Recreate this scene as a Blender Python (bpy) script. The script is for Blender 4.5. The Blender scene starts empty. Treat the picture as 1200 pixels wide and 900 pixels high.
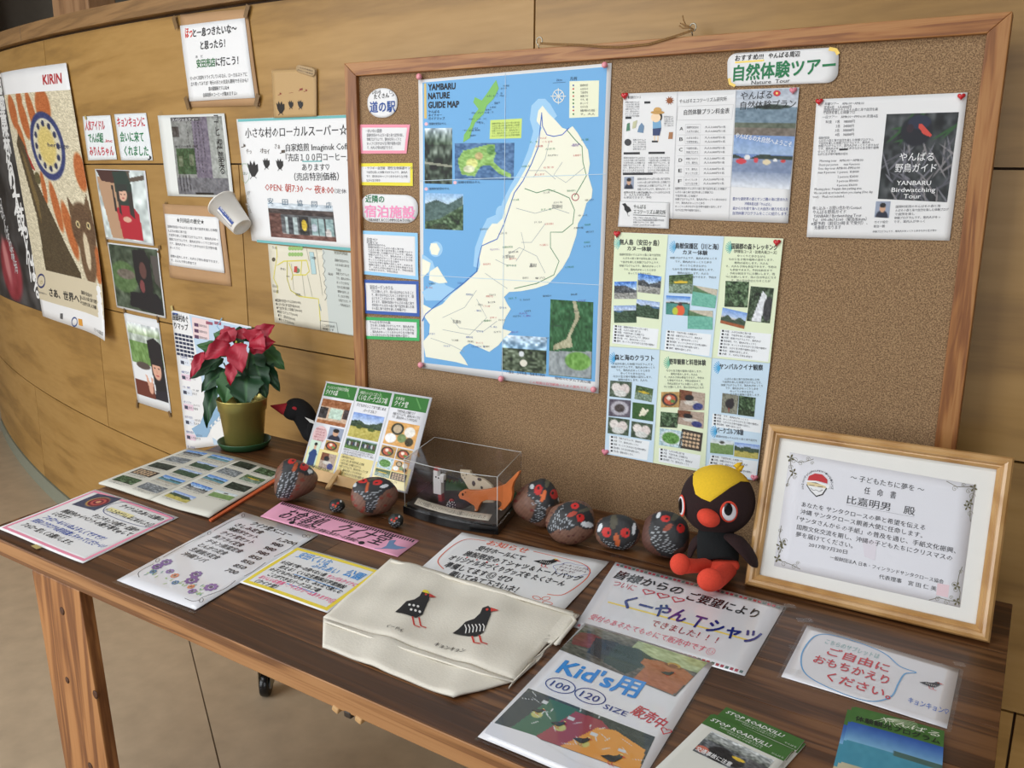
import bpy, math, random
import numpy as np
from mathutils import Vector, Matrix
from mathutils.geometry import tessellate_polygon
sc = bpy.context.scene
COL = sc.collection
random.seed(7)
# ------------------------------------------------------------ camera, light, exposure
FPX = 965.0; PITCH = math.radians(12.4); ROLL = math.atan(.0079); YAW = math.radians(57.23)
CAM = np.array([0., 0., 1.39])
FW = np.array([-math.cos(YAW)*math.cos(PITCH), math.sin(YAW)*math.cos(PITCH), -math.sin(PITCH)])
R0 = np.cross(FW, [0, 0, 1]); R0 /= np.linalg.norm(R0); U0 = np.cross(R0, FW)
RT = math.cos(ROLL)*R0 + math.sin(ROLL)*U0; UP = np.cross(RT, FW)
cd = bpy.data.cameras.new('camera'); cam = bpy.data.objects.new('camera', cd); COL.objects.link(cam)
cd.sensor_width = 36; cd.lens = FPX/1200*36; cd.clip_start = .02; cd.clip_end = 100
cam.matrix_world = Matrix(((RT[0], UP[0], -FW[0], CAM[0]), (RT[1], UP[1], -FW[1], CAM[1]), (RT[2], UP[2], -FW[2], CAM[2]), (0, 0, 0, 1)))
sc.camera = cam
sc.view_settings.view_transform = 'Standard'; sc.view_settings.look = 'None'; sc.view_settings.gamma = 1
sc.view_settings.exposure = -0.38
w = bpy.data.worlds.new('sky'); sc.world = w; w.use_nodes = True
w.node_tree.nodes['Background'].inputs[0].default_value = (.86, .93, 1, 1)
w.node_tree.nodes['Background'].inputs[1].default_value = .42
def area(name, loc, target, sx, sy, power, col):
    l = bpy.data.lights.new(name, 'AREA'); l.shape = 'RECTANGLE'; l.size = sx; l.size_y = sy; l.energy = power; l.color = col
    o = bpy.data.objects.new(name, l); COL.objects.link(o); o.location = loc
    o.rotation_euler = (Vector(target)-Vector(loc)).to_track_quat('-Z', 'Y').to_euler(); return o
# daylight through the tall windows behind the photographer plus an overhead fill added over the aisle
WIN = ((-4.75, 112), (-2.45, 108), (1.02, 58)); WY = -2.2
for cx_, pw_ in WIN: area('window_daylight', (cx_, WY-.1, 1.75), (cx_*.6-.3, 1.3, .9), 1.7, 2.5, pw_, (.93, .97, 1))
area('overhead_fill', (-1.6, -.35, 3.3), (-1.6, .2, 0), 3.6, .8, 62, (.95, .98, 1))  # added to brighten the tabletop from above; no such source is known

# ------------------------------------------------------------ small maths
def ray(x, y): return FW + RT*(x-600)/FPX - UP*(y-450)/FPX
def pd(x, y, d): return CAM + ray(x, y)*d          # point seen at x,y at depth d
def depth(P): return float((np.asarray(P)-CAM) @ FW)
TZ = .75
def tp(x, y, z=TZ):
    r = ray(x, y); return CAM + r*((z-CAM[2])/r[2])
def lin(c):
    r = []
    for v in c:
        v = v/255.; r.append(v/12.92 if v <= .04045 else ((v+.055)/1.055)**2.4)
    return r
class Plane:
    def __init__(s, o, ex, ey):
        s.o = np.array(o, float); s.ex = np.array(ex, float); s.ex /= np.linalg.norm(s.ex)
        ey = np.array(ey, float); ey -= s.ex*(ey@s.ex); s.ey = ey/np.linalg.norm(ey); s.n = np.cross(s.ex, s.ey)
    def un(s, x, y):
        r = ray(x, y); t = ((s.o-CAM)@s.n)/(r@s.n); P = CAM+r*t-s.o
        return np.array([P@s.ex, P@s.ey])
    def pos(s, a, b, off=0): return s.o + s.ex*a + s.ey*b + s.n*off
WCX, WCY, WR = -.83, 13.47, 11.92
class Cyl:
    def un(s, x, y):
        d = ray(x, y); a = d[0]**2+d[1]**2; b = -2*(d[0]*WCX+d[1]*WCY); c = WCX**2+WCY**2-WR**2
        t = (-b-math.sqrt(max(b*b-4*a*c, 0)))/(2*a); P = CAM+d*t
        return np.array([math.atan2(P[0]-WCX, WCY-P[1])*WR, P[2]])
    def pos(s, a, b, off=0):
        th = a/WR; r = WR+off
        return np.array([WCX+math.sin(th)*r, WCY-math.cos(th)*r, b])
TABLE = Plane((0, 0, TZ), (1, 0, 0), (0, 1, 0))
BY = 1.510
BOARD = Plane((0, BY, 0), (1, 0, 0), (0, 0, 1))
WALL = Cyl()

# ------------------------------------------------------------ materials
MATS = {}
def newmat(name):
    m = bpy.data.materials.new(name); m.use_nodes = True; MATS[name] = m
    return m, m.node_tree, m.node_tree.nodes['Principled BSDF']
def N(t, k, **kw):
    n = t.nodes.new(k)
    for a, b in kw.items(): setattr(n, a, b)
    return n
def plain(name, c, rough=.5, var=.06, scale=30, bump=0, spec=.5, metal=0, coat=0):
    if name in MATS: return MATS[name]
    m, t, b = newmat(name); L = lin(c)
    tc = N(t, 'ShaderNodeTexCoord'); no = N(t, 'ShaderNodeTexNoise'); no.inputs['Scale'].default_value = scale; no.inputs['Detail'].default_value = 4
    t.links.new(tc.outputs['Object'], no.inputs['Vector'])
    r = N(t, 'ShaderNodeValToRGB')
    r.color_ramp.elements[0].position = .3; r.color_ramp.elements[1].position = .7
    r.color_ramp.elements[0].color = [max(0, v*(1-var)) for v in L]+[1]; r.color_ramp.elements[1].color = [min(1, v*(1+var)) for v in L]+[1]
    t.links.new(no.outputs['Fac'], r.inputs['Fac']); t.links.new(r.outputs['Color'], b.inputs['Base Color'])
    b.inputs['Roughness'].default_value = rough; b.inputs['Metallic'].default_value = metal; b.inputs['Specular IOR Level'].default_value = spec
    b.inputs['Coat Weight'].default_value = coat
    if bump:
        bp = N(t, 'ShaderNodeBump'); bp.inputs['Strength'].default_value = bump; bp.inputs['Distance'].default_value = .002
        t.links.new(no.outputs['Fac'], bp.inputs['Height']); t.links.new(bp.outputs['Normal'], b.inputs['Normal'])
    return m
def wood(name, cols, stretch, rings=6, dist=4, fine=.35, rough=.45, bump=.12, rnd=.15, coat=0):
    """stretch: scale vector, small along the grain"""
    m, t, b = newmat(name)
    tc = N(t, 'ShaderNodeTexCoord'); oi = N(t, 'ShaderNodeObjectInfo')
    add = N(t, 'ShaderNodeVectorMath', operation='ADD'); mul = N(t, 'ShaderNodeMath', operation='MULTIPLY'); mul.inputs[1].default_value = 37.
    t.links.new(oi.outputs['Random'], mul.inputs[0]); t.links.new(tc.outputs['Object'], add.inputs[0]); t.links.new(mul.outputs[0], add.inputs[1])
    mp = N(t, 'ShaderNodeMapping'); mp.inputs['Scale'].default_value = stretch; t.links.new(add.outputs[0], mp.inputs['Vector'])
    n1 = N(t, 'ShaderNodeTexNoise'); n1.inputs['Scale'].default_value = 1; n1.inputs['Detail'].default_value = 3; n1.inputs['Distortion'].default_value = dist*.15
    t.links.new(mp.outputs[0], n1.inputs['Vector'])
    mm = N(t, 'ShaderNodeMath', operation='MULTIPLY'); mm.inputs[1].default_value = rings*6.28
    t.links.new(n1.outputs['Fac'], mm.inputs[0]); sn = N(t, 'ShaderNodeMath', operation='SINE'); t.links.new(mm.outputs[0], sn.inputs[0])
    mr = N(t, 'ShaderNodeMapRange'); mr.inputs['From Min'].default_value = -1; t.links.new(sn.outputs[0], mr.inputs['Value'])
    n2 = N(t, 'ShaderNodeTexNoise'); n2.inputs['Scale'].default_value = 9; n2.inputs['Detail'].default_value = 6; t.links.new(mp.outputs[0], n2.inputs['Vector'])
    mx = N(t, 'ShaderNodeMix'); mx.inputs['Factor'].default_value = fine; t.links.new(mr.outputs[0], mx.inputs[2]); t.links.new(n2.outputs['Fac'], mx.inputs[3])
    r = N(t, 'ShaderNodeValToRGB'); e = r.color_ramp.elements
    e[0].position = .1; e[1].position = .9; e[0].color = lin(cols[0])+[1]; e[1].color = lin(cols[-1])+[1]
    if len(cols) > 2: q = e.new(.5); q.color = lin(cols[1])+[1]
    t.links.new(mx.outputs[0], r.inputs['Fac'])
    hs = N(t, 'ShaderNodeHueSaturation'); mv = N(t, 'ShaderNodeMapRange'); mv.inputs['To Min'].default_value = 1-rnd; mv.inputs['To Max'].default_value = 1+rnd
    t.links.new(oi.outputs['Random'], mv.inputs['Value']); t.links.new(mv.outputs[0], hs.inputs['Value']); t.links.new(r.outputs[0], hs.inputs['Color'])
    t.links.new(hs.outputs[0], b.inputs['Base Color']); b.inputs['Roughness'].default_value = rough; b.inputs['Coat Weight'].default_value = coat
    bp = N(t, 'ShaderNodeBump'); bp.inputs['Strength'].default_value = bump; bp.inputs['Distance'].default_value = .002
    t.links.new(mx.outputs[0], bp.inputs['Height']); t.links.new(bp.outputs['Normal'], b.inputs['Normal'])
    return m
def inkmat(name, rough, coat=0, bump=0):
    m, t, b = newmat(name); a = N(t, 'ShaderNodeAttribute'); a.attribute_name = 'Col'
    t.links.new(a.outputs['Color'], b.inputs['Base Color']); b.inputs['Roughness'].default_value = rough; b.inputs['Coat Weight'].default_value = coat
    if bump:
        tc = N(t, 'ShaderNodeTexCoord'); no = N(t, 'ShaderNodeTexNoise'); no.inputs['Scale'].default_value = 120; t.links.new(tc.outputs['Object'], no.inputs['Vector'])
        bp = N(t, 'ShaderNodeBump'); bp.inputs['Strength'].default_value = bump; bp.inputs['Distance'].default_value = .002
        t.links.new(no.outputs['Fac'], bp.inputs['Height']); t.links.new(bp.outputs['Normal'], b.inputs['Normal'])
    return m
INK = inkmat('ink_matte', .6); INKG = inkmat('ink_glossy', .22, .5); PAINT = inkmat('rock_paint', .55, 0, .5); FELT = inkmat('felt_paint', .95, 0, .3); LEAF = inkmat('leaf_paint', .5)
M_PAPER = plain('paper', (232, 232, 232), .6, .015, 6)
M_LAM = plain('laminated_paper', (230, 230, 234), .25, .015, 6, coat=.6)
def paper(c, lam=False):
    n = ('lam_' if lam else 'paper_')+'_'.join(str(int(v)) for v in c)
    return plain(n, c, .25 if lam else .6, .015, 6, coat=.5 if lam else 0)
M_PANEL = wood('wall_plywood', [(132, 98, 48), (160, 122, 64), (174, 136, 78)], (1.2, 1.2, 9), 2.2, 3, .55, .42, .05, .07)
M_CAP = wood('cap_timber', [(112, 82, 48), (134, 100, 60), (148, 112, 70)], (1.5, 1.5, 30), 3, 3, .5, .5, .1, .06)
M_FRAME = wood('pine_frame', [(118, 68, 30), (156, 102, 52), (172, 122, 70)], (3, 30, 60), 3, 4, .4, .45, .1, .05)
M_FRAMEV = wood('pine_frame_upright', [(118, 68, 30), (156, 102, 52), (172, 122, 70)], (50, 50, 3), 3, 4, .4, .45, .1, .05)
M_TOP = wood('stained_tabletop', [(60, 35, 17), (99, 62, 34), (124, 84, 50)], (1.6, 26, 26), 3.2, 5, .4, .4, .12, .16)
M_EDGE = wood('stained_edge_band', [(60, 36, 18), (82, 50, 27), (96, 62, 36)], (1.2, 30, 40), 3, 5, .4, .4, .12, .08)
M_APRON = wood('pine_apron', [(104, 64, 34), (160, 112, 68), (176, 128, 82)], (1.2, 30, 60), 3, 4, .35, .5, .15, .05)
M_LEG = wood('pine_leg', [(112, 66, 34), (168, 114, 66), (184, 130, 80)], (22, 22, 1.5), 3, 5, .35, .5, .15, .05)
M_CERT = wood('oak_picture_frame', [(168, 120, 66), (196, 152, 96), (208, 166, 112)], (3, 3, 3), 8, 3, .6, .3, .03, .04, coat=.3)
M_KRAFT = plain('kraft_paper', (178, 140, 100), .7, .05, 12)
M_BLACK = plain('black_plastic', (18, 18, 20), .25, .1)
M_METAL = plain('hook_metal', (170, 165, 150), .3, .05, metal=1)
M_STRING = plain('jute_string', (140, 105, 62), .9, .2, 400)
M_TAPE = plain('brown_tape', (120, 92, 56), .4, .05)
M_CTAPE = plain('masking_tape', (190, 170, 110), .4, .05)
# cork
m, t, b = newmat('cork')
tc = N(t, 'ShaderNodeTexCoord'); n1 = N(t, 'ShaderNodeTexNoise'); n1.inputs['Scale'].default_value = 420; n1.inputs['Detail'].default_value = 3
v1 = N(t, 'ShaderNodeTexVoronoi'); v1.inputs['Scale'].default_value = 480
t.links.new(tc.outputs['Object'], n1.inputs['Vector']); t.links.new(tc.outputs['Object'], v1.inputs['Vector'])
mx = N(t, 'ShaderNodeMix'); mx.inputs['Factor'].default_value = .35; t.links.new(n1.outputs['Fac'], mx.inputs[2]); t.links.new(v1.outputs['Distance'], mx.inputs[3])
r = N(t, 'ShaderNodeValToRGB'); e = r.color_ramp.elements; e[0].position = .3; e[0].color = lin((84, 62, 42))+[1]; e[1].position = .62; e[1].color = lin((168, 137, 100))+[1]; q = e.new(.46); q.color = lin((130, 101, 71))+[1]
t.links.new(mx.outputs[0], r.inputs['Fac']); t.links.new(r.outputs[0], b.inputs['Base Color']); b.inputs['Roughness'].default_value = .85
bp = N(t, 'ShaderNodeBump'); bp.inputs['Strength'].default_value = .3; bp.inputs['Distance'].default_value = .001; t.links.new(mx.outputs[0], bp.inputs['Height']); t.links.new(bp.outputs['Normal'], b.inputs['Normal'])
M_CORK = m
def glassy(name, col, alpha_mix, rough=.02):
    """thin clear plastic or glass sheet: mostly transparent with a surface reflection"""
    m, t, b = newmat(name); out = t.nodes['Material Output']
    tr = N(t, 'ShaderNodeBsdfTransparent'); tr.inputs[0].default_value = col; gl = N(t, 'ShaderNodeBsdfGlossy'); gl.inputs['Roughness'].default_value = rough
    lw = N(t, 'ShaderNodeLayerWeight'); pw = N(t, 'ShaderNodeMath', operation='POWER'); pw.inputs[1].default_value = 5; lw.inputs[0].default_value = .5
    t.links.new(lw.outputs['Facing'], pw.inputs[0]); ml = N(t, 'ShaderNodeMath', operation='MULTIPLY_ADD'); ml.inputs[1].default_value = .9; ml.inputs[2].default_value = .04*alpha_mix; t.links.new(pw.outputs[0], ml.inputs[0])
    ms = N(t, 'ShaderNodeMixShader'); t.links.new(ml.outputs[0], ms.inputs[0]); t.links.new(tr.outputs[0], ms.inputs[1]); t.links.new(gl.outputs[0], ms.inputs[2])
    t.links.new(ms.outputs[0], out.inputs['Surface']); return m
M_GLASS = glassy('picture_glass', (.98, .98, .98, 1), 1.0)
M_ACRYL = glassy('clear_acrylic', (.86, .845, .85, 1), 1.6, .08)
M_FILM = glassy('clear_film', (.96, .96, .95, 1), 1.3, .15)
M_ACRYLEDGE = plain('acrylic_edge', (205, 205, 200), .15, .02)

# ------------------------------------------------------------ mesh helpers
WLOC = {}
def mk(name, V, F, mat, parent=None, smooth=False, cols=None, origin=None):
    V = np.asarray(V, float)
    if origin is None:
        mn, mxx = V.min(0), V.max(0); origin = np.array([(mn[0]+mxx[0])/2, (mn[1]+mxx[1])/2, mn[2] if parent is None else (mn[2]+mxx[2])/2])
    origin = np.asarray(origin, float)
    me = bpy.data.meshes.new(name); me.from_pydata((V-origin).tolist(), [], F); me.materials.append(mat)
    if smooth: me.polygons.foreach_set('use_smooth', [True]*len(me.polygons))
    if cols is not None:
        C = np.ones((len(V), 4), np.float32); C[:, :3] = cols
        a = me.color_attributes.new('Col', 'FLOAT_COLOR', 'POINT'); a.data.foreach_set('color', C.ravel())
    me.update()
    o = bpy.data.objects.new(name, me); COL.objects.link(o)
    if parent is not None: o.parent = parent; o.location = origin-WLOC[parent.name]
    else: o.location = origin
    WLOC[o.name] = origin
    return o
def root(name, label, cat, loc, group=None):
    o = bpy.data.objects.new(name, None); COL.objects.link(o); o.location = loc; o.empty_display_size = .02; WLOC[o.name] = np.array(loc, float)
    return tag(o, label, cat, group)
def tag(o, label, cat, group=None):
    o['label'] = label; o['category'] = cat
    if group: o['group'] = group
    return o
def struct(o): o['kind'] = 'structure'; return o
def boxm(c, s, R=None):
    V = [np.array([x*s[0]/2, y*s[1]/2, z*s[2]/2]) for x in (-1, 1) for y in (-1, 1) for z in (-1, 1)]
    if R is not None: V = [R@v for v in V]
    return np.array(V)+np.array(c), [(0, 1, 3, 2), (4, 6, 7, 5), (0, 4, 5, 1), (2, 3, 7, 6), (0, 2, 6, 4), (1, 5, 7, 3)]
def bev(o, w=.002, seg=2):
    m = o.modifiers.new('bevel', 'BEVEL'); m.width = w; m.segments = seg; m.limit_method = 'ANGLE'; return o
def box(name, c, s, mat, parent=None, R=None, b=.002):
    V, F = boxm(c, s, R); o = mk(name, V, F, mat, parent); return bev(o, b) if b else o
def prism(name, poly, vec, mat, parent=None, b=0, smooth=False):
    """closed planar outline (3D points) pushed along vec"""
    P = np.array(poly, float); n = len(P); V = np.vstack([P, P+np.array(vec)])
    t = tessellate_polygon([[Vector(p) for p in P]])
    nrm = np.zeros(3)
    for i in range(n): nrm += np.cross(P[i], P[(i+1) % n])
    flip = nrm@np.array(vec) > 0
    F = []
    for a, b_, c in t:
        tn = np.cross(P[b_]-P[a], P[c]-P[a])@np.array(vec)
        f = (a, b_, c) if tn < 0 else (a, c, b_)
        F.append(f); F.append(tuple(x+n for x in reversed(f)))
    for i in range(n):
        j = (i+1) % n; F.append((i, j, j+n, i+n) if flip else (j, i, i+n, j+n))
    if flip: F[-n:] = [tuple(reversed(f)) for f in F[-n:]]; F[-n:] = [tuple(reversed(f)) for f in F[-n:]]
    o = mk(name, V, F, mat, parent)
    return bev(o, b) if b else o
def frame_of(d):
    d = np.array(d, float); d /= np.linalg.norm(d); a = np.array([0, 0, 1.]) if abs(d[2]) < .9 else np.array([1., 0, 0])
    x = np.cross(a, d); x /= np.linalg.norm(x); return x, np.cross(d, x), d
def tubem(P, R, n=10, cap=True, squash=1.):
    P = [np.array(p, float) for p in P]; R = R if hasattr(R, '__len__') else [R]*len(P); V = []; F = []
    x, y, _ = frame_of(P[1]-P[0])
    for i, p in enumerate(P):
        d = P[min(i+1, len(P)-1)]-P[max(i-1, 0)]; d = d/np.linalg.norm(d)
        x = x-d*(x@d); x /= np.linalg.norm(x); y = np.cross(d, x)
        for k in range(n):
            a = 2*math.pi*k/n; V.append(p+(x*math.cos(a)+y*math.sin(a)*squash)*R[i])
    for i in range(len(P)-1):
        for k in range(n): F.append((i*n+k, i*n+(k+1) % n, (i+1)*n+(k+1) % n, (i+1)*n+k))
    if cap: F.append(tuple(range(n-1, -1, -1))); F.append(tuple(range((len(P)-1)*n, len(P)*n)))
    return V, F
def soft(P, R, n=10, cap=True, squash=1.):
    """tube through resampled points, with rounded ends"""
    Q = [np.append(np.array(p, float), r) for p, r in zip(P, R)]; o_ = []
    for i in range(len(Q)-1):
        a, b_ = Q[i], Q[i+1]; p0 = Q[i-1] if i else 2*a-b_; p3 = Q[i+2] if i+2 < len(Q) else 2*b_-a
        for k in range(6): t = k/6; o_.append(.5*((2*a)+(b_-p0)*t+(2*p0-5*a+4*b_-p3)*t*t+(-p0+3*a-3*b_+p3)*t**3))
    o_.append(Q[-1])
    def endcap(q, d): return [np.append(q[:3]+d*q[3]*.75*math.sin(a), q[3]*math.cos(a)+1e-5) for a in (.5, .9, 1.25, 1.5)]
    d0 = o_[0][:3]-o_[1][:3]; d1 = o_[-1][:3]-o_[-2][:3]
    o_ = endcap(o_[0], d0/np.linalg.norm(d0))[::-1]+o_+endcap(o_[-1], d1/np.linalg.norm(d1))
    return tubem([q[:3] for q in o_], [max(q[3], 1e-5) for q in o_], n, cap, squash)
def tube(name, P, R, mat, parent=None, n=10, squash=1.):
    V, F = tubem(P, R, n, True, squash); return mk(name, V, F, mat, parent, True)
def lathe(name, base, prof, mat, parent=None, n=40, axis=(0, 0, 1), cap=True):
    x, y, d = frame_of(axis); base = np.array(base); V = []; F = []
    for r, h in prof:
        for k in range(n):
            a = 2*math.pi*k/n; V.append(base+d*h+(x*math.cos(a)+y*math.sin(a))*max(r, 1e-5))
    for i in range(len(prof)-1):
        for k in range(n): F.append((i*n+k, i*n+(k+1) % n, (i+1)*n+(k+1) % n, (i+1)*n+k))
    if cap: F.append(tuple(range(n-1, -1, -1))); F.append(tuple(range((len(prof)-1)*n, len(prof)*n)))
    return mk(name, V, F, mat, parent, True)
def ellm(c, ax, nu=24, nv=16, fn=None):
    """ellipsoid, ax = three axis vectors scaled by the radii (third one is the pole)"""
    A = [np.array(a, float) for a in ax]; c = np.array(c, float); V = []; F = []; U = []
    for j in range(nv+1):
        ph = math.pi*j/nv
        for i in range(nu):
            th = 2*math.pi*i/nu; u = np.array([math.cos(th)*math.sin(ph), math.sin(th)*math.sin(ph), math.cos(ph)])
            if fn: u = fn(u)
            U.append(u); V.append(c+A[0]*u[0]+A[1]*u[1]+A[2]*u[2])
    for j in range(nv):
        for i in range(nu): F.append((j*nu+i, (j+1)*nu+i, (j+1)*nu+(i+1) % nu, j*nu+(i+1) % nu))
    return V, F, np.array(U)
def ell(name, c, ax, mat, parent=None, nu=24, nv=16, fn=None):
    V, F, _ = ellm(c, ax, nu, nv, fn)
    o = mk(name, V, F, mat, parent, True); return o
# billboard axes (horizontal right, world up, towards the viewer) used to place figures that face the camera
BR = np.array(R0); BU = np.array([0, 0, 1.]); BF = np.cross(BR, BU)   # BF points to the viewer

# ------------------------------------------------------------ printing
TXT = {}
def textmesh(s, bold):
    k = (s, bold)
    if k not in TXT:
        c = bpy.data.curves.new('t', 'FONT'); c.body = s; c.size = 1; c.resolution_u = 2 if len(s) < 14 else 1; c.offset = bold
        o = bpy.data.objects.new('t', c); me = o.to_mesh()
        n = len(me.vertices); V = np.zeros(n*3); me.vertices.foreach_get('co', V); V = V.reshape(-1, 3)[:, :2].copy()
        F = [tuple(p.vertices) for p in me.polygons]; o.to_mesh_clear(); bpy.data.objects.remove(o); bpy.data.curves.remove(c)
        TXT[k] = (V, F)
    return TXT[k]
FILL = '国頭村安田のやんばるの森と海で自然を楽しむ体験プログラムです。案内人がゆっくりと歩きながら生き物や植物の話をします。大人も子供も参加できます。予約は前日までにお願いします。雨の日は中止になることがあります。'
def fl(n, k=0):
    s = FILL[(k*7) % len(FILL):]+FILL+FILL; return s[:n]
class Sheet:
    def __init__(s, name, label, cat, surf, q, mat, off=.0008, group=None, amp=.0, seed=0, lam=False, nx=12, ny=12, shape=None, curl=0, parent=None, thick=.0006, margin=0):
        s.surf = surf; s.ink = INKG if lam else INK; s.amp = amp; s.seed = seed; s.off = off; s.curl = curl
        s.q = [surf.un(*p) for p in q]; s.c0 = sum(s.q)/4; s.mode = 'uv'; s.acc = {}; s.lam = lam
        s.W = np.linalg.norm(s.q[1]-s.q[0]); s.H = np.linalg.norm(s.q[3]-s.q[0]); s.thick = thick
        V = []; F = []
        if shape is None:
            if lam and margin:
                s._grid(V, F, nx, ny, -margin)
            else: s._grid(V, F, nx, ny, 0)
        else:
            k = len(shape); R = 5
            V.append(s.P(.5, .5, 0))
            for r in range(1, R+1):
                for (u, v) in shape: V.append(s.P(.5+(u-.5)*r/R, .5+(v-.5)*r/R, 0))
            for i in range(k): F.append((0, 1+(i+1) % k, 1+i))
            for r in range(R-1):
                for i in range(k): F.append((1+r*k+i, 1+r*k+(i+1) % k, 1+(r+1)*k+(i+1) % k, 1+(r+1)*k+i))
        s.ob = mk(name, V, F, mat, parent, True)
        sm = s.ob.modifiers.new('thickness', 'SOLIDIFY'); sm.thickness = thick; sm.offset = -1
        if parent is None: tag(s.ob, label, cat, group)
    def _grid(s, V, F, nx, ny, m):
        for j in range(ny+1):
            for i in range(nx+1): V.append(s.P(-(-m)*1*0+m+(1-2*m)*i/nx if m else i/nx, m+(1-2*m)*j/ny if m else j/ny, 0))
        for j in range(ny):
            for i in range(nx): a = j*(nx+1)+i; F.append((a, a+nx+1, a+nx+2, a+1))
    def ab(s, u, v): return (s.q[0]*(1-u)+s.q[1]*u)*(1-v)+(s.q[3]*(1-u)+s.q[2]*u)*v
    def wave(s, p):
        if not s.amp and not s.curl: return 0
        d = p-s.c0; x, y = d[0]/s.W, d[1]/s.H; k = s.seed
        z = s.amp*(1+.6*math.sin(x*5+k)+.4*math.sin(y*6+k*2+x*2))
        if s.curl:
            e = (p-s.q[2]); z += s.curl*max(0, 1-math.hypot(e[0]/s.W, e[1]/s.H)*2.2)**2
        return z
    def pt(s, p, layer=0): return s.surf.pos(p[0], p[1], s.off+s.wave(p)+layer*.00022)
    def P(s, u, v, layer=0): return s.pt(s.ab(u, v), layer)
    def c(s, p): return s.ab(*p) if s.mode == 'uv' else s.surf.un(*p)
    def add(s, key, V, F, col):
        A = s.acc.setdefault(key, [[], [], []]); o = len(A[0]); A[0].extend(V); A[1].extend([tuple(i+o for i in f) for f in F])
        col = np.asarray(col, float)
        if col.ndim == 1: A[2].extend([col]*len(V))
        else: A[2].extend(list(col))
    def _text(s, st, A, B, H, col, bold, key, layer, slant=0, fit=True, vert=False):
        V, F = textmesh(st, 0.)
        if len(V) == 0: return
        wd = V[:, 0].max()-V[:, 0].min(); x0 = V[:, 0].min(); ex = B-A; L = np.linalg.norm(ex); ex = ex/L; ey = np.array([-ex[1], ex[0]])
        k = L/wd; kh = (H/.86) if H else k
        if vert: k = kh = L; x0 = (V[:, 0].max()+V[:, 0].min())/2-.5
        w_ = bold*.5; sh_ = [(0, 0)] if w_ < .004 else ([(-w_, -w_), (w_, w_), (-w_, w_), (w_, -w_)] if w_ > .011 else [(-w_, 0), (w_, 0)])
        for q, (dx, dy) in enumerate(sh_):
            out = []
            for v in V:
                y = (v[1]+dy)*kh; out.append(s.pt(A+ex*((v[0]+dx-x0)*k+y*slant)+ey*y, layer+.06*q))
            s.add(key, out, F, lin(col))
    def t(s, st, p0, p1, h=None, col=(25, 25, 28), bold=0., layer=3, slant=0, key='lettering'):
        A, B = s.c(p0), s.c(p1)
        if h is None: H = None
        elif s.mode == 'uv': H = h*s.H
        else:
            ex = (B-A)/np.linalg.norm(B-A); H = abs((s.c((p0[0], p0[1]-h))-A)@np.array([-ex[1], ex[0]]))
        s._text(st, A, B, H, col, bold, key, layer, slant)
    def vt(s, st, p0, p1, h, col=(230, 230, 230), bold=0., layer=3):
        """vertical writing from p0 down to p1, h = glyph width"""
        n = len(st)
        for i, ch in enumerate(st):
            a = (p0[0]+(p1[0]-p0[0])*(i+.9)/n, p0[1]+(p1[1]-p0[1])*(i+.9)/n)
            if ch == 'ー': ch = '｜'
            s._text(ch, s.c((a[0]-h/2, a[1])), s.c((a[0]+h/2, a[1])), None, col, bold, 'lettering', layer, vert=True)
    def para(s, lines, p0, p1, p2, h, col=(60, 60, 66), bold=0., align='l', layer=3):
        n = len(lines); mxl = max(len(x) for x in lines) or 1
        for i, st in enumerate(lines):
            if not st.strip(): continue
            f = i/(n-1) if n > 1 else 0; a = np.array([p0[0]+(p2[0]-p0[0])*f, p0[1]+(p2[1]-p0[1])*f]); d = np.array([p1[0]-p0[0], p1[1]-p0[1]])
            wfr = len(st)/mxl; st0 = 0 if align == 'l' else (1-wfr)/2
            s.t(st, tuple(a+d*st0), tuple(a+d*(st0+wfr)), h, col, bold, layer)
    def poly(s, pts, col, layer=1, key='printed_picture'):
        P2 = [s.c(p) for p in pts]; t = tessellate_polygon([[Vector((p[0], p[1], 0)) for p in P2]]); F = []
        for a, b_, c_ in t:
            u, w_ = P2[b_]-P2[a], P2[c_]-P2[a]; F.append((a, b_, c_) if u[0]*w_[1]-u[1]*w_[0] > 0 else (a, c_, b_))
        V2 = [np.array(p) for p in P2]; mx_ = .016 if s.amp else 9
        st = list(F); F = []
        while st:
            f = st.pop(); q = [V2[i] for i in f]; L = [np.linalg.norm(q[(i+1) % 3]-q[i]) for i in range(3)]; i = int(np.argmax(L))
            if L[i] > mx_ and len(V2) < 6000:
                V2.append((q[i]+q[(i+1) % 3])/2); m = len(V2)-1; st += [(f[i], m, f[(i+2) % 3]), (m, f[(i+1) % 3], f[(i+2) % 3])]
            else: F.append(f)
        s.add(key, [s.pt(p, layer) for p in V2], F, lin(col))
    def rect(s, u0, v0, u1, v1, col, layer=1, n=6):
        n = max(1, int(max(abs(u1-u0)*s.W, abs(v1-v0)*s.H)/.016))
        cv = np.tile(np.array(lin(col)), ((n+1)*(n+1), 1)); s._img([(u0, v0), (u1, v0), (u1, v1), (u0, v1)], n, n, cv, layer)
    def quad(s, q, col, layer=1, n=6): s._img(q, n, n, np.tile(np.array(lin(col)), ((n+1)*(n+1), 1)), layer)
    def _img(s, q, nx, ny, C, layer):
        q = [s.c(p) for p in q]; V = []; F = []
        for j in range(ny+1):
            for i in range(nx+1):
                u, v = i/nx, j/ny; V.append(s.pt((q[0]*(1-u)+q[1]*u)*(1-v)+(q[3]*(1-u)+q[2]*u)*v, layer))
        for j in range(ny):
            for i in range(nx): a = j*(nx+1)+i; F.append((a, a+nx+1, a+nx+2, a+1))
        s.add('printed_picture', V, F, C)
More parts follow.
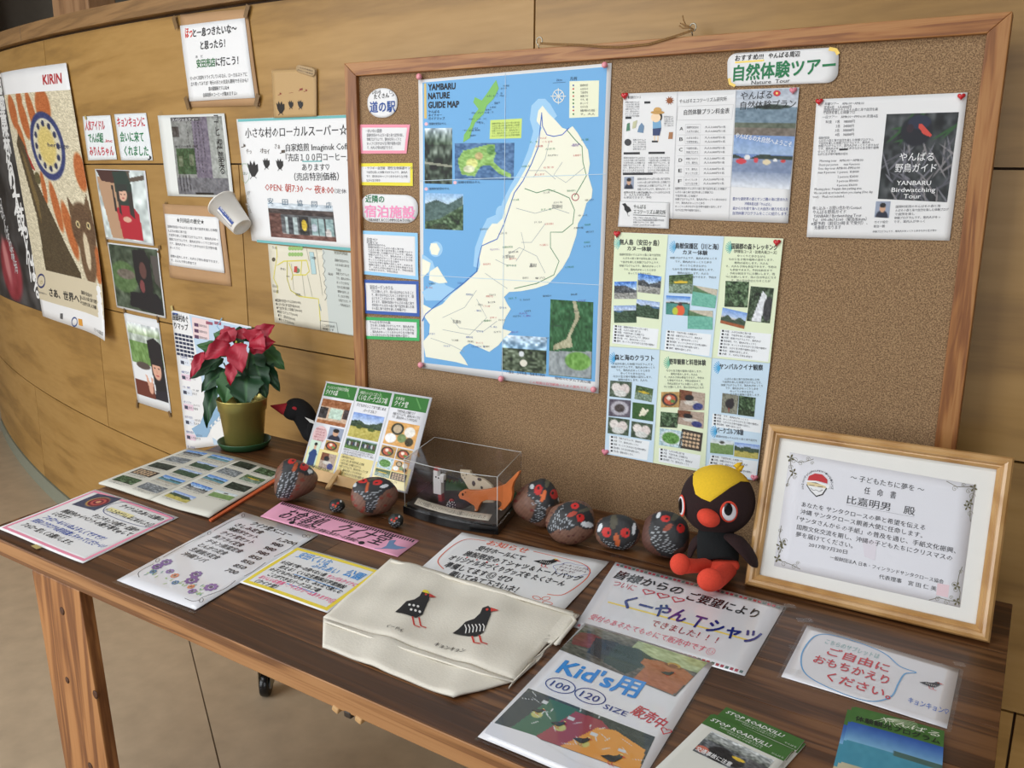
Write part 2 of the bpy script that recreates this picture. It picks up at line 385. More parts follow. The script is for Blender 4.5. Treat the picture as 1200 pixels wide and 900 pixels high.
    def photo(s, q, cv, layer=2):
        if len(q) == 2: (a, b_), (c_, d) = q; q = [(a, b_), (c_, b_), (c_, d), (a, d)]
        A = cv.a; s._img(q, A.shape[1]-1, A.shape[0]-1, tolin(A).reshape(-1, 3), layer)
    def line(s, pts, w_, col, layer=2, closed=False, sm=False):
        """ribbon of metric width w_"""
        if sm:
            q = [np.array(p, float) for p in pts]; cl = np.allclose(q[0], q[-1]); o_ = []
            for i in range(len(q)-1):
                a, b_ = q[i], q[i+1]; p0 = q[i-1] if i else (q[-2] if cl else a); p3 = q[i+2] if i+2 < len(q) else (q[1] if cl else b_)
                for k in range(6): t = k/6; o_.append(.5*((2*a)+(b_-p0)*t+(2*p0-5*a+4*b_-p3)*t*t+(-p0+3*a-3*b_+p3)*t**3))
            pts = o_+[q[-1]]
        P2 = [s.c(p) for p in pts]
        if s.amp:
            Q = []
            for i in range(len(P2) if closed else len(P2)-1):
                a, b_ = P2[i], P2[(i+1) % len(P2)]; m = max(1, int(np.linalg.norm(b_-a)/.02)); Q += [a+(b_-a)*k/m for k in range(m)]
            P2 = Q if closed else Q+[P2[-1]]
        n = len(P2); V = []; F = []
        for i in range(n):
            a = P2[(i-1) % n] if (closed or i > 0) else P2[i]; b_ = P2[(i+1) % n] if (closed or i < n-1) else P2[i]
            d = b_-a; L = np.linalg.norm(d) or 1; nn = np.array([-d[1], d[0]])/L*w_/2; V += [s.pt(P2[i]+nn, layer), s.pt(P2[i]-nn, layer)]
        for i in range(n if closed else n-1): j = (i+1) % n; F.append((2*i, 2*i+1, 2*j+1, 2*j))
        s.add('printed_picture', V, F, lin(col))
    def oval(s, c_, rx, ry, col, layer=2, w_=None, n=28, rot=0):
        pts = []
        for k in range(n):
            a = 2*math.pi*k/n; x, y = rx*math.cos(a), ry*math.sin(a); pts.append((c_[0]+x*math.cos(rot)-y*math.sin(rot), c_[1]+x*math.sin(rot)+y*math.cos(rot)))
        if w_: s.line(pts, w_, col, layer, True)
        else: s.poly(pts, col, layer)
    def border(s, m0, m1, col, layer=1):
        """coloured band between margins m0 and m1 (fractions of the width)"""
        r = s.W/s.H
        a, b_ = m0, m1; c_, d = m0*r, m1*r
        for q in [(a, c_, 1-a, d), (a, 1-d, 1-a, 1-c_), (a, d, b_, 1-d), (1-b_, d, 1-a, 1-d)]: s.rect(*q, col, layer, 8)
    def tape(s, p, wpx, hpx, ang=0, mat=None, layer=6):
        """small strip of sticky tape centred at pixel p"""
        c_ = s.surf.un(*p); k = depth(s.surf.pos(*c_))/FPX; V = []
        for (x, y) in ((-1, -1), (1, -1), (1, 1), (-1, 1)):
            X, Y = x*wpx*k/2, y*hpx*k/2; V.append(s.surf.pos(c_[0]+X*math.cos(ang)-Y*math.sin(ang), c_[1]+X*math.sin(ang)+Y*math.cos(ang), s.off+s.wave(s.c0)*1.2+layer*.00022))
        o = mk('tape', V, [(0, 1, 2, 3)], mat or M_TAPE, s.ob)
        if mat is M_FILM: return
        m_ = o.modifiers.new('thickness', 'SOLIDIFY'); m_.thickness = .0002; m_.offset = -1
    def done(s, film=False):
        for k, (V, F, C) in s.acc.items(): mk(k, V, F, s.ink, s.ob, False, np.array(C))
        return s.ob
# ------------------------------------------------------------ tiny painter for printed photographs
def tolin(A):
    A = np.clip(A, 0, 255)/255.; return np.where(A <= .04045, A/12.92, ((A+.055)/1.055)**2.4)
class Cv:
    def __init__(s, w_, h_, c=(200, 200, 200)):
        s.w, s.h = max(int(w_), 2), max(int(h_), 2); s.a = np.tile(np.array(c, float), (s.h, s.w, 1)); s.Y, s.X = np.mgrid[0:s.h, 0:s.w]; s.Y = s.Y/(s.h-1); s.X = s.X/(s.w-1)
    def mix(s, m, c): m = np.clip(m, 0, 1)[..., None]; s.a = s.a*(1-m)+np.array(c, float)*m; return s
    def vg(s, c0, c1, y0=0, y1=1):
        f = np.clip((s.Y-y0)/(y1-y0), 0, 1)[..., None]; m = ((s.Y >= y0) & (s.Y <= y1))[..., None]; g = np.array(c0)*(1-f)+np.array(c1)*f; s.a = np.where(m, g, s.a); return s
    def nz(s, n, seed, ny=None):
        r = np.random.RandomState(seed); ny = ny or n; g = r.rand(ny+2, n+2); x = s.X*n; y = s.Y*ny; i = x.astype(int); j = y.astype(int); fx = x-i; fy = y-j
        fx = fx*fx*(3-2*fx); fy = fy*fy*(3-2*fy)
        return (g[j, i]*(1-fx)+g[j, i+1]*fx)*(1-fy)+(g[j+1, i]*(1-fx)+g[j+1, i+1]*fx)*fy
    def speck(s, amt, seed=1, n=14, m=None):
        k = ((s.nz(n, seed)-.5)*.6+(s.nz(n*2, seed+5)-.5)*.7)*amt*2; k = k if m is None else k*m; s.a = s.a+k[..., None]; return s
    def el(s, cx, cy, rx, ry, c, soft=.15, rot=0):
        dx, dy = s.X-cx, s.Y-cy; x = dx*math.cos(rot)+dy*math.sin(rot); y = -dx*math.sin(rot)+dy*math.cos(rot)
        d = np.sqrt((x/rx)**2+(y/ry)**2); return s.mix((1-d)/soft+.5, c)
    def rc(s, x0, y0, x1, y1, c): return s.mix(((s.X >= x0) & (s.X <= x1) & (s.Y >= y0) & (s.Y <= y1))*1., c)
    def pg(s, pts, c):
        ins = np.zeros(s.X.shape, bool); n = len(pts)
        for i in range(n):
            x0, y0 = pts[i]; x1, y1 = pts[(i+1) % n]
            if y0 == y1: continue
            cr = ((s.Y < y0) != (s.Y < y1)) & (s.X < (x1-x0)*(s.Y-y0)/(y1-y0)+x0); ins ^= cr
        return s.mix(ins*1., c)
    def hill(s, y0, amp, seed, c, n=4):
        r = np.random.RandomState(seed); p = r.rand(n+2); x = s.X*n; i = x.astype(int); f = x-i; f = f*f*(3-2*f); yy = y0-amp*(p[i]*(1-f)+p[i+1]*f)
        return s.mix((s.Y > yy)*1., c)
def ph(kind, w_, h_, seed=1):
    C = Cv(w_, h_)
    if kind == 'sea': C.vg((70, 130, 215), (190, 215, 240), 0, .45).hill(.45, .15, seed, (50, 80, 60)).mix((C.Y > .47)*1., (96, 150, 165)).mix((C.Y > .7)*1., (180, 175, 160)).speck(30, seed)
    elif kind == 'rocky': C.vg((60, 120, 210), (200, 220, 240), 0, .5).hill(.6, .4, seed, (70, 75, 80)).mix((C.Y > .65)*1., (150, 150, 145)).speck(60, seed)
    elif kind == 'forest': C.a[:] = (60, 86, 52); C.speck(75, seed, 9).hill(1.1, .5, seed, (46, 62, 36)).speck(40, seed+2)
    elif kind == 'dark': C.a[:] = (36, 48, 38); C.speck(50, seed, 8)
    elif kind == 'river': C.vg((60, 90, 50), (90, 110, 60), 0, .5).mix((C.Y > .5)*1., (120, 140, 120)).speck(60, seed).el(.5, .4, .3, .07, (225, 190, 50))
    elif kind == 'green_sea': C.vg((110, 130, 90), (80, 120, 80), 0, .3).mix((C.Y > .3)*1., (110, 180, 160)).el(.7, .1, .8, .16, (200, 190, 170), rot=.3).speck(18, seed)
    elif kind == 'field': C.vg((130, 160, 220), (210, 225, 240), 0, .4).hill(.5, .3, seed, (62, 80, 62)).mix((C.Y > .55)*1., (188, 176, 92)).speck(26, seed).el(.3, .55, .1, .08, (70, 84, 40)).el(.7, .6, .12, .06, (80, 96, 40))
    elif kind == 'golf': C.vg((200, 215, 225), (230, 235, 230), 0, .35).mix((C.Y > .35)*1., (140, 176, 84)).hill(.4, .15, seed, (120, 150, 90)).speck(20, seed).el(.5, .2, .12, .08, (70, 70, 60))
    elif kind == 'hillred': C.vg((120, 160, 225), (190, 210, 235), 0, .5).hill(.7, .35, seed, (60, 80, 60)).mix((C.Y > .8)*1., (160, 90, 50)).speck(18, seed)
    elif kind == 'falls': C.a[:] = (52, 70, 46); C.speck(60, seed).pg([(.55, .1), (.75, .25), (.6, 1), (.2, 1), (.35, .6)], (225, 228, 232)).el(.85, .6, .2, .35, (60, 60, 62)).speck(25, seed+1)
    elif kind == 'kayak': C.vg((70, 130, 215), (210, 225, 240), 0, .3).hill(.4, .1, seed, (50, 70, 55)).mix((C.Y > .42)*1., (70, 140, 130)).speck(15, seed).el(.6, .75, .2, .3, (228, 96, 52)).el(.6, .42, .09, .1, (70, 50, 50)).el(.4, .8, .12, .2, (190, 200, 60))
    elif kind == 'shells': C.a[:] = (70, 86, 66); C.speck(40, seed).el(.3, .4, .22, .28, (228, 220, 214)).el(.7, .45, .22, .3, (222, 210, 205)).el(.5, .75, .3, .2, (215, 215, 210)).speck(30, seed+3)
    elif kind == 'ring': C.a[:] = (92, 84, 96); C.el(.5, .5, .42, .42, (180, 176, 184)).el(.5, .5, .24, .24, (70, 60, 58)).speck(30, seed)
    elif kind == 'craft': C.a[:] = (52, 92, 40); C.pg([(.3, .8), (.5, .2), (.6, .4), (.8, .3), (.6, .7)], (236, 230, 205)).speck(18, seed)
    elif kind == 'food': C.a[:] = (222, 168, 100); C.el(.35, .3, .2, .25, (40, 48, 40)).el(.35, .3, .14, .18, (190, 170, 140)).el(.75, .35, .17, .22, (236, 232, 222)).el(.2, .72, .18, .2, (242, 242, 240)).el(.55, .65, .14, .18, (120, 140, 90)).el(.8, .75, .13, .18, (60, 56, 36)).speck(18, seed)
    elif kind == 'salad': C.a[:] = (180, 206, 214); C.el(.5, .5, .46, .42, (214, 224, 230)).el(.5, .5, .38, .34, (88, 140, 60)).speck(50, seed)
    elif kind == 'bowl': C.a[:] = (190, 150, 90); C.el(.45, .5, .4, .42, (36, 36, 36)).el(.45, .5, .3, .32, (190, 90, 60)).el(.4, .4, .12, .14, (235, 220, 200)).el(.6, .6, .12, .12, (90, 130, 60)).speck(25, seed)
    elif kind == 'shop': C.a[:] = (206, 176, 150); C.rc(0, 0, 1, .3, (150, 96, 62)).rc(0, .35, .3, .8, (52, 48, 50)).rc(.35, .35, .8, .75, (190, 212, 196)).rc(.82, .3, 1, .7, (70, 60, 60)).rc(0, .85, 1, 1, (168, 110, 72)).speck(30, seed)
    elif kind == 'people': C.a[:] = (62, 92, 52); C.speck(20, seed); [C.el(.15+.14*i, .45+.03*(i % 2), .06, .2, [(52, 60, 90), (190, 190, 196), (90, 60, 60)][i % 3]) for i in range(6)]; C.rc(0, 0, 1, .12, (176, 196, 200)); C.rc(0, .75, 1, 1, (92, 128, 62)).speck(20, seed)
    elif kind == 'stones': C.a[:] = (62, 52, 44); [C.el(.15+.17*i, .2+.2*j, .07, .07, (216, 186, 150)) for i in range(5) for j in range(4)]; C.speck(15, seed)
    elif kind == 'bird': C.a[:] = (128, 128, 112); C.speck(40, seed).el(.5, .5, .28, .26, (42, 36, 40)).el(.62, .3, .12, .12, (46, 38, 40)).rc(.45, .7, .5, .9, (150, 60, 50))
    elif kind == 'bay': C.vg((150, 175, 220), (200, 215, 235), 0, .3).mix((C.Y > .3)*1., (80, 120, 160)).hill(.4, .2, seed, (50, 76, 52)).speck(40, seed)
    elif kind == 'city': C.a[:] = (128, 134, 138); C.speck(70, seed, 12)
    elif kind == 'cook': C.a[:] = (176, 156, 140); C.rc(0, 0, .5, .5, (120, 70, 44)).el(.4, .35, .18, .16, (26, 22, 24)).el(.5, .6, .3, .12, (206, 200, 190)).el(.75, .8, .2, .2, (52, 60, 120)).speck(25, seed)
    elif kind == 'portrait': C.a[:] = (150, 160, 180); C.el(.5, .95, .42, .4, (40, 44, 60)).el(.5, .42, .2, .26, (206, 162, 132)).el(.5, .24, .22, .16, (30, 26, 26))
    return C
# ============================================================ the setting
M_FLOOR = plain('vinyl_floor', (184, 164, 138), .42, .09, 14, spec=.4)
M_SEAM = plain('floor_seam', (112, 94, 74), .7)
M_BASE = plain('vinyl_baseboard', (138, 142, 126), .5, .04)
M_DARK = wood('dark_ceiling_boards', [(74, 50, 20), (104, 74, 34), (120, 88, 44)], (1.5, 20, 20), 3, 3, .5, .6, .1, .1)
M_POST = wood('post_timber', [(110, 76, 46), (150, 110, 72), (166, 126, 88)], (9, 9, 1.0), 3, 4, .4, .6, .1, .06)
M_PLASTER = plain('plaster', (176, 166, 150), .8, .03)
fl_ = struct(box('floor', (-1.5, 1, -.03), (16, 13, .06), M_SEAM, b=0))
WLOC['floor'] = np.array(fl_.location)
# welded vinyl sheets, 1.82 m wide, laid parallel to the seam seen under the table
sa, sb = tp(225, 765, 0), tp(258, 900, 0); sd = (sb-sa); sd[2] = 0; sd /= np.linalg.norm(sd); sn = np.array([sd[1], -sd[0], 0])
for k in range(-4, 5):
    c0 = sa+sn*(1.82*k+.91); Rm = np.array([sd, np.cross([0, 0, 1], sd), [0, 0, 1]]).T
    box('vinyl_sheet', (c0[0]+sd[0]*0, c0[1]+sd[1]*0, .001), (12, 1.816, .004), M_FLOOR, fl_, R=Rm, b=0)
def strip(name, a0, a1, zf0, zf1, off0, off1, mat, parent=None, step=.12):
    """curved board following the cylinder wall between arc positions a0 and a1"""
    n = max(1, int(abs(a1-a0)/step)); V = []; F = []
    for i in range(n+1):
        a = a0+(a1-a0)*i/n
        for (z, o) in ((zf0(a), off1), (zf1(a), off1), (zf1(a), off0), (zf0(a), off0)): V.append(WALL.pos(a, z, o))
    for i in range(n):
        for k in range(4): F.append((i*4+k, (i+1)*4+k, (i+1)*4+(k+1) % 4, i*4+(k+1) % 4))
    F.append((0, 1, 2, 3)); F.append((n*4+3, n*4+2, n*4+1, n*4)); return mk(name, V, F, mat, parent)
zc = lambda z: (lambda a: z)
zj = {'top': lambda a: 1.8488-.0498*a, 'J1': lambda a: 1.4665-.0222*a, 'J3': lambda a: .9775-.009*a, 'J2': lambda a: .5165-.0052*a}
wb = struct(strip('wall_back', -6.6, 2.6, zc(0), lambda a: zj['top'](a)+.02, -.10, -.0135, plain('joint_backing', (62, 40, 18), .8)))  # dark brown backing board, visible in the panel joints
for zl, zh, se in ((zj['J1'], zj['top'], (-6.6, -4.7, -2.43, -.12, 2.6)), (zj['J3'], zj['J1'], (-6.6, -5.6, -3.45, -1.13, 1.25, 2.6)),
                   (zj['J2'], zj['J3'], (-6.6, -4.4, -2.165, .2, 2.6)), (zc(.08), zj['J2'], (-6.6, -5.2, -3.14, -.9, .88, 2.6))):
    for a0, a1 in zip(se[:-1], se[1:]):
        g = .0022; strip('panel', a0+g, a1-g, (lambda a, z=zl: z(a)+g), (lambda a, z=zh: z(a)-g), -.0135, 0, M_PANEL, wb)
struct(strip('baseboard_back', -6.6, 2.6, zc(0), zc(.078), -.01, .006, M_BASE))
cap = struct(strip('trim_1', -6.6, 2.6, lambda a: 1.8488-.0498*a+.006, lambda a: 1.8967-.0549*a, -.09, .022, M_CAP))
for a in (-4.3, -2.62, -.75, 1.1):
    strip('scarf_joint', a, a+.0025, lambda a: 1.8488-.0498*a+.008, lambda a: 1.8967-.0549*a+.0006, -.085, .0226, M_SEAM, cap)
struct(strip('trim_2', -6.6, 2.6, lambda a: 1.8967-.0549*a, lambda a: 1.945-.0549*a, -.26, -.13, M_POST))
for i, (x0, x1, y0) in enumerate(((28, 68, 26), (-150, -108, 60), (128, 134, 8))):
    a0, z0 = WALL.un(x0, y0); a1, _ = WALL.un(x1, y0)
    if i == 2: a1 = a0+.22
    P = WALL.pos((a0+a1)/2, 0, -.16); th = ((a0+a1)/2)/WR; Rm = np.array([[math.cos(th), math.sin(th), 0], [-math.sin(th), math.cos(th), 0], [0, 0, 1]]).T
    o = box('wooden_post', (P[0], P[1], (z0+3.2)/2), (abs(a1-a0)*1.0, .10, 3.2-z0), M_POST, R=Rm, b=.004); struct(o)
# ceiling with beams, the wall beyond the curved partition, and the window wall behind the photographer
FILL_GAP = (-3.4, .2, -.75, .05)    # invented ceiling gap that lets the overhead fill through, x0 x1 y0 y1
cl = struct(box('ceiling', (-1.5, 3.55, 3.24), (14, 7.0, .04), M_DARK, b=0))
def cboard(x0, x1, y0, y1): box('ceiling_board', ((x0+x1)/2, (y0+y1)/2, 3.20), (x1-x0, y1-y0, .03), M_DARK, cl, b=.002)
for k in range(12):
    y0, y1 = -2.25+.7*k, -2.25+.7*k+.69
    if y1 > FILL_GAP[2] and y0 < FILL_GAP[3]: cboard(-8.5, FILL_GAP[0], y0, y1); cboard(FILL_GAP[1], 5.5, y0, y1)
    else: cboard(-8.5, 5.5, y0, y1)
struct(box('trim_3', (-3.2, 3.2, 3.05), (9, .12, .26), M_DARK, b=.004))
struct(box('wall_far', (-1.5, 6.2, 1.6), (14, .08, 3.2), M_DARK, b=0))
P = tp(4, 516, 0); struct(box('wall_left', (P[0]-.25, P[1], 1.6), (.08, 6.5, 3.2), M_PLASTER, b=0))
fw_ = struct(box('wall_front', (-1, WY, .2), (14, .12, .4), M_PLASTER, b=0))
box('lintel', (-1, WY, 3.15), (14, .12, .16), M_PLASTER, fw_, b=0)
ed = [-8.]+[v for c_, _ in WIN for v in (c_-.9, c_+.9)]+[6.]
for x0, x1 in zip(ed[::2], ed[1::2]): box('pier', ((x0+x1)/2, WY, 1.735), (x1-x0, .12, 2.67), M_PLASTER, fw_, b=0)
for i, (cx, _) in enumerate(WIN):
    wn = root('window_%d' % (i+1), 'wooden framed window', 'window', (cx, WY, .4)); del wn['category']; del wn['label']; struct(wn)
    for dx in (-.88, 0, .88): box('window_frame', (cx+dx, WY+.02, 1.735), (.05, .06, 2.67), M_CAP, wn)
    for dz in (.42, 1.25, 2.1, 3.05): box('window_frame', (cx, WY+.02, dz), (1.8, .055, .05), M_CAP, wn)
    box('pane', (cx, WY, 1.735), (1.76, .004, 2.6), M_GLASS, wn, b=0)

# ============================================================ the table
YF, YB = .716, 1.50; XR = .0205
xl = lambda y: -1.70-(y-YF)*.165
tb = root('display_table', 'long dark-stained wooden table with pine legs, standing against the curved panelled wall', 'table', (-.85, 1.1, 0))
rows = [YF, .772, .885, .995, 1.105, 1.21, 1.315, 1.42, YB]
for i in range(8):
    y0, y1 = rows[i]+.0003, rows[i+1]-.0003; rs = random.Random(i)
    cuts = [0, 1] if i == 0 else [0, rs.uniform(.3, .65), 1]
    for j in range(len(cuts)-1):
        def X(y, c): return xl(y)+(XR-xl(y))*c
        g = .0003
        o = prism('plank' if i else 'edge_band', [(X(y0, cuts[j])+g, y0, TZ), (X(y0, cuts[j+1])-g, y0, TZ), (X(y1, cuts[j+1])-g, y1, TZ), (X(y1, cuts[j])+g, y1, TZ)], (0, 0, -.024 if i else -.0016), M_TOP if i else M_EDGE, tb, b=.0006 if i else 0)
prism('front_apron', [(xl(YF)+.001, YF, TZ-.0018), (XR-.001, YF, TZ-.0018), (XR-.001, YF, TZ-.037), (xl(YF)+.001, YF, TZ-.037)], (0, .03, 0), M_APRON, tb, b=.002)
box('rear_apron', (-.9, 1.46, TZ-.05), (1.66, .03, .05), M_APRON, tb)
for px in (398, 425):
    P = tp(px, 826+(px-398)*.45, TZ-.036); box('splice_block', (P[0], YF+.006, TZ-.0385), (.012, .016, .009), M_CORK and plain('raw_pine', (196, 156, 106), .6, .08, 60), tb, R=np.array(Matrix.Rotation(.3, 3, 'Y')))
P = tp(412, 832, TZ-.036); box('splice_bolt', (P[0], YF+.008, TZ-.0385), (.013, .018, .010), plain('dark_iron', (50, 40, 32), .5, .1), tb)
zt = TZ-.037
def leg(x0, x1, y, dx, dy, w=.045, top=zt, bot=0):
    return prism('leg', [(x0, y, top), (x1, y, top), (x1+dx, y+dy, bot), (x0+dx, y+dy, bot)], (0, w, 0), M_LEG, tb, b=.003)
leg(-1.530, -1.372, YF+.002, .06, 0, .022); leg(-.16, -.03, YF+.004, -.06, 0)
leg(-.16, -.03, 1.42, -.06, 0)
cp = tp(313, 814, 0)
cz = .072
box('rear_post', (cp[0], cp[1]+.02, (zt+cz+.03)/2), (.06, .06, zt-cz-.03), M_LEG, tb)
cs = root('caster', '', '', (cp[0], cp[1], cz)); del cs['label']; del cs['category']; cs.parent = tb; cs.location = Vector(WLOC[cs.name]-WLOC[tb.name])
lathe('wheel', np.array([cp[0], cp[1], .036])-BR*.012, [(.02, 0), (.034, .001), (.036, .005), (.036, .019), (.034, .023), (.02, .024)], M_BLACK, cs, 32, axis=BR)
lathe('hub', np.array([cp[0], cp[1], .036])+BR*.0118, [(.016, 0), (.014, .004), (.005, .006)], plain('grey_plastic', (120, 120, 122), .4), cs, 20, axis=BR)
for s_ in (-1, 1): box('fork', np.array([cp[0], cp[1], .062])+BR*.017*s_, (.004, .03, .06), M_METAL, cs, R=np.array([BR, np.cross(BU, BR), BU]).T, b=.001)
box('mounting_plate', (cp[0], cp[1], .1), (.06, .06, .004), M_METAL, cs)
# knots in the front leg
kn = plain('pine_knot', (78, 44, 24), .5, .1)
for (px, py, r) in ((73, 716, 5), (79, 797, 4.2), (112, 814, 5.5), (106, 898, 5)):
    rr = ray(px, py); t_ = (YF+.002-CAM[1])/rr[1]; P = CAM+rr*t_; k = t_/FPX
    lathe('knot', P-np.array([0, .0004, 0]), [(r*k, 0), (r*k*.5, .0004)], kn, tb, 18, axis=(0, -1, 0))

# ============================================================ the cork board
def bp_(x, y, Y=BY-.010):
    r = ray(x, y); return CAM+r*((Y-CAM[1])/r[1])
bd = root('cork_board', 'large cork notice board in a pine frame, hung on the wall behind the table', 'notice board', (-.76, BY, .45))
otl, otr, itr, itl = bp_(403, 74), bp_(1187, 13), bp_(1156.5, 39), bp_(417, 89)
ob_, ibl, ibr = .46, .50, .50
xr_o, xr_i = bp_(1119, 526)[0], bp_(1093, 523)[0]; xr_i2 = itr[0]
prism('frame_rail', [otl, otr, itr, itl], (0, .028, 0), M_FRAME, bd, b=.0015)
prism('frame_rail', [otl, itl, (itl[0], itl[1], ibl), (otl[0], otl[1], ob_)], (0, .028, 0), M_FRAMEV, bd, b=.0015)
prism('frame_rail', [itr, otr, (xr_o, otr[1], ob_), (xr_i, itr[1], ibr)], (0, .028, 0), M_FRAMEV, bd, b=.0015)
prism('frame_rail', [(itl[0], itl[1], ibl), (xr_i, itr[1], ibr), (xr_o, itr[1], ob_), (otl[0], itl[1], ob_)], (0, .028, 0), M_FRAME, bd, b=.0015)
e = .004
prism('cork_panel', [(itl[0]-e, BY, itl[2]+e), (itr[0]+e, BY, itr[2]+e), (xr_i+e, BY, ibr-e), (itl[0]-e, BY, ibl-e)], (0, .014, 0), M_CORK, bd)
def bface(x, y, Y): return bp_(x, y, Y)
for (hx, hy) in ((632, 48), (812, 32)):
    P = bp_(hx, hy, BY+.004); k = depth(P)/FPX; pts = [P+np.array([math.cos(a)*4*k, 0, math.sin(a)*4.2*k]) for a in np.linspace(-1.3, 4.4, 16)]
    pts.append(P+np.array([0, 0, -9*k])); tube('screw_eye', pts, .0013, M_METAL, bd, 8)
for dz in (0, 1.6):
    pts = [bp_(x, y+dz, BY-.013) for x, y in ((633, 50), (650, 51), (680, 52), (705, 54), (725, 54.5), (760, 51), (790, 42), (805, 37), (813, 34))]
    tube('string', pts, .0012, M_STRING, bd, 6)
tube('string', [bp_(x, y, BY-.004) for x, y in ((812, 34), (806, 30), (797, 27), (803, 31), (811, 33), (800, 33), (796, 30))], .0013, M_STRING, bd, 6)
tube('string', [bp_(x, y, BY-.004) for x, y in ((804, 30), (801, 24), (800, 18))], .0011, M_STRING, bd, 6)
# ============================================================ papers pinned to the cork board
def rr(n=6, r=.22, asp=1.):
    """rounded rectangle outline in 0..1, asp = width/height"""
    pts = []; rx, ry = (r/asp, r) if asp > 1 else (r, r*asp)
    for cx, cy, a0 in ((1-rx, ry, -90), (1-rx, 1-ry, 0), (rx, 1-ry, 90), (rx, ry, 180)):
        for k in range(n+1):
            a = math.radians(a0+90*k/n); pts.append((cx+rx*math.cos(a), cy+ry*math.sin(a)))
    return pts
def sheet(name, label, q, surf=BOARD, mat=None, cat='notice', **k): return Sheet(name, label, cat, surf, q, mat or M_PAPER, **k)
BK = (28, 28, 30); RD = (190, 40, 46); BL = (40, 78, 160); GN = (30, 120, 74); GY = (84, 84, 92)

s = sheet('roadside_station_sign', 'small round white hand-lettered sign with blue writing at the top left of the cork board', [(431, 104), (467, 103), (466, 138), (431, 138)], cat='sign', shape=rr(8, .46), amp=.001)
s.mode = 'px'; s.t('いろいろ', (437, 110.5), (447, 109.5), 4.5, BK, .03); s.t('たくさん', (439, 116), (457, 114), 5.5, BK, .03); s.t('道の駅', (434, 131), (464, 130), 12, (30, 74, 150), .035)
s.oval((459, 108), 1.8, 2, GY, w_=.0008); s.t('♪', (460, 113), (463, 113), 4, GY); s.done()
def card(name, label, q, bc, title, lines, tcol=GY):
    s = sheet(name, label, q, cat='card', amp=.0012, seed=len(title)); s.border(0, .045, bc, 1)
    s.t(title, (.13, .27), (.13+.035*len(title)*1.35, .27), .12, tcol); n = len(lines)
    for i, l in enumerate(lines): s.t(l, (.15, .27+.66*(i+1)/(n+.6)), (.15+.76*len(l)/20, .27+.66*(i+1)/(n+.6)), min(.11, .5/n), GY)
    s.rect(.3, .35, .31, .36, (235, 235, 235)); return s.done()
card('pink_edged_card', 'pink-edged text card below the round blue-lettered sign on the cork board', [(422, 146), (481, 146), (477, 180), (423, 180)], (240, 150, 170), '・ゆいゆい国頭', [fl(20), fl(19, 3), fl(19, 5), fl(15, 8)])
card('yellow_edged_card', 'yellow-edged text card between the pink-edged card and the rounded pink-lettered sign', [(421, 191.5), (484, 191), (484.5, 218), (421, 217)], (236, 222, 60), '・ウフギー自然館（野生生物保護センター）', [fl(20, 2), fl(20, 4), fl(7, 6)])
s = sheet('lodging_sign', 'rounded white hand-lettered sign with large pink characters on the left of the cork board', [(423, 227), (491, 229), (490, 262), (424, 260)], cat='sign', shape=rr(8, .42, 2.0), amp=.001)
s.mode = 'px'; s.t('近隣の', (429, 236.5), (451, 237), 8, GN, .03); s.t('宿泊施設', (428, 253), (487, 255), 13, (240, 150, 190), .045); s.t('NEARBY ACCOMMODATION', (433, 259), (481, 260), 4, BK); s.done()
card('light_blue_edged_card', 'light-blue-edged text card, uppermost of the three hotel cards beside the map', [(422, 270), (490, 273), (491, 328), (424, 321)], (150, 205, 240), '民宿さじ', [fl(8), fl(16), fl(20, 1), fl(20, 2), fl(20, 3), fl(20, 4), fl(14, 5), fl(20, 6), fl(20, 7), fl(20, 8), fl(13, 9)])
card('dark_blue_edged_card', 'dark-blue-edged text card, middle one of the three hotel cards beside the map', [(426, 327.5), (491, 329.5), (492, 371), (428, 367)], (50, 90, 170), '安田ガーデンホテル', [fl(20, 11), fl(20, 12), fl(17, 13), fl(20, 14), fl(20, 15), fl(16, 16)])
card('green_edged_card', 'green-edged text card, lowest of the three hotel cards beside the map', [(425, 371), (492, 374), (492, 399.5), (426, 397)], (60, 176, 96), 'やんばる学びの森', [fl(20, 17), fl(20, 18), fl(20, 19), fl(18, 20)])

# ---- the big nature map
s = sheet('nature_map_poster', 'large folded blue nature guide map showing a cream island, pinned to the cork board', [(491, 94), (717.5, 74), (702, 461), (495, 431)], cat='map', amp=.0016, seed=2, nx=24, ny=36, off=.0015)
s.mode = 'px'; SEA = (112, 174, 224)
s.quad([(496, 97), (712, 78.5), (698, 447), (498, 425)], SEA, 1, 20)
LND = (244, 243, 222); SH = (160, 206, 240)
isl = [(637,124),(644,133),(652,141),(660,150),(666,152),(672,148),(678,156),(684,166),(690,176),(692,192),(690,205),(695,222),(694,232),(688,238),(684,252),(678,262),(676,276),(672,288),(668,300),(660,314),(652,324),(643,333),(628,338),(612,341),(598,342),(592,348),(596,356),(600,362),(594,372),(590,385),(601,388),(592,396),(586,404),(575,412),(566,408),(552,402),(545,406),(540,413),(546,421),(550,428),(536,424),(500,418),(497,400),(504,392),(505,380),(498,370),(496,356),(508,362),(520,356),(530,345),(548,330),(561,318),(564,310),(563,300),(566,288),(568,280),(572,270),(578,262),(584,262),(590,256),(594,240),(600,226),(608,214),(616,200),(624,184),(630,166),(636,150),(630,142),(632,130)]
sh = [(632,116),(640,116),(646,122),(654,136),(640,150),(636,164),(628,186),(618,206),(608,222),(600,238),(596,252),(586,264),(574,284),(570,300),(570,314),(556,330),(538,340),(524,334),(514,322),(508,306),(500,300),(496,298),(496,310),(510,332),(496,342),(500,352),(530,352),(556,338),(574,318),(556,312),(558,290),(566,268),(572,256),(586,250),(590,236),(600,216),(612,196),(620,176),(626,154),(622,140),(624,124)]
s.poly(sh, SH, 2); s.poly(isl, LND, 3)
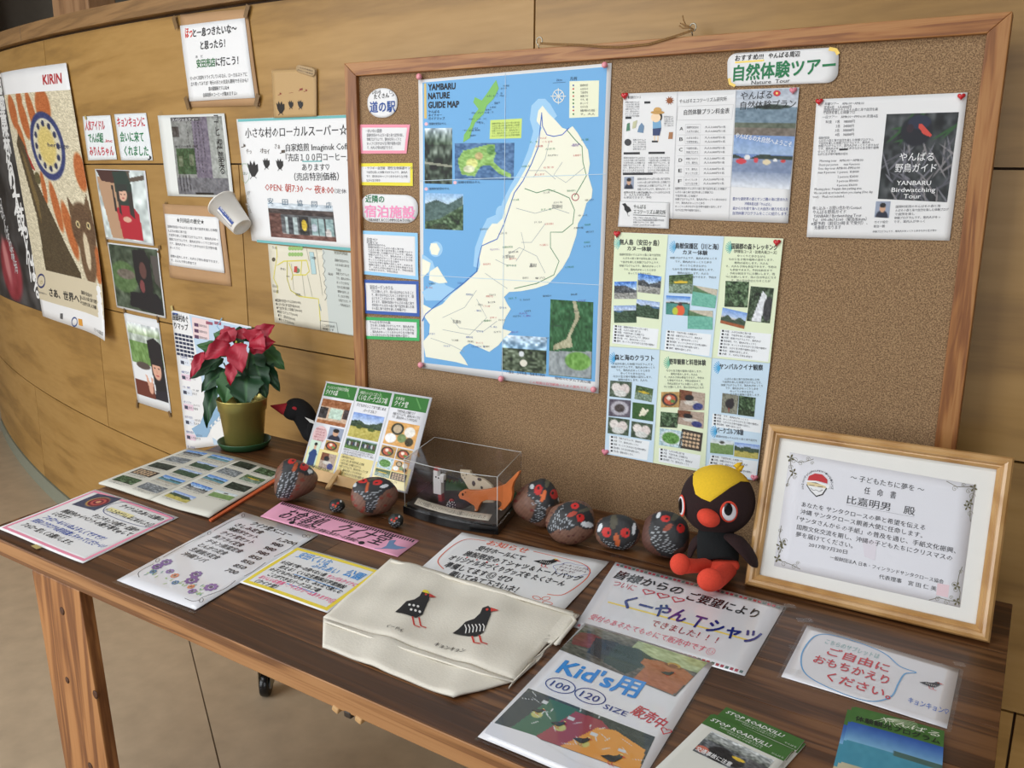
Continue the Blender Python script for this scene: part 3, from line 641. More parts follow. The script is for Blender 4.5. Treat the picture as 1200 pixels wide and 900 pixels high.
s.poly([(506, 285), (513, 285), (517, 292), (514, 299), (507, 298), (505, 291)], LND, 3); s.poly([(505, 318), (514, 312), (520, 322), (526, 331), (516, 332), (504, 328)], LND, 3); s.poly([(496, 303), (506, 308), (504, 318), (496, 326)], LND, 3)
for c_, rx, ry in (((588, 250), 6, 9), ((512, 292), 8, 9)): s.oval(c_, rx, ry, SH, 2)
BR_ = (90, 130, 190); GR_ = (60, 130, 80)
s.line([(636, 132), (637, 148), (642, 158), (650, 160), (660, 158), (668, 150)], .0018, (40, 90, 190), 4)
s.line([(636, 134), (634, 152), (632, 172), (624, 192), (614, 212), (604, 226), (598, 244), (592, 262), (584, 280), (566, 288), (562, 304), (560, 318), (544, 332), (526, 346), (512, 358), (500, 368), (496, 376)], .0022, (60, 110, 190), 4)
s.line([(665, 152), (675, 164), (683, 172), (684, 190), (688, 206), (680, 220), (674, 230)], .0016, GR_, 4)
s.line([(616, 221), (630, 226), (644, 222), (655, 226), (668, 232), (674, 246), (672, 262), (660, 272), (646, 272), (646, 290), (656, 306), (650, 322), (630, 332), (604, 338)], .0016, GR_, 4)
rs = random.Random(3)
for a in [[(645, 165), (640, 186), (626, 208)], [(660, 190), (650, 205), (664, 214), (686, 196)], [(620, 200), (640, 200), (652, 210)], [(606, 244), (628, 250), (650, 244), (668, 250)], [(594, 300), (610, 290), (630, 300), (640, 320)], [(570, 320), (584, 330), (596, 338)], [(520, 372), (546, 360), (560, 340)], [(520, 386), (552, 392), (572, 372), (560, 350)], [(506, 396), (530, 404), (546, 412)], [(530, 372), (540, 384), (568, 388), (584, 376)], [(612, 272), (616, 290), (606, 306)], [(582, 304), (594, 310), (606, 312)], [(640, 262), (624, 284), (612, 284)]]:
    s.line(a, .0009, (150, 160, 165), 4)
s.oval((675, 231), 4, 4, (170, 40, 60), w_=.0016, layer=5)
for i in range(64):      # tiny place names
    x, y = rs.uniform(560, 688), rs.uniform(160, 400)
    if x < 600 and y < 250: continue
    s.t(fl(rs.randint(3, 6), i), (x, y), (x+rs.uniform(7, 12), y-.6), 2.2, rs.choice([(60, 60, 66), (60, 60, 66), (200, 70, 70), (50, 130, 80), (120, 80, 170)]), layer=5)
for i in range(22):
    x, y = rs.uniform(500, 590), rs.uniform(325, 412); s.t(fl(4, i+3), (x, y), (x+8, y+.3), 2.2, rs.choice([(60, 60, 66), (200, 70, 70), (50, 90, 170)]), layer=5)
s.quad([(498, 98), (500.5, 97.8), (501, 139), (498, 139.2)], (222, 190, 110), 2, 2)
for i, (tx, x1) in enumerate((('YAMBARU', 535), ('NATURE', 528), ('GUIDE MAP', 539))): s.t(tx, (503, 106+i*10.4), (x1, 104.6+i*10.6), 8.8, (20, 22, 30), .06, layer=4)
for i, tx in enumerate(('やんばる', 'ネイチャー', 'ガイドマップ')): s.t(tx, (503, 132.5+i*4), (503+3.2*len(tx), 132.3+i*4), 3.2, (30, 40, 60), .02, layer=4)
s.poly([(583, 94), (586, 104), (580, 116), (572, 124), (568, 134), (558, 144), (554, 154), (552, 162), (544, 167), (545, 158), (552, 148), (556, 136), (562, 128), (556, 120), (558, 114), (566, 118), (572, 110), (580, 98)], (128, 190, 96), 3)
for i in range(16): x = 546+i*2.6; y = 158-i*3.6+rs.uniform(-4, 4); s.t(fl(3, i), (x+rs.choice([-8, 6]), y), (x+rs.choice([-1, 12]), y-.4) if False else (x+13, y-.4), 2, (50, 70, 100), layer=4)
s.quad([(576, 141), (613, 139), (612, 162), (575, 163)], (206, 228, 120), 2, 4)
for i in range(6): s.t(fl(16, i), (578, 146+i*2.9), (610, 144.6+i*2.9), 2.1, (110, 130, 70), layer=4)
cv = Cv(60, 40, (72, 112, 158)); cv.pg([(.05, .45), (.15, .2), (.3, .15), (.55, .05), (.68, .05), (.7, .3), (.66, .5), (.8, .7), (.97, .85), (.95, .95), (.75, .82), (.6, .6), (.45, .62), (.35, .9), (.12, .85), (.08, .65)], (140, 184, 96)).el(.3, .55, .1, .14, (212, 216, 130)).el(.25, .7, .1, .1, (222, 226, 190)).el(.42, .35, .07, .1, (196, 176, 120)).el(.62, .2, .07, .12, (90, 140, 70)).speck(36, 4)
s.photo([(534, 168), (604, 167.5), (603, 211), (534, 211)], cv)
cv = Cv(34, 64, (44, 58, 44)); cv.vg((190, 205, 215), (60, 80, 56), 0, .3).speck(90, 3, 7).mix(((abs(cv.Y-.62-.06*cv.X) < .02))*.8, (180, 180, 160)); s.photo([(498.5, 150.5), (531, 150), (531, 216), (498.5, 215)], cv)
cv = ph('forest', 44, 44, 9); cv.vg((150, 190, 230), (190, 214, 232), 0, .28).pg([(0, .3), (.3, .18), (.6, .3), (1, .05), (1, .3), (.4, .7), (0, .8)], (74, 100, 96)).speck(24, 5); s.photo([(499, 226), (544, 227.5), (544, 270), (499, 268)], cv)
cv = Cv(50, 44, (70, 84, 60)); cv.vg((200, 220, 238), (150, 190, 220), 0, .35).speck(80, 8, 9).el(.5, .75, .08, .1, (230, 226, 210)).el(.45, .5, .06, .08, (220, 225, 228)); s.photo([(590, 392), (642, 395), (641, 438), (589, 433)], cv)
cv = Cv(46, 80, (38, 92, 48)); cv.speck(24, 6).pg([(.52, 0), (.6, 0), (.7, .2), (.5, .45), (.55, .6), (.1, .66), (.1, .6), (.4, .5), (.6, .22)], (176, 172, 140)).pg([(0, .68), (1, .64), (1, 1), (0, 1)], (150, 158, 160)).el(.68, .78, .3, .12, (110, 160, 70)).speck(30, 9); s.photo([(646, 350.5), (696, 354), (694, 444), (644, 439)], cv)
for (a, b_, x1) in ((504, 146.5, 524), (504, 222.5, 528), (538, 215, 564)): s.oval((a-3.5, b_-1), 2, 2, (240, 190, 200), 4); s.t(fl(8), (a, b_), (x1, b_-.3), 2.8, (30, 40, 60), layer=4)
s.t('凡例', (669, 94.5), (677, 94), 4, (30, 40, 60), layer=4); s.quad([(668.5, 95.5), (703, 94.5), (702, 137), (668, 138.5)], (238, 240, 210), 2, 4)
for i in range(9): s.t(fl(4, i), (681, 101.5+4.2*i), (690+(i > 6)*8, 101.2+4.2*i), 2.6, (70, 70, 70), layer=4); s.oval((673, 100.3+4.2*i), 1, 1, rs.choice([(60, 90, 160), (200, 60, 60), (60, 130, 70)]), 4)
s.oval((655.5, 113), 6.5, 7.5, (236, 236, 226), w_=.0016, layer=4)
for k in range(8): a = k*math.pi/4; s.line([(655.5, 113), (655.5+9*math.cos(a)*(1 if k % 2 == 0 else .7), 113+9.5*math.sin(a)*(1 if k % 2 == 0 else .7))], .0016, (236, 236, 226), 4)
s.t('2km', (653, 95.5), (660, 95), 3, (40, 60, 110)); s.line([(649, 97.5), (664, 96.5)], .0006, (40, 60, 110), 4)
s.t('国頭村', (648, 244), (660, 244), 4.4, (90, 90, 96), layer=5); s.t('東村', (622, 312), (630, 312.5), 4, (90, 90, 96), layer=5); s.t('大宜味村', (590, 302), (604, 302.5), 3.6, (90, 90, 96), layer=5); s.t('名護市', (532, 378), (542, 379), 4, (90, 90, 96), layer=5)
s.t('この地図は自然観察のための案内です。', (622, 448.5), (690, 456), 3, (220, 120, 130)); s.t('八重岳・古宇利島・塩屋湾の眺め', (595, 436.5), (640, 441), 3, (30, 40, 60)); s.t('福地川とダム下流公園', (651, 443.5), (693, 449), 3, (30, 40, 60))
for (x0, y0, x1, y1) in ((594, 86, 590, 443), (493, 212, 711, 204), (494, 322, 706, 334)): s.line([(x0, y0), ((x0+x1)/2, (y0+y1)/2), (x1, y1)], .0012, (196, 218, 234), 6)
s.done()

# ---- green lettered sign
s = sheet('nature_tour_sign', 'rounded white hand-lettered sign with big green characters at the top right of the cork board', [(853, 63), (984, 55.5), (982, 97), (853, 101.5)], cat='sign', shape=rr(8, .3, 3.1), amp=.001, off=.002)
s.mode = 'px'; s.t('おすすめ!!!', (862, 71.5), (895, 69), 6.5, BK, .03); s.t('やんばる周辺', (901, 68.5), (938, 66), 6, BK, .03); s.line([(862, 73.5), (896, 71)], .003, (250, 220, 110), 1)
s.t('自然体験ツアー', (860, 94), (979, 84), 17, (24, 120, 72), .045); s.t('Nature  Tour', (881, 99.3), (926, 96.8), 5.5, BK, .01)
s.line([(972, 57.5), (980, 59), (983, 64)], .006, (250, 214, 110), 1); s.line([(855, 92), (856, 98), (862, 101)], .005, (250, 214, 110), 1); s.done()

# ---- price leaflet (three folded columns)
s = sheet('price_leaflet', 'white three-column price leaflet with a kayak photo cover, below the green-lettered sign', [(731.5, 110), (937, 102.5), (924, 261.5), (727.5, 254)], cat='leaflet', amp=.0014, seed=4, nx=24, ny=16, off=.0015)
s.mode = 'px'
s.rect; cvs = Cv(56, 46, (120, 140, 160)); cvs.vg((176, 186, 200), (200, 206, 214), 0, .38).mix((cvs.Y > .38)*1., (112, 134, 150)).el(.6, .38, .3, .05, (40, 54, 46)).mix((cvs.Y > .72)*1., (92, 100, 84)).mix((cvs.Y > .84)*1., (120, 110, 100)).speck(22, 3)
s.photo([(863, 106), (937, 103.5), (932, 160), (861, 158)], cvs)
cvs = Cv(60, 56, (110, 138, 190)); cvs.vg((120, 150, 200), (160, 184, 214), 0, .35).hill(.45, .18, 2, (44, 58, 48)).mix((cvs.Y > .45)*1., (126, 142, 172)).vg((140, 154, 180), (226, 230, 236), .7, 1).speck(14, 2).el(.15, .5, .09, .05, (206, 60, 70)).el(.25, .42, .05, .05, (226, 226, 226)).el(.4, .47, .04, .05, (206, 66, 76)).el(.58, .5, .07, .05, (222, 206, 170)).el(.72, .46, .04, .03, (226, 226, 226)).el(.85, .47, .04, .03, (200, 60, 60))
s.photo([(861, 158), (932, 160), (926, 222), (857, 219)], cvs)
s.t('やんばる', (868, 116.5), (905, 115), 9, BK, .01, 4); s.t('自然体験プラン', (868, 128), (933, 125.5), 9, BK, .01, 4)
s.oval((911, 109.5), 4.5, 3.6, (200, 50, 60), 4, n=10); s.oval((911, 109.5), 1.4, 1.4, (250, 220, 120), 5)
s.t('やんばるの大自然へようこそ', (862, 161), (928, 172), 6, (246, 246, 246), .02, 4)
for i, l in enumerate(('豊かな亜熱帯の森とサンゴ礁の海に囲まれた', '沖縄本島北部「やんばる」', '森から川を経て海へと大自然の魅力を伝える', '自然体験プログラムをここに紹介します。')): s.t(l, (859+(i == 1)*14, 234.5+i*5.6), (924-(i == 1)*20, 235.5+i*5.6), 3.6, (40, 60, 140))
s.t('やんばるエコツーリズム研究所', (797, 121), (852, 118), 4.6, (70, 70, 74)); s.line([(797, 112), (859, 110)], .0003, (220, 220, 220)); s.t('自然体験プラン料金表', (802, 134.5), (855, 132.5), 6, (50, 50, 54), .012)
s.line([(795, 125), (860, 122.5), (858, 140), (794, 141)], .0006, (190, 190, 190), 2, True)
for i, L in enumerate('ABCDEF'):
    y = 153+i*12.1+i*.15; x = 798.5-i*.35; s.t(L, (x-1.3, y), (x+2.7, y-.1), 5, BK, .02); a, b_ = x+5.5, x+23
    s.line([(a, y-7), (b_, y-7.2), (b_, y+3), (a, y+3.2)], .0005, (170, 170, 174), 2, True); s.line([(795-i*.3, y+5.2), (859-i*.3, y+5)], .0004, (190, 190, 190))
    for k in range(2): s.t(fl(6, i+k), (a+1.5, y-2.5+4.6*k), (b_-2, y-2.5+4.6*k), 2.5, GY); s.t('大人%d,000円/1名' % (3+k+i % 3), (b_+5, y-2.8+4.8*k), (b_+29, y-3+4.8*k), 2.5, GY)
for i in range(7): s.t(fl([24, 18, 10, 24, 14, 22, 13][i], i), (792, 222+i*4.2), (792+[60, 44, 26, 60, 34, 54, 30][i], 222.6+i*4.2), 2.6, GY)
s.t('●主催者プロフィール', (737, 116), (752, 115.5), 3.4, BK)
for x, y, w_, n in ((734, 121, 16, 7), (743, 181, 0, 0)):
    for i in range(n): s.t(fl(9, i), (x, y+i*2.7), (x+w_, y-.3+i*2.7), 2, GY)
for (x0, y0, x1, lab) in ((732, 181, 751, 1), (761, 180.5, 780, 1), (731, 205, 766, 1), (756, 121.5, 763, 1), (734, 139.5, 741, 1)): s.quad([(x0, y0-2.4), (x1, y0-2.6), (x1, y0), (x0, y0+.2)], (40, 40, 44), 2, 2)
for c_ in (0, 1):
    for i in range(7): s.t(fl(11, i+c_), (732-.2*i+c_*29, 186+i*2.9), (757-.2*i+c_*29, 186+i*2.9), 2.1, GY)
s.oval((785.5, 118), 3.4, 3.4, (150, 84, 40), 3)
for k in range(10): a = k*math.pi/5; s.line([(785.5, 118), (785.5+5*math.cos(a), 118+5*math.sin(a))], .0012, (150, 84, 40), 3)
s.oval((769.5, 138), 5.6, 5.5, (246, 216, 180), 3); s.oval((774, 137), 3, 5, (40, 36, 34), 2); s.oval((771.5, 132), 8, 2, (196, 150, 80), 4); s.oval((771.5, 129.5), 4.6, 3.6, (206, 160, 90), 4)
s.poly([(766, 142), (775, 141), (776, 150), (766, 151)], (120, 170, 206), 3); s.poly([(766, 151), (776, 150), (774, 159), (766, 159)], (50, 66, 110), 3); s.poly([(765, 165), (772, 165), (772, 167), (765, 167)], BK, 3); s.line([(768, 159), (768, 166)], .002, (246, 216, 180), 2); s.line([(772, 159), (772, 166)], .002, (246, 216, 180), 2)
s.poly([(736, 145), (739, 144), (739.5, 153), (735, 154)], (80, 130, 100), 3); s.poly([(743, 143), (748, 141), (746, 150), (742, 151)], (196, 196, 160), 3); s.poly([(750, 148), (753, 144), (756, 148), (755, 156), (748, 155)], (110, 140, 170), 3); s.oval((737, 167), 4, 4, (60, 60, 64), 3); s.poly([(785, 155), (789.5, 155), (789, 163), (784, 163)], (170, 120, 80), 3)
for i in range(5): s.t(fl(8, i), (779, 138+i*2.6), (790, 137.8+i*2.6), 2, GY); s.t(fl(8, i+3), (743, 165+i*2.7), (758, 165+i*2.7), 2, GY)
s.photo([(732.5, 207.5), (744, 207), (743.5, 221.5), (732, 221.5)], ph('portrait', 14, 18))
for i in range(5): s.t(fl(18, i), (748, 211+i*4), (786, 210.6+i*4), 2.6, GY)
for i in range(3): s.t(fl(10, i+7), (732, 226.5+i*3), (760+i*2, 226.5+i*3), 2.4, BK if i == 0 else GY)
for x0, x1 in ((794.5, 789), (863, 854.5)): s.line([(x0, 108-.04*(x0-794)), ((x0+x1)/2, 180), (x1, 257)], .0008, (196, 196, 200), 5)
s.done()
s = sheet('research_centre_card', 'small white card with a black bird and dark lettering, overlapping the price leaflet lower left', [(727.5, 235.5), (785.5, 237), (784.5, 268), (725, 265.5)], cat='card', off=.0035, amp=.0005)
s.border(0, .01, (190, 190, 190)); s.mode = 'px'
s.poly([(730, 239), (734, 238), (736, 241), (739, 243), (741, 247), (737, 249), (736, 250), (735, 248), (733, 246), (732.5, 242)], BK, 3); s.line([(736, 249), (737, 253), (739, 253)], .0008, BK)
s.t('やんばる', (743.5, 244), (758, 244.5), 4.6, (50, 60, 56), .02); s.t('エコツーリズム研究所', (743.5, 250), (781, 251), 4.8, (50, 60, 56), .02); s.line([(743, 251.8), (781, 253.2)], .0012, (50, 60, 56))
for i in range(4): s.t(['TEL / FAX 0980-41-7966', '〒905-1503 沖縄県国頭郡国頭村字安田', fl(12, 3), 'mail yambaru@eco'][i], (743, 256+i*2.7), (743+[28, 36, 24, 32][i], 256.4+i*2.7), 2.2, GY)
s.done()

# ---- six panel programme sheet
s = sheet('programme_sheet', 'large folded six-panel sheet in pale green and blue, pinned on the cork board', [(721.5, 272), (918.7, 279.5), (887, 562.5), (709.5, 531.3)], cat='poster', amp=.0018, seed=6, nx=24, ny=30, off=.0015)
s.mode = 'px'; PG, PB = (228, 238, 204), (204, 226, 242)
G = [[(721.5, 272), (783.8, 275), (849.5, 277), (918.7, 279.5)], [(715, 405.7), (773.8, 409.6), (835, 419), (903.3, 425)], [(709.5, 531.3), (766, 542), (827, 553), (887, 562.5)]]
for r_ in range(2):
    for c_ in range(3): s.quad([G[r_][c_], G[r_][c_+1], G[r_+1][c_+1], G[r_+1][c_]], PG if (r_+c_) % 2 == 0 else PB, 1, 10)
def head(x, y, l1, x1, l2=None, x2=0, col=(90, 190, 200), dy=1.5):
    for k in range(9): a = -2.6+k*.33+1.2; s.line([(x+3, y), (x+3-8*math.cos(a*.9), y-1+8*math.sin(a*.9))], .0016, col, 2)
    s.t(l1, (x+2, y), (x1, y+dy), 6.2, (30, 34, 40), .03, 4)
    if l2: s.t(l2, (x+11, y+7), (x2, y+8), 5, (30, 34, 40), .03, 4)
def body(x0, x1, y, n, dx=-.1, k=0, st=4.4, w_=None):
    for i in range(n): l = [18, 15, 17, 18, 14, 10, 16, 12][(i+k) % 8]; c0 = (x0+x1)/2+dx*i; ww = (x1-x0)*l/18/2; s.t(fl(l, i+k), (c0-ww, y+i*st-.4), (c0+ww, y+i*st+.6), 2.6, (84, 90, 90), 0, 4)
def info(q, n, k=0):
    s.quad(q, (240, 244, 246), 2, 3); (xa, ya), (xb, yb), _, (xd, yd) = q
    for i in range(n):
        f = (i+.75)/(n+.3); x, y = xa+(xd-xa)*f, ya+(yd-ya)*f; s.quad([(x+2, y-2.2), (x+4.4, y-2), (x+4.4, y+.2), (x+2, y)], (60, 60, 64), 3, 1)
        l = [13, 9, 11, 14, 12, 17][(i+k) % 6]; s.t(['料金：', '人数：', '時間：', '集合場所：', '持ち物：', '備考：'][(i) % 6]+fl(l, i+k), (x+5.5, y+.2), (x+5.5+(xb-xa-9)*(l+3)/20, y+(l+3)/20*(yb-ya)+.2), 2.4, GY, 0, 4)
head(725, 286, '無人島（安田ヶ島）', 773, 'カヌー体験', 764, (140, 200, 190)); body(727, 775, 299.5, 6)
P_ = lambda q, k, a, b_, sd: s.photo(q, ph(k, a, b_, sd), 4)
P_([(748.5, 320), (776, 324), (774, 345), (748, 342)], 'rocky', 26, 22, 3); P_([(721, 330), (747, 329.5), (747, 350), (720.5, 350)], 'rocky', 26, 20, 8); P_([(720, 358), (746, 357.5), (746.5, 378), (720.5, 378)], 'bay', 26, 20, 2); P_([(747, 350.5), (774, 354), (772.5, 374), (745, 370.5)], 'bay', 26, 20, 6)
info([(719.5, 380.5), (772.5, 385.5), (770, 408), (718, 402)], 6)
head(790, 290.5, '鳥獣保護区（川と海）', 843, 'カヌー体験', 830, (110, 180, 220)); body(786, 841, 303.5, 6, k=3)
P_([(785, 322.5), (813, 321), (812.5, 344), (784.5, 343)], 'river', 28, 22, 3); P_([(813.5, 334), (842, 339), (839, 361), (811, 357.5)], 'green_sea', 28, 22, 4); P_([(781.5, 346), (810, 347.5), (808.5, 370), (781, 368)], 'kayak', 28, 22, 5); P_([(807, 363), (836.5, 364), (836, 386), (806.5, 385)], 'green_sea', 28, 22, 8)
info([(781.5, 386.5), (834.5, 391.5), (832, 417), (779, 410.5)], 6, 2)
head(856, 291, '国頭郡の森トレッキング', 912, None, 0, (110, 190, 180)); s.t('（伊部岳コース・比地大滝コース）', (861, 295.8), (911, 297.5), 3.6, (30, 34, 40), .02, 4); body(852, 911, 301, 8, k=5, st=4.1)
P_([(851.5, 329), (879, 330), (877, 360), (850, 359)], 'forest', 26, 28, 12); P_([(881, 335), (908, 337.5), (903, 378.5), (876, 375.5)], 'falls', 26, 40, 5); P_([(848, 360), (877, 366.5), (873, 385), (845, 378)], 'hillred', 28, 20, 5)
info([(845.5, 385.5), (905, 391), (901, 423.5), (841.5, 417)], 8, 1)
head(719, 421, '森と海のクラフト', 767, None, 0, (80, 170, 220)); body(717, 768, 427.5, 6, k=2, st=3.7)
P_([(716, 445.5), (741, 447.5), (740, 467), (715, 464)], 'shells', 24, 18, 3); P_([(746, 451), (766, 455.5), (764, 471), (744, 467)], 'river', 20, 16, 9); P_([(715, 467), (740, 469), (739, 489), (714, 487)], 'ring', 24, 20, 4); P_([(742, 471), (767, 474), (766, 493.5), (741.5, 490)], 'craft', 24, 18, 4); P_([(714, 488), (738.5, 491.5), (737, 510.5), (713, 507)], 'shells', 22, 18, 8); P_([(741, 493), (765.5, 497), (764, 515.5), (740, 511.5)], 'shells', 22, 18, 13)
info([(715, 509.5), (762, 517), (759, 539), (714.5, 531)], 5, 3)
head(783, 426, '野草観察と料理体験', 828, None, 0, (120, 190, 160)); body(779, 826, 435.5, 6, k=6, st=3.8)
P_([(775.5, 459), (799, 459), (797.5, 477), (775, 477)], 'bowl', 22, 16, 3); P_([(797, 456), (827, 460.5), (826, 480), (796, 481)], 'cook', 28, 22, 4); P_([(775, 482), (797, 484), (794, 501), (774, 500)], 'forest', 20, 16, 22); P_([(795, 480), (826, 483), (825, 502), (794, 496)], 'cook', 28, 20, 14); P_([(774, 501), (801, 505), (800, 525), (773, 521)], 'salad', 26, 20, 4); P_([(800, 502), (824.5, 507), (822, 528.5), (796, 524)], 'stones', 24, 20, 4)
info([(773, 524.5), (822, 533), (820, 549), (772.5, 540.5)], 4, 1)
head(842, 431.5, 'ヤンバルクイナ観察', 895, None, 0, (80, 170, 220)); body(846, 895, 445, 6, k=1, st=3.6)
P_([(847.5, 460), (866.5, 463), (864.5, 485), (846, 483)], 'bird', 18, 20, 4); P_([(867, 463), (886.5, 465.5), (884.5, 488), (865.5, 485.5)], 'forest', 18, 20, 31)
info([(836, 484), (893.5, 492), (892, 507), (835, 499)], 4, 4)
head(838, 506, 'パークゴルフ体験', 872, None, 0, (80, 170, 220), 3); s.t(fl(18), (840, 511.5), (888, 517), 2.4, GY)
P_([(833.5, 513), (861, 516), (860, 532.5), (833, 530)], 'golf', 26, 16, 3); P_([(862, 517.5), (891, 521), (889, 537.5), (861, 534)], 'field', 26, 16, 4)
info([(834, 532.5), (889, 540), (886, 560), (829, 552)], 5, 2)
for (a, b_) in (((783.8, 275), (773.8, 409.6)), ((849.5, 277), (835, 419)), ((773.8, 409.6), (766, 542)), ((835, 419), (827, 553))): s.line([a, b_], .0009, (196, 206, 200), 6)
s.line([(715, 405.7), (773.8, 409.6), (835, 419), (903.3, 425)], .0009, (196, 206, 200), 6)
s.done()

# ---- bird watching flyer
s = sheet('birdwatching_flyer', "white flyer with a dark red-beaked bird photograph, at the board's upper right", [(957.5, 116.7), (1134, 108.5), (1113, 282), (945.8, 277.8)], cat='leaflet', amp=.0012, seed=9, nx=20, ny=20, off=.0015)
s.mode = 'px'
cv = Cv(84, 104, (46, 50, 52)); cv.speck(36, 4, 9)
rs = random.Random(5)
for i in range(46):
    x, y = rs.random(), rs.uniform(.35, 1); a = rs.uniform(-1.2, 1.2); cv.el(x, y, .012, rs.uniform(.08, .22), rs.choice([(112, 112, 120), (84, 84, 92), (130, 126, 128)]), .4, a)
for i in range(10): cv.el(rs.random(), rs.uniform(0, .3), .015, .2, (44, 84, 44), .4, rs.uniform(.6, 1.5))
cv.el(.45, .2, .22, .17, (22, 24, 34)).el(.48, .1, .16, .08, (34, 40, 62)).pg([(.47, .12), (.52, .12), (.67, .24), (.66, .27), (.56, .24), (.48, .17)], (206, 72, 60)).el(.36, .17, .05, .05, (46, 30, 40))
s.photo([(1039.5, 134), (1124, 131.5), (1110, 237), (1029, 233)], cv, 2)
for tx, x0, x1, y, h in (('やんばる', 1054, 1094, 188, 9.5), ('野鳥ガイド', 1049, 1097, 201, 9.5), ('YANBARU', 1051, 1091, 217, 6.4), ('Birdwatching', 1045, 1096, 225, 6.4), ('Tour', 1059, 1079, 232.5, 6.4)): s.t(tx, (x0, y), (x1, y), h, (240, 240, 240), .012, 4)
s.photo([(1027, 236), (1044, 236), (1042, 255.5), (1025, 254.5)], ph('portrait', 16, 18), 2)
def ln(tx, x0, x1, y, h=3.4, c=GY): s.t(tx, (x0, y), (x1, y-(x1-x0)*.02), h, c)
for tx, x0, x1, y in (('早朝ツアー　AM6:00〜AM8:00', 967, 1013, 123.5), ('定員4名　1人4000円', 966, 998, 127.5), (fl(19), 966, 1029, 131), (fl(11, 2), 965, 1002, 134), ('一日ツアー　AM8:00〜PM16:00 定員4名', 964, 1029, 139), ('料金　1名　18000円', 968, 1002, 144.5), ('2名　24000円', 980, 1001, 149.5), ('3名　30000円', 979, 1001, 154.5), ('4名　36000円', 979, 1001, 159.5)): ln(tx, x0, x1, y)
for i in range(7): ln(fl([5, 21, 20, 23, 23, 7, 12][i], i), 960-.2*i, 960+[12, 64, 60, 70, 70, 20, 34][i], 163+i*3.2, 2.8)
s.quad([(984, 174.5), (994, 174), (994, 176), (984, 176.5)], (24, 24, 24), 3, 1)
for tx, x0, x1, y in (('Morning tour   AM6:00－AM8:00', 961, 1012, 190), ('Sheets per person　　max 4 persons', 960, 1008, 194.5), ('One day tour AM8:00–PM16:00', 959, 1008, 199), ('max 4 persons  1 person  ¥18000', 959, 1007, 203.5), ('2 persons ¥24000', 982, 1006, 208.5), ('3 persons ¥30000', 981, 1006, 213.5), ('4 persons ¥36000', 981, 1005, 218.5), ('Meeting place : Penguin dam parking area', 955, 1010, 223), ('We can pick up at hotel where you staying (One day', 954, 1023, 227.5), ('tour).　Meals not included.', 953, 990, 232)): ln(tx, x0, x1, y)
for tx, x0, x1, y in (('申し込み・お問い合わせ/Contact', 953, 1010, 246), ('やんばる野鳥ガイド', 953, 992, 250.5), ('YANBARU Birdwatching Tour', 954, 1010, 255), ('Tel　090-6867-5160（菊治/Kikuta）', 953, 1016, 259.5), ('※要予約（前日20時まで受付）、', 951, 1017, 264), ('先着順となります', 955, 986, 268.5)): ln(tx, x0, x1, y, 4.2)
for i in range(5): ln(fl([14, 19, 6, 16, 10][i], i), 1050-i*.6, 1050+[52, 62, 22, 52, 34][i], 243.5+i*4.4, 3)
ln('ガイド紹介', 1025, 1041, 261.5, 3); ln('菊治一朗', 1024, 1037, 266.5, 3); ln(fl(28, 3), 1023, 1098, 272.5, 2.4)
s.done()

# ---- push pins
M_PP = plain('pink_pin', (232, 150, 160), .25, .03); M_HR = plain('red_heart_pin', (206, 34, 44), .2, .05, coat=.5); M_HP = plain('pink_heart_pin', (230, 140, 156), .25, .03)
def pin(x, y, heart, mat, label, grp=None):
    c_ = BOARD.un(x, y); b0 = BOARD.pos(c_[0], c_[1], .0025); k = depth(b0)/FPX
    nm = 'heart_push_pin' if heart else 'round_push_pin'; r_ = root(nm, label, 'push pin', b0, grp)
    if heart:
        r0 = 4.6*k; pts = []
        for i in range(28):
            a = 2*math.pi*i/28; X = 16*math.sin(a)**3; Z = 13*math.cos(a)-5*math.cos(2*a)-2*math.cos(3*a)-math.cos(4*a); pts.append((X/16, Z/16))
        V = []; F = []
        rings = [(0, .0065), (.35, .0062), (.7, .0050), (.9, .0030), (1, .0010), (.93, 0)]; n = 28
        for (q, h) in rings:
            for X, Z in pts: V.append(BOARD.pos(c_[0]+X*r0*max(q, .01), c_[1]+Z*r0*max(q, .01), .0045+h))
        for j in range(len(rings)-1):
            for i in range(n): F.append((j*n+i, (j+1)*n+i, (j+1)*n+(i+1) % n, j*n+(i+1) % n))
        F.append(tuple(range((len(rings)-1)*n, len(rings)*n))); mk('heart_head', V, F, mat, r_, True)
    else: lathe('round_head', b0, [(3.3*k, .006), (3.6*k, .0075), (3.5*k, .0095), (2.6*k, .012), (1.2*k, .013)], mat, r_, 20, axis=(0, -1, 0)); lathe('collar', b0, [(2.2*k, .001), (1.9*k, .006)], mat, r_, 16, axis=(0, -1, 0))
    tube('needle', [b0+np.array([0, .006, 0]), b0+np.array([0, -.006, 0])], .0006, M_METAL, r_, 6)
for x, y, l in ((494.5, 90.5, 'top left corner'), (711.5, 77, 'top right corner'), (496, 427, 'bottom left corner'), (590, 443, 'bottom edge middle'), (698, 455.5, 'bottom right corner')): pin(x, y, 0, M_PP, 'round pink push pin holding the %s of the blue map' % l, 'pins of the map')
for x, y, l in ((733.5, 112.5, 'the top left corner of the price leaflet'), (961, 119.5, 'the top left corner of the birdwatching flyer'), (1127, 113.5, 'the top right corner of the birdwatching flyer'), (724.5, 274, 'the top left corner of the programme sheet'), (911.5, 284, 'the top right corner of the programme sheet')): pin(x, y, 1, M_HR, 'red heart-shaped push pin at '+l, 'red heart pins')
for x, y, l in ((930.5, 106.5, 'the top right corner of the price leaflet'), (710.5, 529, 'the bottom left corner of the programme sheet'), (885, 559, 'the bottom right corner of the programme sheet beside the plush')): pin(x, y, 1, M_HP, 'pink heart-shaped push pin at '+l, 'pink heart pins')
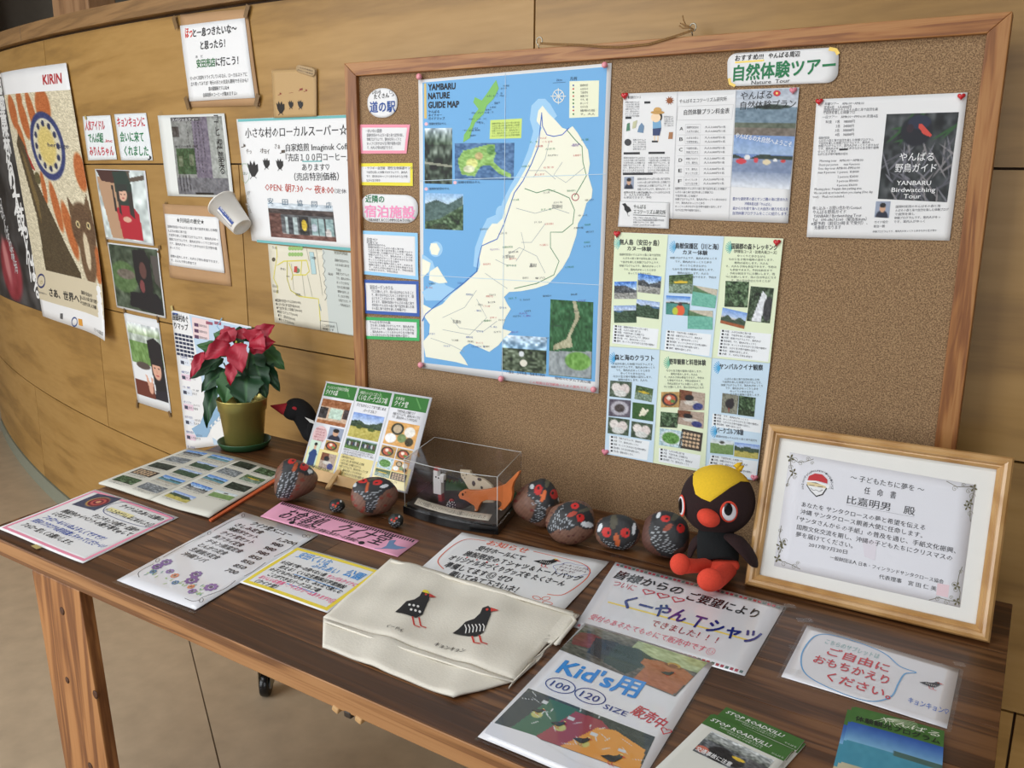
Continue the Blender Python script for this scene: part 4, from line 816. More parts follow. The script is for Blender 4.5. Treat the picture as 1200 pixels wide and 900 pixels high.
# ============================================================ papers on the curved wall
def wsheet(name, label, q, mat=None, cat='notice', **k): k.setdefault('off', .002); s = Sheet(name, label, cat, WALL, q, mat or M_PAPER, **k); s.mode = 'px'; return s
def mosaic(w_, h_):
    C = Cv(w_, h_, (206, 196, 168)); r = np.random.RandomState(4); tile = r.rand(h_, w_)*50-25; C.a += tile[..., None]
    O, D_ = (176, 96, 44), (74, 60, 36)
    for x, y, rx, ry, rot in ((.12, .1, .07, .1, -.25), (.3, .14, .06, .12, -.35), (.62, .08, .1, .1, .1), (.45, .12, .05, .14, -.3), (.28, .03, .05, .05, 0), (.95, .42, .07, .1, -.1), (.42, .52, .035, .09, 0), (.55, .62, .05, .14, -.2), (.68, .74, .06, .16, -.25), (.98, .9, .05, .1, 0), (.2, .28, .05, .12, -.3)): C.el(x, y, rx, ry, O, .2, rot)
    C.pg([(.08, .28), (.15, .22), (.24, .3), (.32, .48), (.46, .66), (.6, .84), (.72, .97), (.72, 1), (.2, 1), (.22, .7), (.14, .45)], D_)
    C.pg([(.22, .29), (.3, .38), (.34, .43), (.29, .42)], (160, 44, 34)); C.el(.35, .47, .045, .035, (88, 80, 46)); C.pg([(.14, .3), (.2, .36), (.3, .6), (.28, .74), (.2, .5)], (110, 90, 50))
    C.el(.58, .29, .23, .185, (44, 54, 104), .05).el(.58, .29, .185, .15, (206, 200, 176), .05).el(.58, .29, .12, .11, (206, 186, 112), .3)
    for k in range(12): a = k*math.pi/6; C.el(.58+.15*math.cos(a), .29+.122*math.sin(a), .022, .018, (40, 46, 80))
    C.el(.86, .72, .15, .14, (92, 66, 42)).pg([(.72, .66), (.72, .55), (.8, .62)], (98, 72, 46)).pg([(.9, .62), (.97, .53), (1, .66)], (98, 72, 46)).el(.86, .88, .1, .14, (104, 78, 52)).el(.86, .84, .035, .1, (206, 190, 160)).el(.8, .7, .025, .02, (210, 190, 140)).el(.93, .7, .025, .02, (210, 190, 140)).el(.8, .7, .012, .012, (30, 24, 20)).el(.93, .7, .012, .012, (30, 24, 20))
    C.a += (r.rand(h_, w_)*36-18)[..., None]; return C
s = wsheet('mosaic_poster', 'large orange and cream mosaic poster with blue ring and brown animal, on the wall', [(4, 86), (80, 74), (137, 398), (54, 370)], cat='poster', amp=.004, seed=3, nx=20, ny=30, curl=.035, off=.006)
L0, L1 = [(4, 86), (54, 370)], [(80, 74), (137, 398)]
def lp(a, b_, f): return (a[0]+(b_[0]-a[0])*f, a[1]+(b_[1]-a[1])*f)
s.photo([lp(*L0, .09), lp(*L1, .097), lp(*L1, .80), lp(*L0, .80)], mosaic(92, 250), 1)
s.quad([lp(*L0, .80), lp(*L1, .80), lp(*L1, .925), lp(*L0, .93)], (206, 194, 166), 1, 10)
s.t('KIRIN', (54.5, 99.5), (75.5, 97.5), 14, (176, 28, 36), .045); s.t('heritage', (60, 172), (84, 174), 6, (36, 44, 84), .02, 4)
s.t('さあ、世界へ！', (62, 346), (98, 355), 9, BK, .05)
for i in range(3): s.t(fl([7, 10, 9][i], i), (98, 344+i*6.2), (98+[15, 22, 22][i], 348.5+i*6.7), 4, BK, .03)
s.oval((52, 329), 4.4, 7.5, (44, 54, 104), 3, w_=.008); s.t('さ', (51, 332), (54, 332), 4, (150, 130, 60)); s.t(fl(8), (49, 343), (59, 345.5), 2, GY)
s.oval((90, 377), 3, 5, (60, 80, 130), 3, w_=.006); s.quad([(94, 373), (99, 374), (100, 382), (95, 381)], (214, 150, 50), 2, 2); s.poly([(74, 367), (77, 367), (77, 374), (74, 373)], (90, 90, 90), 3); s.t('さとう・やんばる国立公園', (117, 387), (133, 392), 4, BK, .02)
s.done()
s = wsheet('dark_poster', 'dark poster with white vertical writing left of the mosaic poster', [(-46, 100), (4.5, 88), (54, 366), (-4, 342)], mat=paper((58, 56, 56)), cat='poster', amp=.003, seed=8, nx=12, ny=24, off=.003)
cv = Cv(50, 200, (52, 50, 50)); cv.speck(30, 3, 7).vg((92, 90, 88), (50, 48, 48), 0, .5).el(.55, .86, .2, .14, (132, 34, 46), .2, -.15).el(.62, .5, .1, .12, (26, 22, 22)).speck(24, 9, 10).el(.5, .82, .05, .1, (190, 120, 120), .6, -.1)
s.photo([(-45, 100.5), (4, 88.5), (53.5, 365), (-3.5, 341)], cv, 1)
s.vt('うつり太鼓のみちる', (-1, 100), (14, 210), 9, (226, 226, 224), .03, 4) if False else None
s.vt('道に響の森からの', (0, 100), (17, 222), 8, (220, 220, 218), .03, 4); s.vt('り太鼓やんばる', (14, 212), (47, 350), 9, (232, 232, 230), .03, 4)
s.vt(fl(14), (-6, 210), (22, 320), 4, (190, 190, 190), 0, 4); s.done()
def hand(name, label, q, lines, seed):
    s = wsheet(name, label, q, mat=paper((226, 230, 232)), cat='card', amp=.001, seed=seed); s.mode = 'uv'
    for (tx, u0, u1, v, h, c_) in lines: s.t(tx, (u0, v), (u1, v+.01), h, c_, .03)
    return s
s = hand('handwritten_card', 'small white card handwritten in red and green, left one of the wall pair', [(97.5, 136.5), (130, 135), (138, 187), (104, 188)], [('人気アイドル', .06, .76, .3, .2, (196, 40, 60)), ('でんぱ組', .12, .66, .58, .2, (30, 120, 70)), ('.inc', .7, .95, .6, .08, (196, 40, 60)), ('みりんちゃん', .1, .94, .88, .2, (196, 40, 60))], 1); s.tape((102, 138), 4, 5, .5, M_CTAPE) ; s.done(); s.ob['group'] = 'handwritten cards on the wall'
s = hand('handwritten_card', 'small white handwritten card with a black note mark, right one of the wall pair', [(134.5, 134), (172, 132.5), (180, 188), (143, 188)], [('キョンキョンに', .06, .92, .26, .2, (196, 40, 60)), ('会いに来て', .08, .82, .58, .2, (30, 120, 70)), ('くれました', .16, .9, .88, .2, (30, 120, 70)), ('♪', .86, .97, .99, .13, BK)], 2); s.done(); s.ob['group'] = 'handwritten cards on the wall'
def wphoto(label, q, cv, inset, seed=0, tapes=()):
    s = wsheet('photo_print', label, q, mat=paper((222, 224, 226)), cat='photograph', amp=.0015, seed=seed, nx=10, ny=12); s.mode = 'uv'; u, v, u1, v1 = inset
    s.photo([(u, v), (u1, v), (u1, v1), (u, v1)], cv, 1); s.mode = 'px'
    for (x, y, a, b_, ang) in tapes: s.tape((x, y), a, b_, ang, M_TAPE)
    s.done(); s.ob['group'] = 'taped photographs of a visitor'; return s
cv = Cv(64, 96, (196, 206, 204)); cv.speck(50, 3, 7).pg([(0, .1), (.36, .1), (.5, .45), (.45, 1), (.15, 1)], (178, 142, 112)).pg([(0, 0), (.62, 0), (.5, .2), (.1, .16)], (70, 40, 34)).pg([(.6, 0), (.72, 0), (.7, .1), (1, .05), (1, .12), (.7, .16)], (90, 78, 66)).pg([(.36, .02), (.64, .0), (.72, .2), (.7, .66), (.42, .66), (.38, .3)], (40, 56, 48)).pg([(.34, .55), (.46, .5), (.7, .5), (.82, .62), (.84, .98), (.4, .99)], (172, 30, 46)).el(.52, .34, .09, .1, (214, 170, 146)).el(.49, .34, .018, .008, (50, 34, 32)).el(.56, .34, .018, .008, (50, 34, 32)).el(.525, .395, .025, .008, (176, 84, 84)).pg([(.4, .2), (.64, .2), (.62, .29), (.42, .3)], (44, 48, 44)).pg([(.62, .3), (.72, .3), (.72, .68), (.62, .62)], (52, 44, 40)).pg([(.4, .3), (.45, .3), (.46, .66), (.4, .6)], (52, 44, 40)).el(.55, .7, .09, .04, (210, 166, 142)).pg([(.3, .22), (.34, .22), (.36, .6), (.31, .6)], (40, 34, 34))
wphoto('taped photo of a person in a red jacket with long dark hair, uppermost of three', [(112.5, 198), (171, 200), (181.5, 288), (125.5, 280)], cv, (.02, .01, .97, .97), 4)
cv = Cv(64, 86, (58, 70, 52)); cv.speck(34, 5, 6).el(.25, .5, .3, .25, (80, 106, 62)).el(.3, .45, .2, .08, (104, 96, 84)).speck(20, 15).pg([(.5, .05), (.75, .02), (.85, .2), (.84, .7), (.6, .75), (.5, .5)], (22, 18, 20)).pg([(.86, .1), (1, .1), (1, .6), (.9, .5)], (80, 74, 70)).el(.68, .35, .07, .13, (92, 58, 52)).pg([(.35, .72), (.9, .68), (1, .8), (1, 1), (.3, .95)], (20, 16, 20)).el(.63, .6, .05, .1, (120, 60, 60))
wphoto('taped dark photo of a seated person with long black hair outdoors, middle of three', [(127, 284), (186.5, 291), (195.5, 373), (138, 360)], cv, (.02, .02, .98, .97), 6, ((126, 283, 4, 9, .3), (187, 298, 5, 9, .3), (188, 290, 5, 5, .3)))
cv = Cv(50, 100, (170, 180, 170)); cv.vg((220, 226, 230), (150, 170, 130), 0, .15).speck(60, 4, 7).mix(((cv.Y > .25)*(cv.Y < .55)*1.), (106, 140, 76)).speck(30, 7).mix((cv.Y > .55)*1., (226, 228, 230)).el(.35, .57, .22, .05, (84, 72, 66)).rc(0, .78, .6, 1, (104, 48, 34)).pg([(.58, .2), (.8, .15), (1, .22), (1, 1), (.66, .95), (.6, .6)], (26, 22, 26)).el(.76, .58, .13, .14, (214, 164, 140)).el(.7, .56, .025, .012, (40, 26, 26)).el(.82, .56, .025, .012, (40, 26, 26)).el(.76, .66, .05, .012, (180, 80, 80)).el(.76, .61, .015, .02, (196, 140, 118)).pg([(.6, .42), (.95, .42), (.95, .52), (.6, .52)], (28, 22, 26)).el(.5, .86, .07, .08, (214, 164, 140)).pg([(.42, .84), (.38, .68), (.44, .7), (.5, .82)], (214, 164, 140)).pg([(.52, .82), (.55, .7), (.6, .72), (.57, .84)], (214, 164, 140)).pg([(.62, .88), (1, .84), (1, 1), (.6, 1)], (34, 30, 40))
wphoto('taped photo of a smiling person holding up two fingers, lowest of three', [(146, 366), (186.5, 375), (201.5, 484), (163, 471)], cv, (.04, .09, .98, .9), 9, ((162, 473, 4, 11, -.3), (200, 485, 5, 7, .5), (147, 364, 5, 5, .5), (186, 374, 4, 8, .2)))
# newspaper cutting
s = wsheet('newspaper_cutting', 'grey and purple newspaper cutting with a green photo in a clear sleeve on the wall', [(186, 135.5), (264.5, 133), (275.5, 232), (198, 229.5)], mat=paper((224, 226, 222)), cat='newspaper', lam=True, amp=.0015, seed=5); s.mode = 'uv'
cv = Cv(60, 90, (138, 140, 138)); cv.rc(.42, 0, .72, 1, (116, 108, 124)).rc(.72, .03, 1, .84, (160, 164, 160)).rc(0, 0, .6, .05, (90, 90, 94)).rc(0, .12, .14, .25, (70, 66, 66)).rc(.04, .4, .42, .74, (58, 84, 54)).rc(.08, .5, .16, .64, (110, 120, 96)).rc(.3, .48, .38, .62, (110, 120, 96)).rc(0, .78, 1, 1, (112, 112, 118)).rc(.34, .97, .7, 1, (20, 20, 24)).speck(24, 3, 24)
s.photo([(.2, .03), (.96, .03), (.955, .97), (.19, .975)], cv, 1)
s.vt('コーヒー畑に夢実る', (.875, .04), (.885, .72), .085, (36, 36, 40), .01, 3)
for i in range(9): s.vt(fl(16, i), (.24+.05*i+(.02 if i > 4 else 0), .08+.66*(i < 4)), (.24+.05*i+(.02 if i > 4 else 0), (.94 if i < 4 else .7)), .02, (60, 60, 66), 0, 3)
s.t('スペシャルティー', (.22, .075), (.62, .075), .035, (230, 230, 230), .01); s.t('地元での豊かな味', (.22, .4), (.56, .4), .03, (50, 50, 54)); s.mode = 'px'
s.tape((190, 133), 8, 5, .3, M_FILM); s.done()
# kraft-backed notices
def kraft(name, label, kq, wq, seed):
    k = wsheet(name, label, kq, mat=M_KRAFT, amp=.0025, seed=seed, nx=12, ny=14)
    i_ = Sheet('white_sheet', '', '', WALL, wq, M_PAPER, off=.0052, parent=k.ob, amp=.0015, seed=seed); i_.mode = 'uv'; return k, i_
k, s = kraft('history_notice', 'white text sheet on brown kraft backing with cut corners, left of the paper cup', [(192.5, 239), (262, 242.5), (272, 335.5), (201, 325)], [(195.5, 250.5), (258, 254.5), (265, 320), (201.5, 310.5)], 3)
s.t('★共同店の歴史★', (.24, .14), (.74, .14), .085, (40, 44, 44), .02)
for i, n in enumerate((23, 9, 23, 23, 22, 5, 0, 22, 12)):
    if n: s.t(fl(n, i), (.04, .26+i*.082), (.04+n*.04, .26+i*.082), .05, GY, .005)
s.done(); k.tape((197, 241), 4, 9, .6); k.done()
k, s = kraft('shop_notice', 'white notice with red and green words on brown kraft paper, highest on the wall', [(212, 17.4), (291, 11), (306, 123.7), (223, 126)], [(213, 30.5), (289, 21.6), (301, 115), (224, 119)], 7)
s.t('ほっ', (.07, .16), (.19, .16), .13, (206, 60, 44), .04); s.t('と一息つきたいな〜', (.2, .16), (.87, .16), .1, BK, .04); s.t('と思ったら！', (.3, .33), (.68, .33), .1, BK, .04)
s.t('安田売店', (.2, .56), (.5, .56), .1, (46, 110, 60), .045); s.t('に行こう！', (.51, .56), (.84, .56), .1, BK, .04); s.t('あ　だ', (.2, .44), (.32, .44), .035, GY)
for i, (n, u) in enumerate(((20, .06), (20, .06), (9, .34), (14, .24))): s.t(['せっかく北部をドライブしているなら、ローカルストアに', '立ち寄ってみては？地元の方との交流も期待できるかも！', '旅の醍醐味ですよね★', '自家焙煎のコーヒーが飲めますよ♪'][i], (u, .72+i*.077), (1-u, .72+i*.077), .05, (50, 50, 54), .01)
s.done()
for x, y in ((208, 27), (292, 14), (222, 121), (304, 118)): k.tape((x, y), 7, 15, .4 if x < 250 else -.5)
k.done()
# small bagged card
s = wsheet('bird_card', 'small beige card with three black bird shapes in a clear bag on the wall', [(320, 83), (372.5, 81), (373, 136.5), (323.5, 138.5)], mat=paper((200, 164, 112)), cat='card', lam=True, off=.005, amp=.001, seed=2)
def birdie(s, x, y, k, c=(34, 32, 32), L=4):
    s.poly([(x-5*k, y-6*k), (x-3*k, y-4*k), (x-2.5*k, y-8*k), (x-.5*k, y-4*k), (x+1*k, y-8*k), (x+2*k, y-4*k), (x+4*k, y-5*k), (x+4.5*k, y+1*k), (x+1.5*k, y+6*k), (x-1*k, y+6*k), (x-3.5*k, y+1*k)], c, L)
    s.line([(x-1*k, y+6*k), (x-2.5*k, y+8*k)], .0015, c, L); s.line([(x+1.5*k, y+6*k), (x+3*k, y+7.5*k)], .0015, c, L)
birdie(s, 331.5, 127, 1.05); birdie(s, 343.5, 123, .65); birdie(s, 354.5, 123, .7)
for x, y, c_ in ((328, 112, '♪'), (341, 111, '∽'), (352, 107, '♫'), (358, 108, '♪')): s.t(c_, (x, y), (x+5, y-.5), 4, (150, 60, 50))
s.done()
c_ = Sheet('price_tag', '', '', WALL, [(351, 76), (373, 81), (371.5, 91), (349.5, 84)], paper((176, 148, 108)), off=.009, parent=s.ob, shape=rr(6, .35, 2)); c_.mode = 'uv'; c_.t('こちらの商品は', (.08, .42), (.9, .42), .2, (60, 50, 40)); c_.t('売店にて販売中', (.1, .78), (.92, .78), .2, (60, 50, 40)); c_.done()
fq = [WALL.pos(*WALL.un(x, y), .0075) for x, y in ((320, 81), (374, 79.5), (374.5, 138), (323, 140))]; mk('clear_bag', fq, [(3, 2, 1, 0)], M_FILM, s.ob)
# supermarket poster
s = wsheet('local_store_poster', 'white poster with black and red words and a shop photo, behind the cup', [(279, 139.8), (430, 134), (425, 295), (297, 282)], cat='poster', amp=.0012, seed=4, nx=16, ny=16, off=.004)
TEAL = (110, 180, 180); s.quad([(281, 140), (429, 134.2), (429, 137.5), (281, 143)], TEAL, 1, 10); s.quad([(303, 281), (425, 291.5), (425, 295), (303, 283.8)], TEAL, 1, 10)
s.t('小さな村のローカルスーパー☆', (290, 161), (408.5, 157.5), 11, BK, .018)
s.t('自家焙煎 Imaginuk Coffee', (337, 177), (417, 175), 8.5, BK, .018); s.t('『売店１００円コーヒー』', (337, 188.5), (411, 187.5), 8.5, BK, .015); s.line([(356, 189.3), (379, 189)], .003, TEAL, 2)
s.t('あります♡', (356, 199.5), (388, 199.5), 8, BK, .015); s.t('（売店特別価格）', (347, 211), (399, 210.5), 8.5, BK, .015)
s.t('OPEN: 朝7:30 〜 夜8:00', (313, 223), (393, 227), 9, (186, 60, 40), .01); s.t('（定休', (394, 226), (408, 226.5), 5, GY)
for (x, y, k) in ((299, 199, 1.35), (314.5, 192, .85), (330, 193, .9)): birdie(s, x, y, k)
for x, y, t_ in ((285, 173, '♪'), (291, 180, 'やっ'), (307, 179, 'ﾎ'), (312, 180, 'ﾖｲ'), (324, 174, 'さぁ'), (330, 180, '♫')): s.t(t_, (x, y), (x+6, y+.3), 6, (90, 80, 70))
s.line([(287, 192), (285, 200), (286, 210), (290, 215), (294, 210), (295, 200), (291, 192), (287, 192)], .0014, (130, 170, 130), 2); s.t('はい', (287, 205), (293, 205), 4, (90, 120, 90))
cv = Cv(76, 46, (150, 140, 136)); cv.rc(0, 0, 1, .2, (196, 206, 214)).rc(0, .16, 1, .32, (62, 50, 46)).rc(.0, .3, .2, .9, (92, 56, 46)).rc(.2, .32, 1, .85, (90, 92, 94)).rc(.26, .4, .44, .88, (176, 190, 190)).rc(.3, .4, .38, .95, (60, 62, 66)).rc(.48, .35, .62, 1, (34, 32, 32)).el(.55, .6, .04, .16, (206, 176, 46)).rc(.66, .4, .98, .85, (150, 176, 176)).rc(.75, .38, .77, .9, (60, 58, 58)).rc(.85, .38, .87, .9, (60, 58, 58)).el(.7, .65, .04, .12, (190, 196, 206)).el(.9, .8, .04, .14, (206, 200, 196)).rc(0, .88, 1, 1, (112, 74, 64)).speck(34, 6, 14)
s.photo([(315.5, 237), (391.5, 241), (396, 283.5), (319.5, 277.5)], cv, 1)
for i, ch in enumerate('安田協同店'): s.t(ch, (316+i*17, 238.6+i*1.2), (322.5+i*17, 238.8+i*1.2), 7, (60, 96, 120), .01)
s.done()
# hand drawn map
s = wsheet('hand_drawn_map', 'hand-drawn village map with yellow roads on cream paper, below the store poster', [(315, 286), (428, 298), (425, 395), (323, 377.5)], mat=paper((222, 216, 196)), cat='map', amp=.001, seed=1, nx=12, ny=12, off=.003)
s.quad([(379, 292), (427, 298), (424.5, 394), (388, 388)], (200, 206, 200), 1, 6)
YL = (216, 206, 90)
for P_ in ([(325, 288), (326, 300), (324, 312), (334, 306), (361, 305)], [(324, 312), (322, 326), (327, 336), (326, 344)], [(361, 305), (364, 318), (360, 322), (345, 322), (340, 308)], [(355, 306), (354, 322)], [(345, 322), (343, 328)], [(338, 306), (338, 326), (342, 340), (352, 347), (375, 350), (377, 376)]): s.line(P_, .0035, YL, 2)
for P_ in ([(338, 305), (338, 328), (343, 341), (356, 347)], [(356, 322), (359, 347)], [(362, 322), (368, 348)], [(360, 288), (364, 306)], [(372, 292), (380, 346)], [(343, 309), (346, 340)]): s.line(P_, .0009, (110, 110, 96), 3)
s.line([(380+3*math.sin(i*1.9)*.6+i*.22, 293+i*3.1) for i in range(20)], .0012, (84, 90, 92), 3)
for i in range(10): s.oval((341+(i % 5)*3.4, 291+(i//5)*7), 2, 2.4, (150, 186, 110), 3)
s.quad([(364, 295), (369, 295.5), (372.5, 321), (367, 321)], (176, 206, 208), 2, 2); s.line([(364, 295), (369, 295.5), (372.5, 321), (367, 321)], .0008, GY, 3, True)
s.oval((350, 317), 3, 3, (110, 140, 100), 3); s.poly([(346.5, 312), (350, 312), (350, 319), (346, 319)], (190, 70, 60), 4); s.oval((322, 304), 2, 2.4, (90, 80, 60), 3); s.line([(337, 323.5), (341, 324)], .0015, BK, 3); s.line([(376, 356), (378, 364)], .0035, (140, 160, 170), 3)
s.line([(377, 375.5), (396, 378), (398, 390.5)], .0012, BK, 3); s.line([(377, 375.5), (377.5, 388)], .0012, BK, 3); s.t('ここは安田の村', (379, 382), (394, 384), 3, BK); s.t('地図です', (379.5, 386), (393, 388), 3, BK)
for i in range(6): s.t('●'+fl([9, 12, 10, 9, 7, 5][i], i)+'(000-000)', (324+i*.8, 353+i*4.4), (324+i*.8+[30, 28, 30, 24, 20, 18][i], 356+i*4.9), 3.4, (70, 66, 60))
s.t('安田共同店', (393, 297), (409, 299), 4.4, (90, 84, 50), .02)
for i in range(11): s.t(fl([8, 9, 3, 8, 9, 8, 9, 7, 8, 9, 8][i], i), (394+i*.5, 306+i*5.2), (394+i*.5+[16, 16, 6, 15, 16, 14, 14, 13, 13, 14, 13][i], 308+i*5.2), 3, (70, 66, 60))
for (x, y, t_) in ((320, 291, 'うみ'), (330, 316, 'かわ'), (321, 336, '田んぼ'), (322, 342, '山道'), (348, 346, '堤防'), (386, 322, '海岸'), (366, 303, '港')): s.t(t_, (x, y), (x+6, y+1), 3, (80, 76, 70))
s.done()
# blue and white map sheet behind the poinsettia
s = wsheet('attractions_map_poster', 'tall white and pale blue illustrated map sheet on the wall behind the poinsettia', [(202, 363), (296, 382.5), (309, 515), (220, 526.5)], cat='map', amp=.0012, seed=6, nx=14, ny=20, off=.003)
s.quad([(223, 369), (295, 384), (307, 514), (252, 521)], (186, 208, 228), 1, 12)
s.quad([(226, 371), (246, 375), (247, 398), (228, 396)], (230, 206, 206), 2, 3)
s.t('国頭村めぐ', (204, 374), (222, 378), 8, BK, .03); s.t('りマップ', (206, 384), (222, 387), 7, BK, .03); s.quad([(204, 366), (210, 367), (210, 369), (204.5, 368)], (60, 100, 190), 3, 1)
for j in range(6):
    for i in range(5): x, y = 206+i*4.3+j*.5, 389.5+j*4.6+i*.9; s.quad([(x, y), (x+3.6, y+.7), (x+3.8, y+3.8), (x+.2, y+3)], (40, 48, 76), 3, 1)
for j in range(9):
    y = 376+j*17.5; 
    if j >= 2: 
        x = 209+j*1.5; s.quad([(x, y+9), (x+11, y+11), (x+11.5, y+18), (x+.8, y+16)], (226, 200, 214) if j % 2 else (220, 226, 236), 3, 1); s.quad([(x+1, y+11), (x+5, y+12), (x+5.5, y+16), (x+1.5, y+15)], (64, 68, 86), 4, 1); s.t(fl(5, j), (x+.5, y+8), (x+9, y+9.5), 2.6, (60, 80, 150)); s.t(fl(5, j+2), (x+6, y+15), (x+17, y+17), 2.6, GY); s.t(fl(5, j), (x+12, y+12), (x+19, y+13), 2.4, GY)
    x = 229+j*.2
    if j < 3: s.quad([(x, 378+j*7), (x+5, 379+j*7), (x+5.3, 383+j*7), (x+.4, 382+j*7)], (90, 60, 90), 4, 1); s.t(fl(5), (x+6, 382+j*7), (x+15, 384+j*7), 2.6, GY)
for x, y in ((243, 376), (264, 381), (281, 384), (253, 376)): s.quad([(x, y), (x+8, y+1.6), (x+8, y+5), (x, y+3.6)], (150, 84, 104), 3, 1)
s.poly([(226, 502), (236, 496), (242, 480), (256, 478), (262, 490), (250, 500), (244, 512), (232, 512)], (140, 176, 206), 3); s.poly([(246, 500), (262, 484), (290, 470), (300, 514), (262, 520), (250, 512)], (236, 236, 234), 3)
s.line([(262, 372.5), (256, 382), (262, 390), (258, 396)], .004, (120, 170, 200), 3)
s.tape((203, 361), 5, 6, .3, M_CTAPE); s.done()
# paper cup taped to the poster
cr = root('paper_cup', 'white paper cup with blue print taped sideways over the store poster', 'cup', WALL.pos(*WALL.un(292, 252), .03))
c0 = WALL.pos(*WALL.un(279, 238), .052); c1 = WALL.pos(*WALL.un(302, 272), .036); ax = (c1-c0)/np.linalg.norm(c1-c0); Lc = .098; kk = depth(c0)/FPX
M_CUP = plain('cup_paper', (236, 232, 224), .45, .01)
prof = [(.0365, 0), (.0375, .0015), (.0385, .0005), (.0385, -.0015), (.037, -.002), (.0275, .094), (.0275, .096), (.0262, .096), (.0262, .088), (.0005, .088)]
lathe('cup_body', c0, [(.0385*1.12, -.002), (.0395*1.12, 0), (.0385*1.12, .0022), (.0365*1.12, .002), (.029, .096), (.028, .0985), (.0265, .0985), (.0262, .092), (.0003, .092), (.0003, .0905), (.0255, .09), (.0345*1.12, .001)], M_CUP, cr, 48, axis=ax, cap=False)
# blue printed logo on the side facing the room
nv = (CAM-c0)/np.linalg.norm(CAM-c0); sx = np.cross(ax, nv); sx /= np.linalg.norm(sx); nv = np.cross(sx, ax)
if sx[0]*BR[0]+sx[1]*BR[1] > 0: sx = -sx
class CupS:
    def un(s, x, y): return np.array([x, y])
    def pos(s, a, b_, off=0):
        h = b_; r = .0408-(.0408-.029)*h/.096+.0004+off; return c0+ax*h+(sx*math.sin(a/r)+nv*math.cos(a/r))*r
lg = Sheet('logo_print', '', '', CupS(), [(.026, .028), (.026, .088), (.010, .088), (.010, .028)], paper((232, 230, 226)), off=.0001, parent=cr, nx=8, ny=6, thick=.0001); lg.mode = 'uv'
lg.rect(0, .45, 1, 1, (52, 78, 150), 1); lg.line([(0, 0), (1, 0), (1, 1), (0, 1)], .0009, (52, 78, 150), 2, True); lg.t('売店コーヒー', (.04, .78), (.94, .78), .34, (226, 228, 236), .03, 3); lg.t('♨', (.3, .4), (.46, .4), .28, (52, 78, 150), 0, 3); lg.done()
tube('tape_strip', [WALL.pos(*WALL.un(296, 224), .012), WALL.pos(*WALL.un(303, 236), .0405), WALL.pos(*WALL.un(308, 250), .0405)], [.004, .004, .004], M_FILM, cr, 8, .1)
# ============================================================ papers lying on the table
def tsheet(name, label, q, mat=None, cat='notice', **k): k.setdefault('off', .001); s = Sheet(name, label, cat, TABLE, q, mat or M_PAPER, **k); s.mode = 'uv'; return s
def lamfilm(s, m):
    """clear laminate rim around a printed sheet"""
    o = .0002; q = [s.surf.pos(*s.ab(u, v), s.off-.0004) for u, v in ((-m, -m*1.2), (1+m, -m*1.2), (1+m, 1+m*1.2), (-m, 1+m*1.2))]
    mk('laminate_rim', q, [(3, 2, 1, 0)], M_FILM, s.ob)
# booklet, open
s = tsheet('open_booklet', 'open picture booklet with an orange back cover edge, lying below the poinsettia', [(221, 527.5), (283.5, 541), (177, 588.5), (116, 570)], mat=paper((214, 212, 200)), cat='booklet', amp=.002, seed=2, off=.006, thick=.004)
def bph(s, u0, v0, u1, v1, k, sd): s.photo([(u0, v0), (u1, v0), (u1, v1), (u0, v1)], ph(k, 22, 14, sd), 2)
ks = ['rocky', 'city', 'dark', 'stones', 'forest', 'sea', 'bay', 'bay', 'sea', 'city']
for i in range(5):
    for j in range(2):
        u0, v0 = .05+.48*j, .05+.185*i; bph(s, u0+.02, v0, u0+.4, v0+.115, ks[i+5*j], i*3+j); s.t(fl(16, i), (u0+.02, v0+.14), (u0+.38, v0+.14), .012, GY); s.t(fl(14, i+2), (u0+.02, v0+.158), (u0+.34, v0+.158), .012, GY)
s.done()
s2 = Sheet('right_page', '', '', TABLE, [(283.5, 541), (334, 554.5), (245, 610), (177, 588.5)], paper((214, 212, 200)), off=.005, amp=.002, seed=4, parent=s.ob, thick=.003); s2.mode = 'uv'
for i in range(5):
    for j in range(2):
        if (i, j) == (4, 1): continue
        u0, v0 = .04+.48*j, .05+.185*i; bph(s2, u0+.02, v0, u0+.42, v0+.115, ['dark', 'city', 'sea', 'rocky', 'field', 'forest', 'river', 'dark', 'golf'][i+5*j], i*5+j); s2.t(fl(15, i), (u0+.02, v0+.14), (u0+.38, v0+.14), .012, GY)
s2.done()
mk('back_cover', [TABLE.pos(*TABLE.un(x, y), z) for x, y in ((245, 611), (247.5, 612.5), (336, 557.5), (334, 555)) for z in (.001, .0045)], [(1, 3, 5, 7), (0, 6, 4, 2), (0, 2, 3, 1), (2, 4, 5, 3), (4, 6, 7, 5), (6, 0, 1, 7)], plain('orange_cover', (206, 96, 50), .5), s.ob)
# instagram notice
s = tsheet('pink_bordered_notice', 'white handwritten notice with pink border and small spiral photo, leftmost on the table', [(112, 575), (209.5, 607), (97, 661), (-3, 621)], amp=.0016, seed=3)
PK = (240, 150, 175); s.border(.02, .045, PK, 1)
cv = Cv(34, 26, (70, 74, 96)); cv.speck(14, 2).el(.55, .5, .33, .36, (196, 150, 80)).el(.58, .5, .3, .32, (110, 30, 50)).el(.58, .5, .22, .24, (190, 90, 80)).el(.58, .5, .15, .16, (110, 30, 50)).el(.58, .5, .08, .09, (220, 160, 120)); s.photo([(.1, .06), (.36, .02), (.36, .33), (.1, .35)], cv, 2)
HB, HK = (50, 80, 170), (36, 36, 40)
s.line([(.4, .1), (.5, .03), (.95, .03), (.97, .12), (.93, .3), (.5, .32), (.38, .22), (.4, .1)], .0016, (70, 80, 130), 2, sm=True); s.rect(.42, .2, .7, .26, (240, 230, 170), 2)
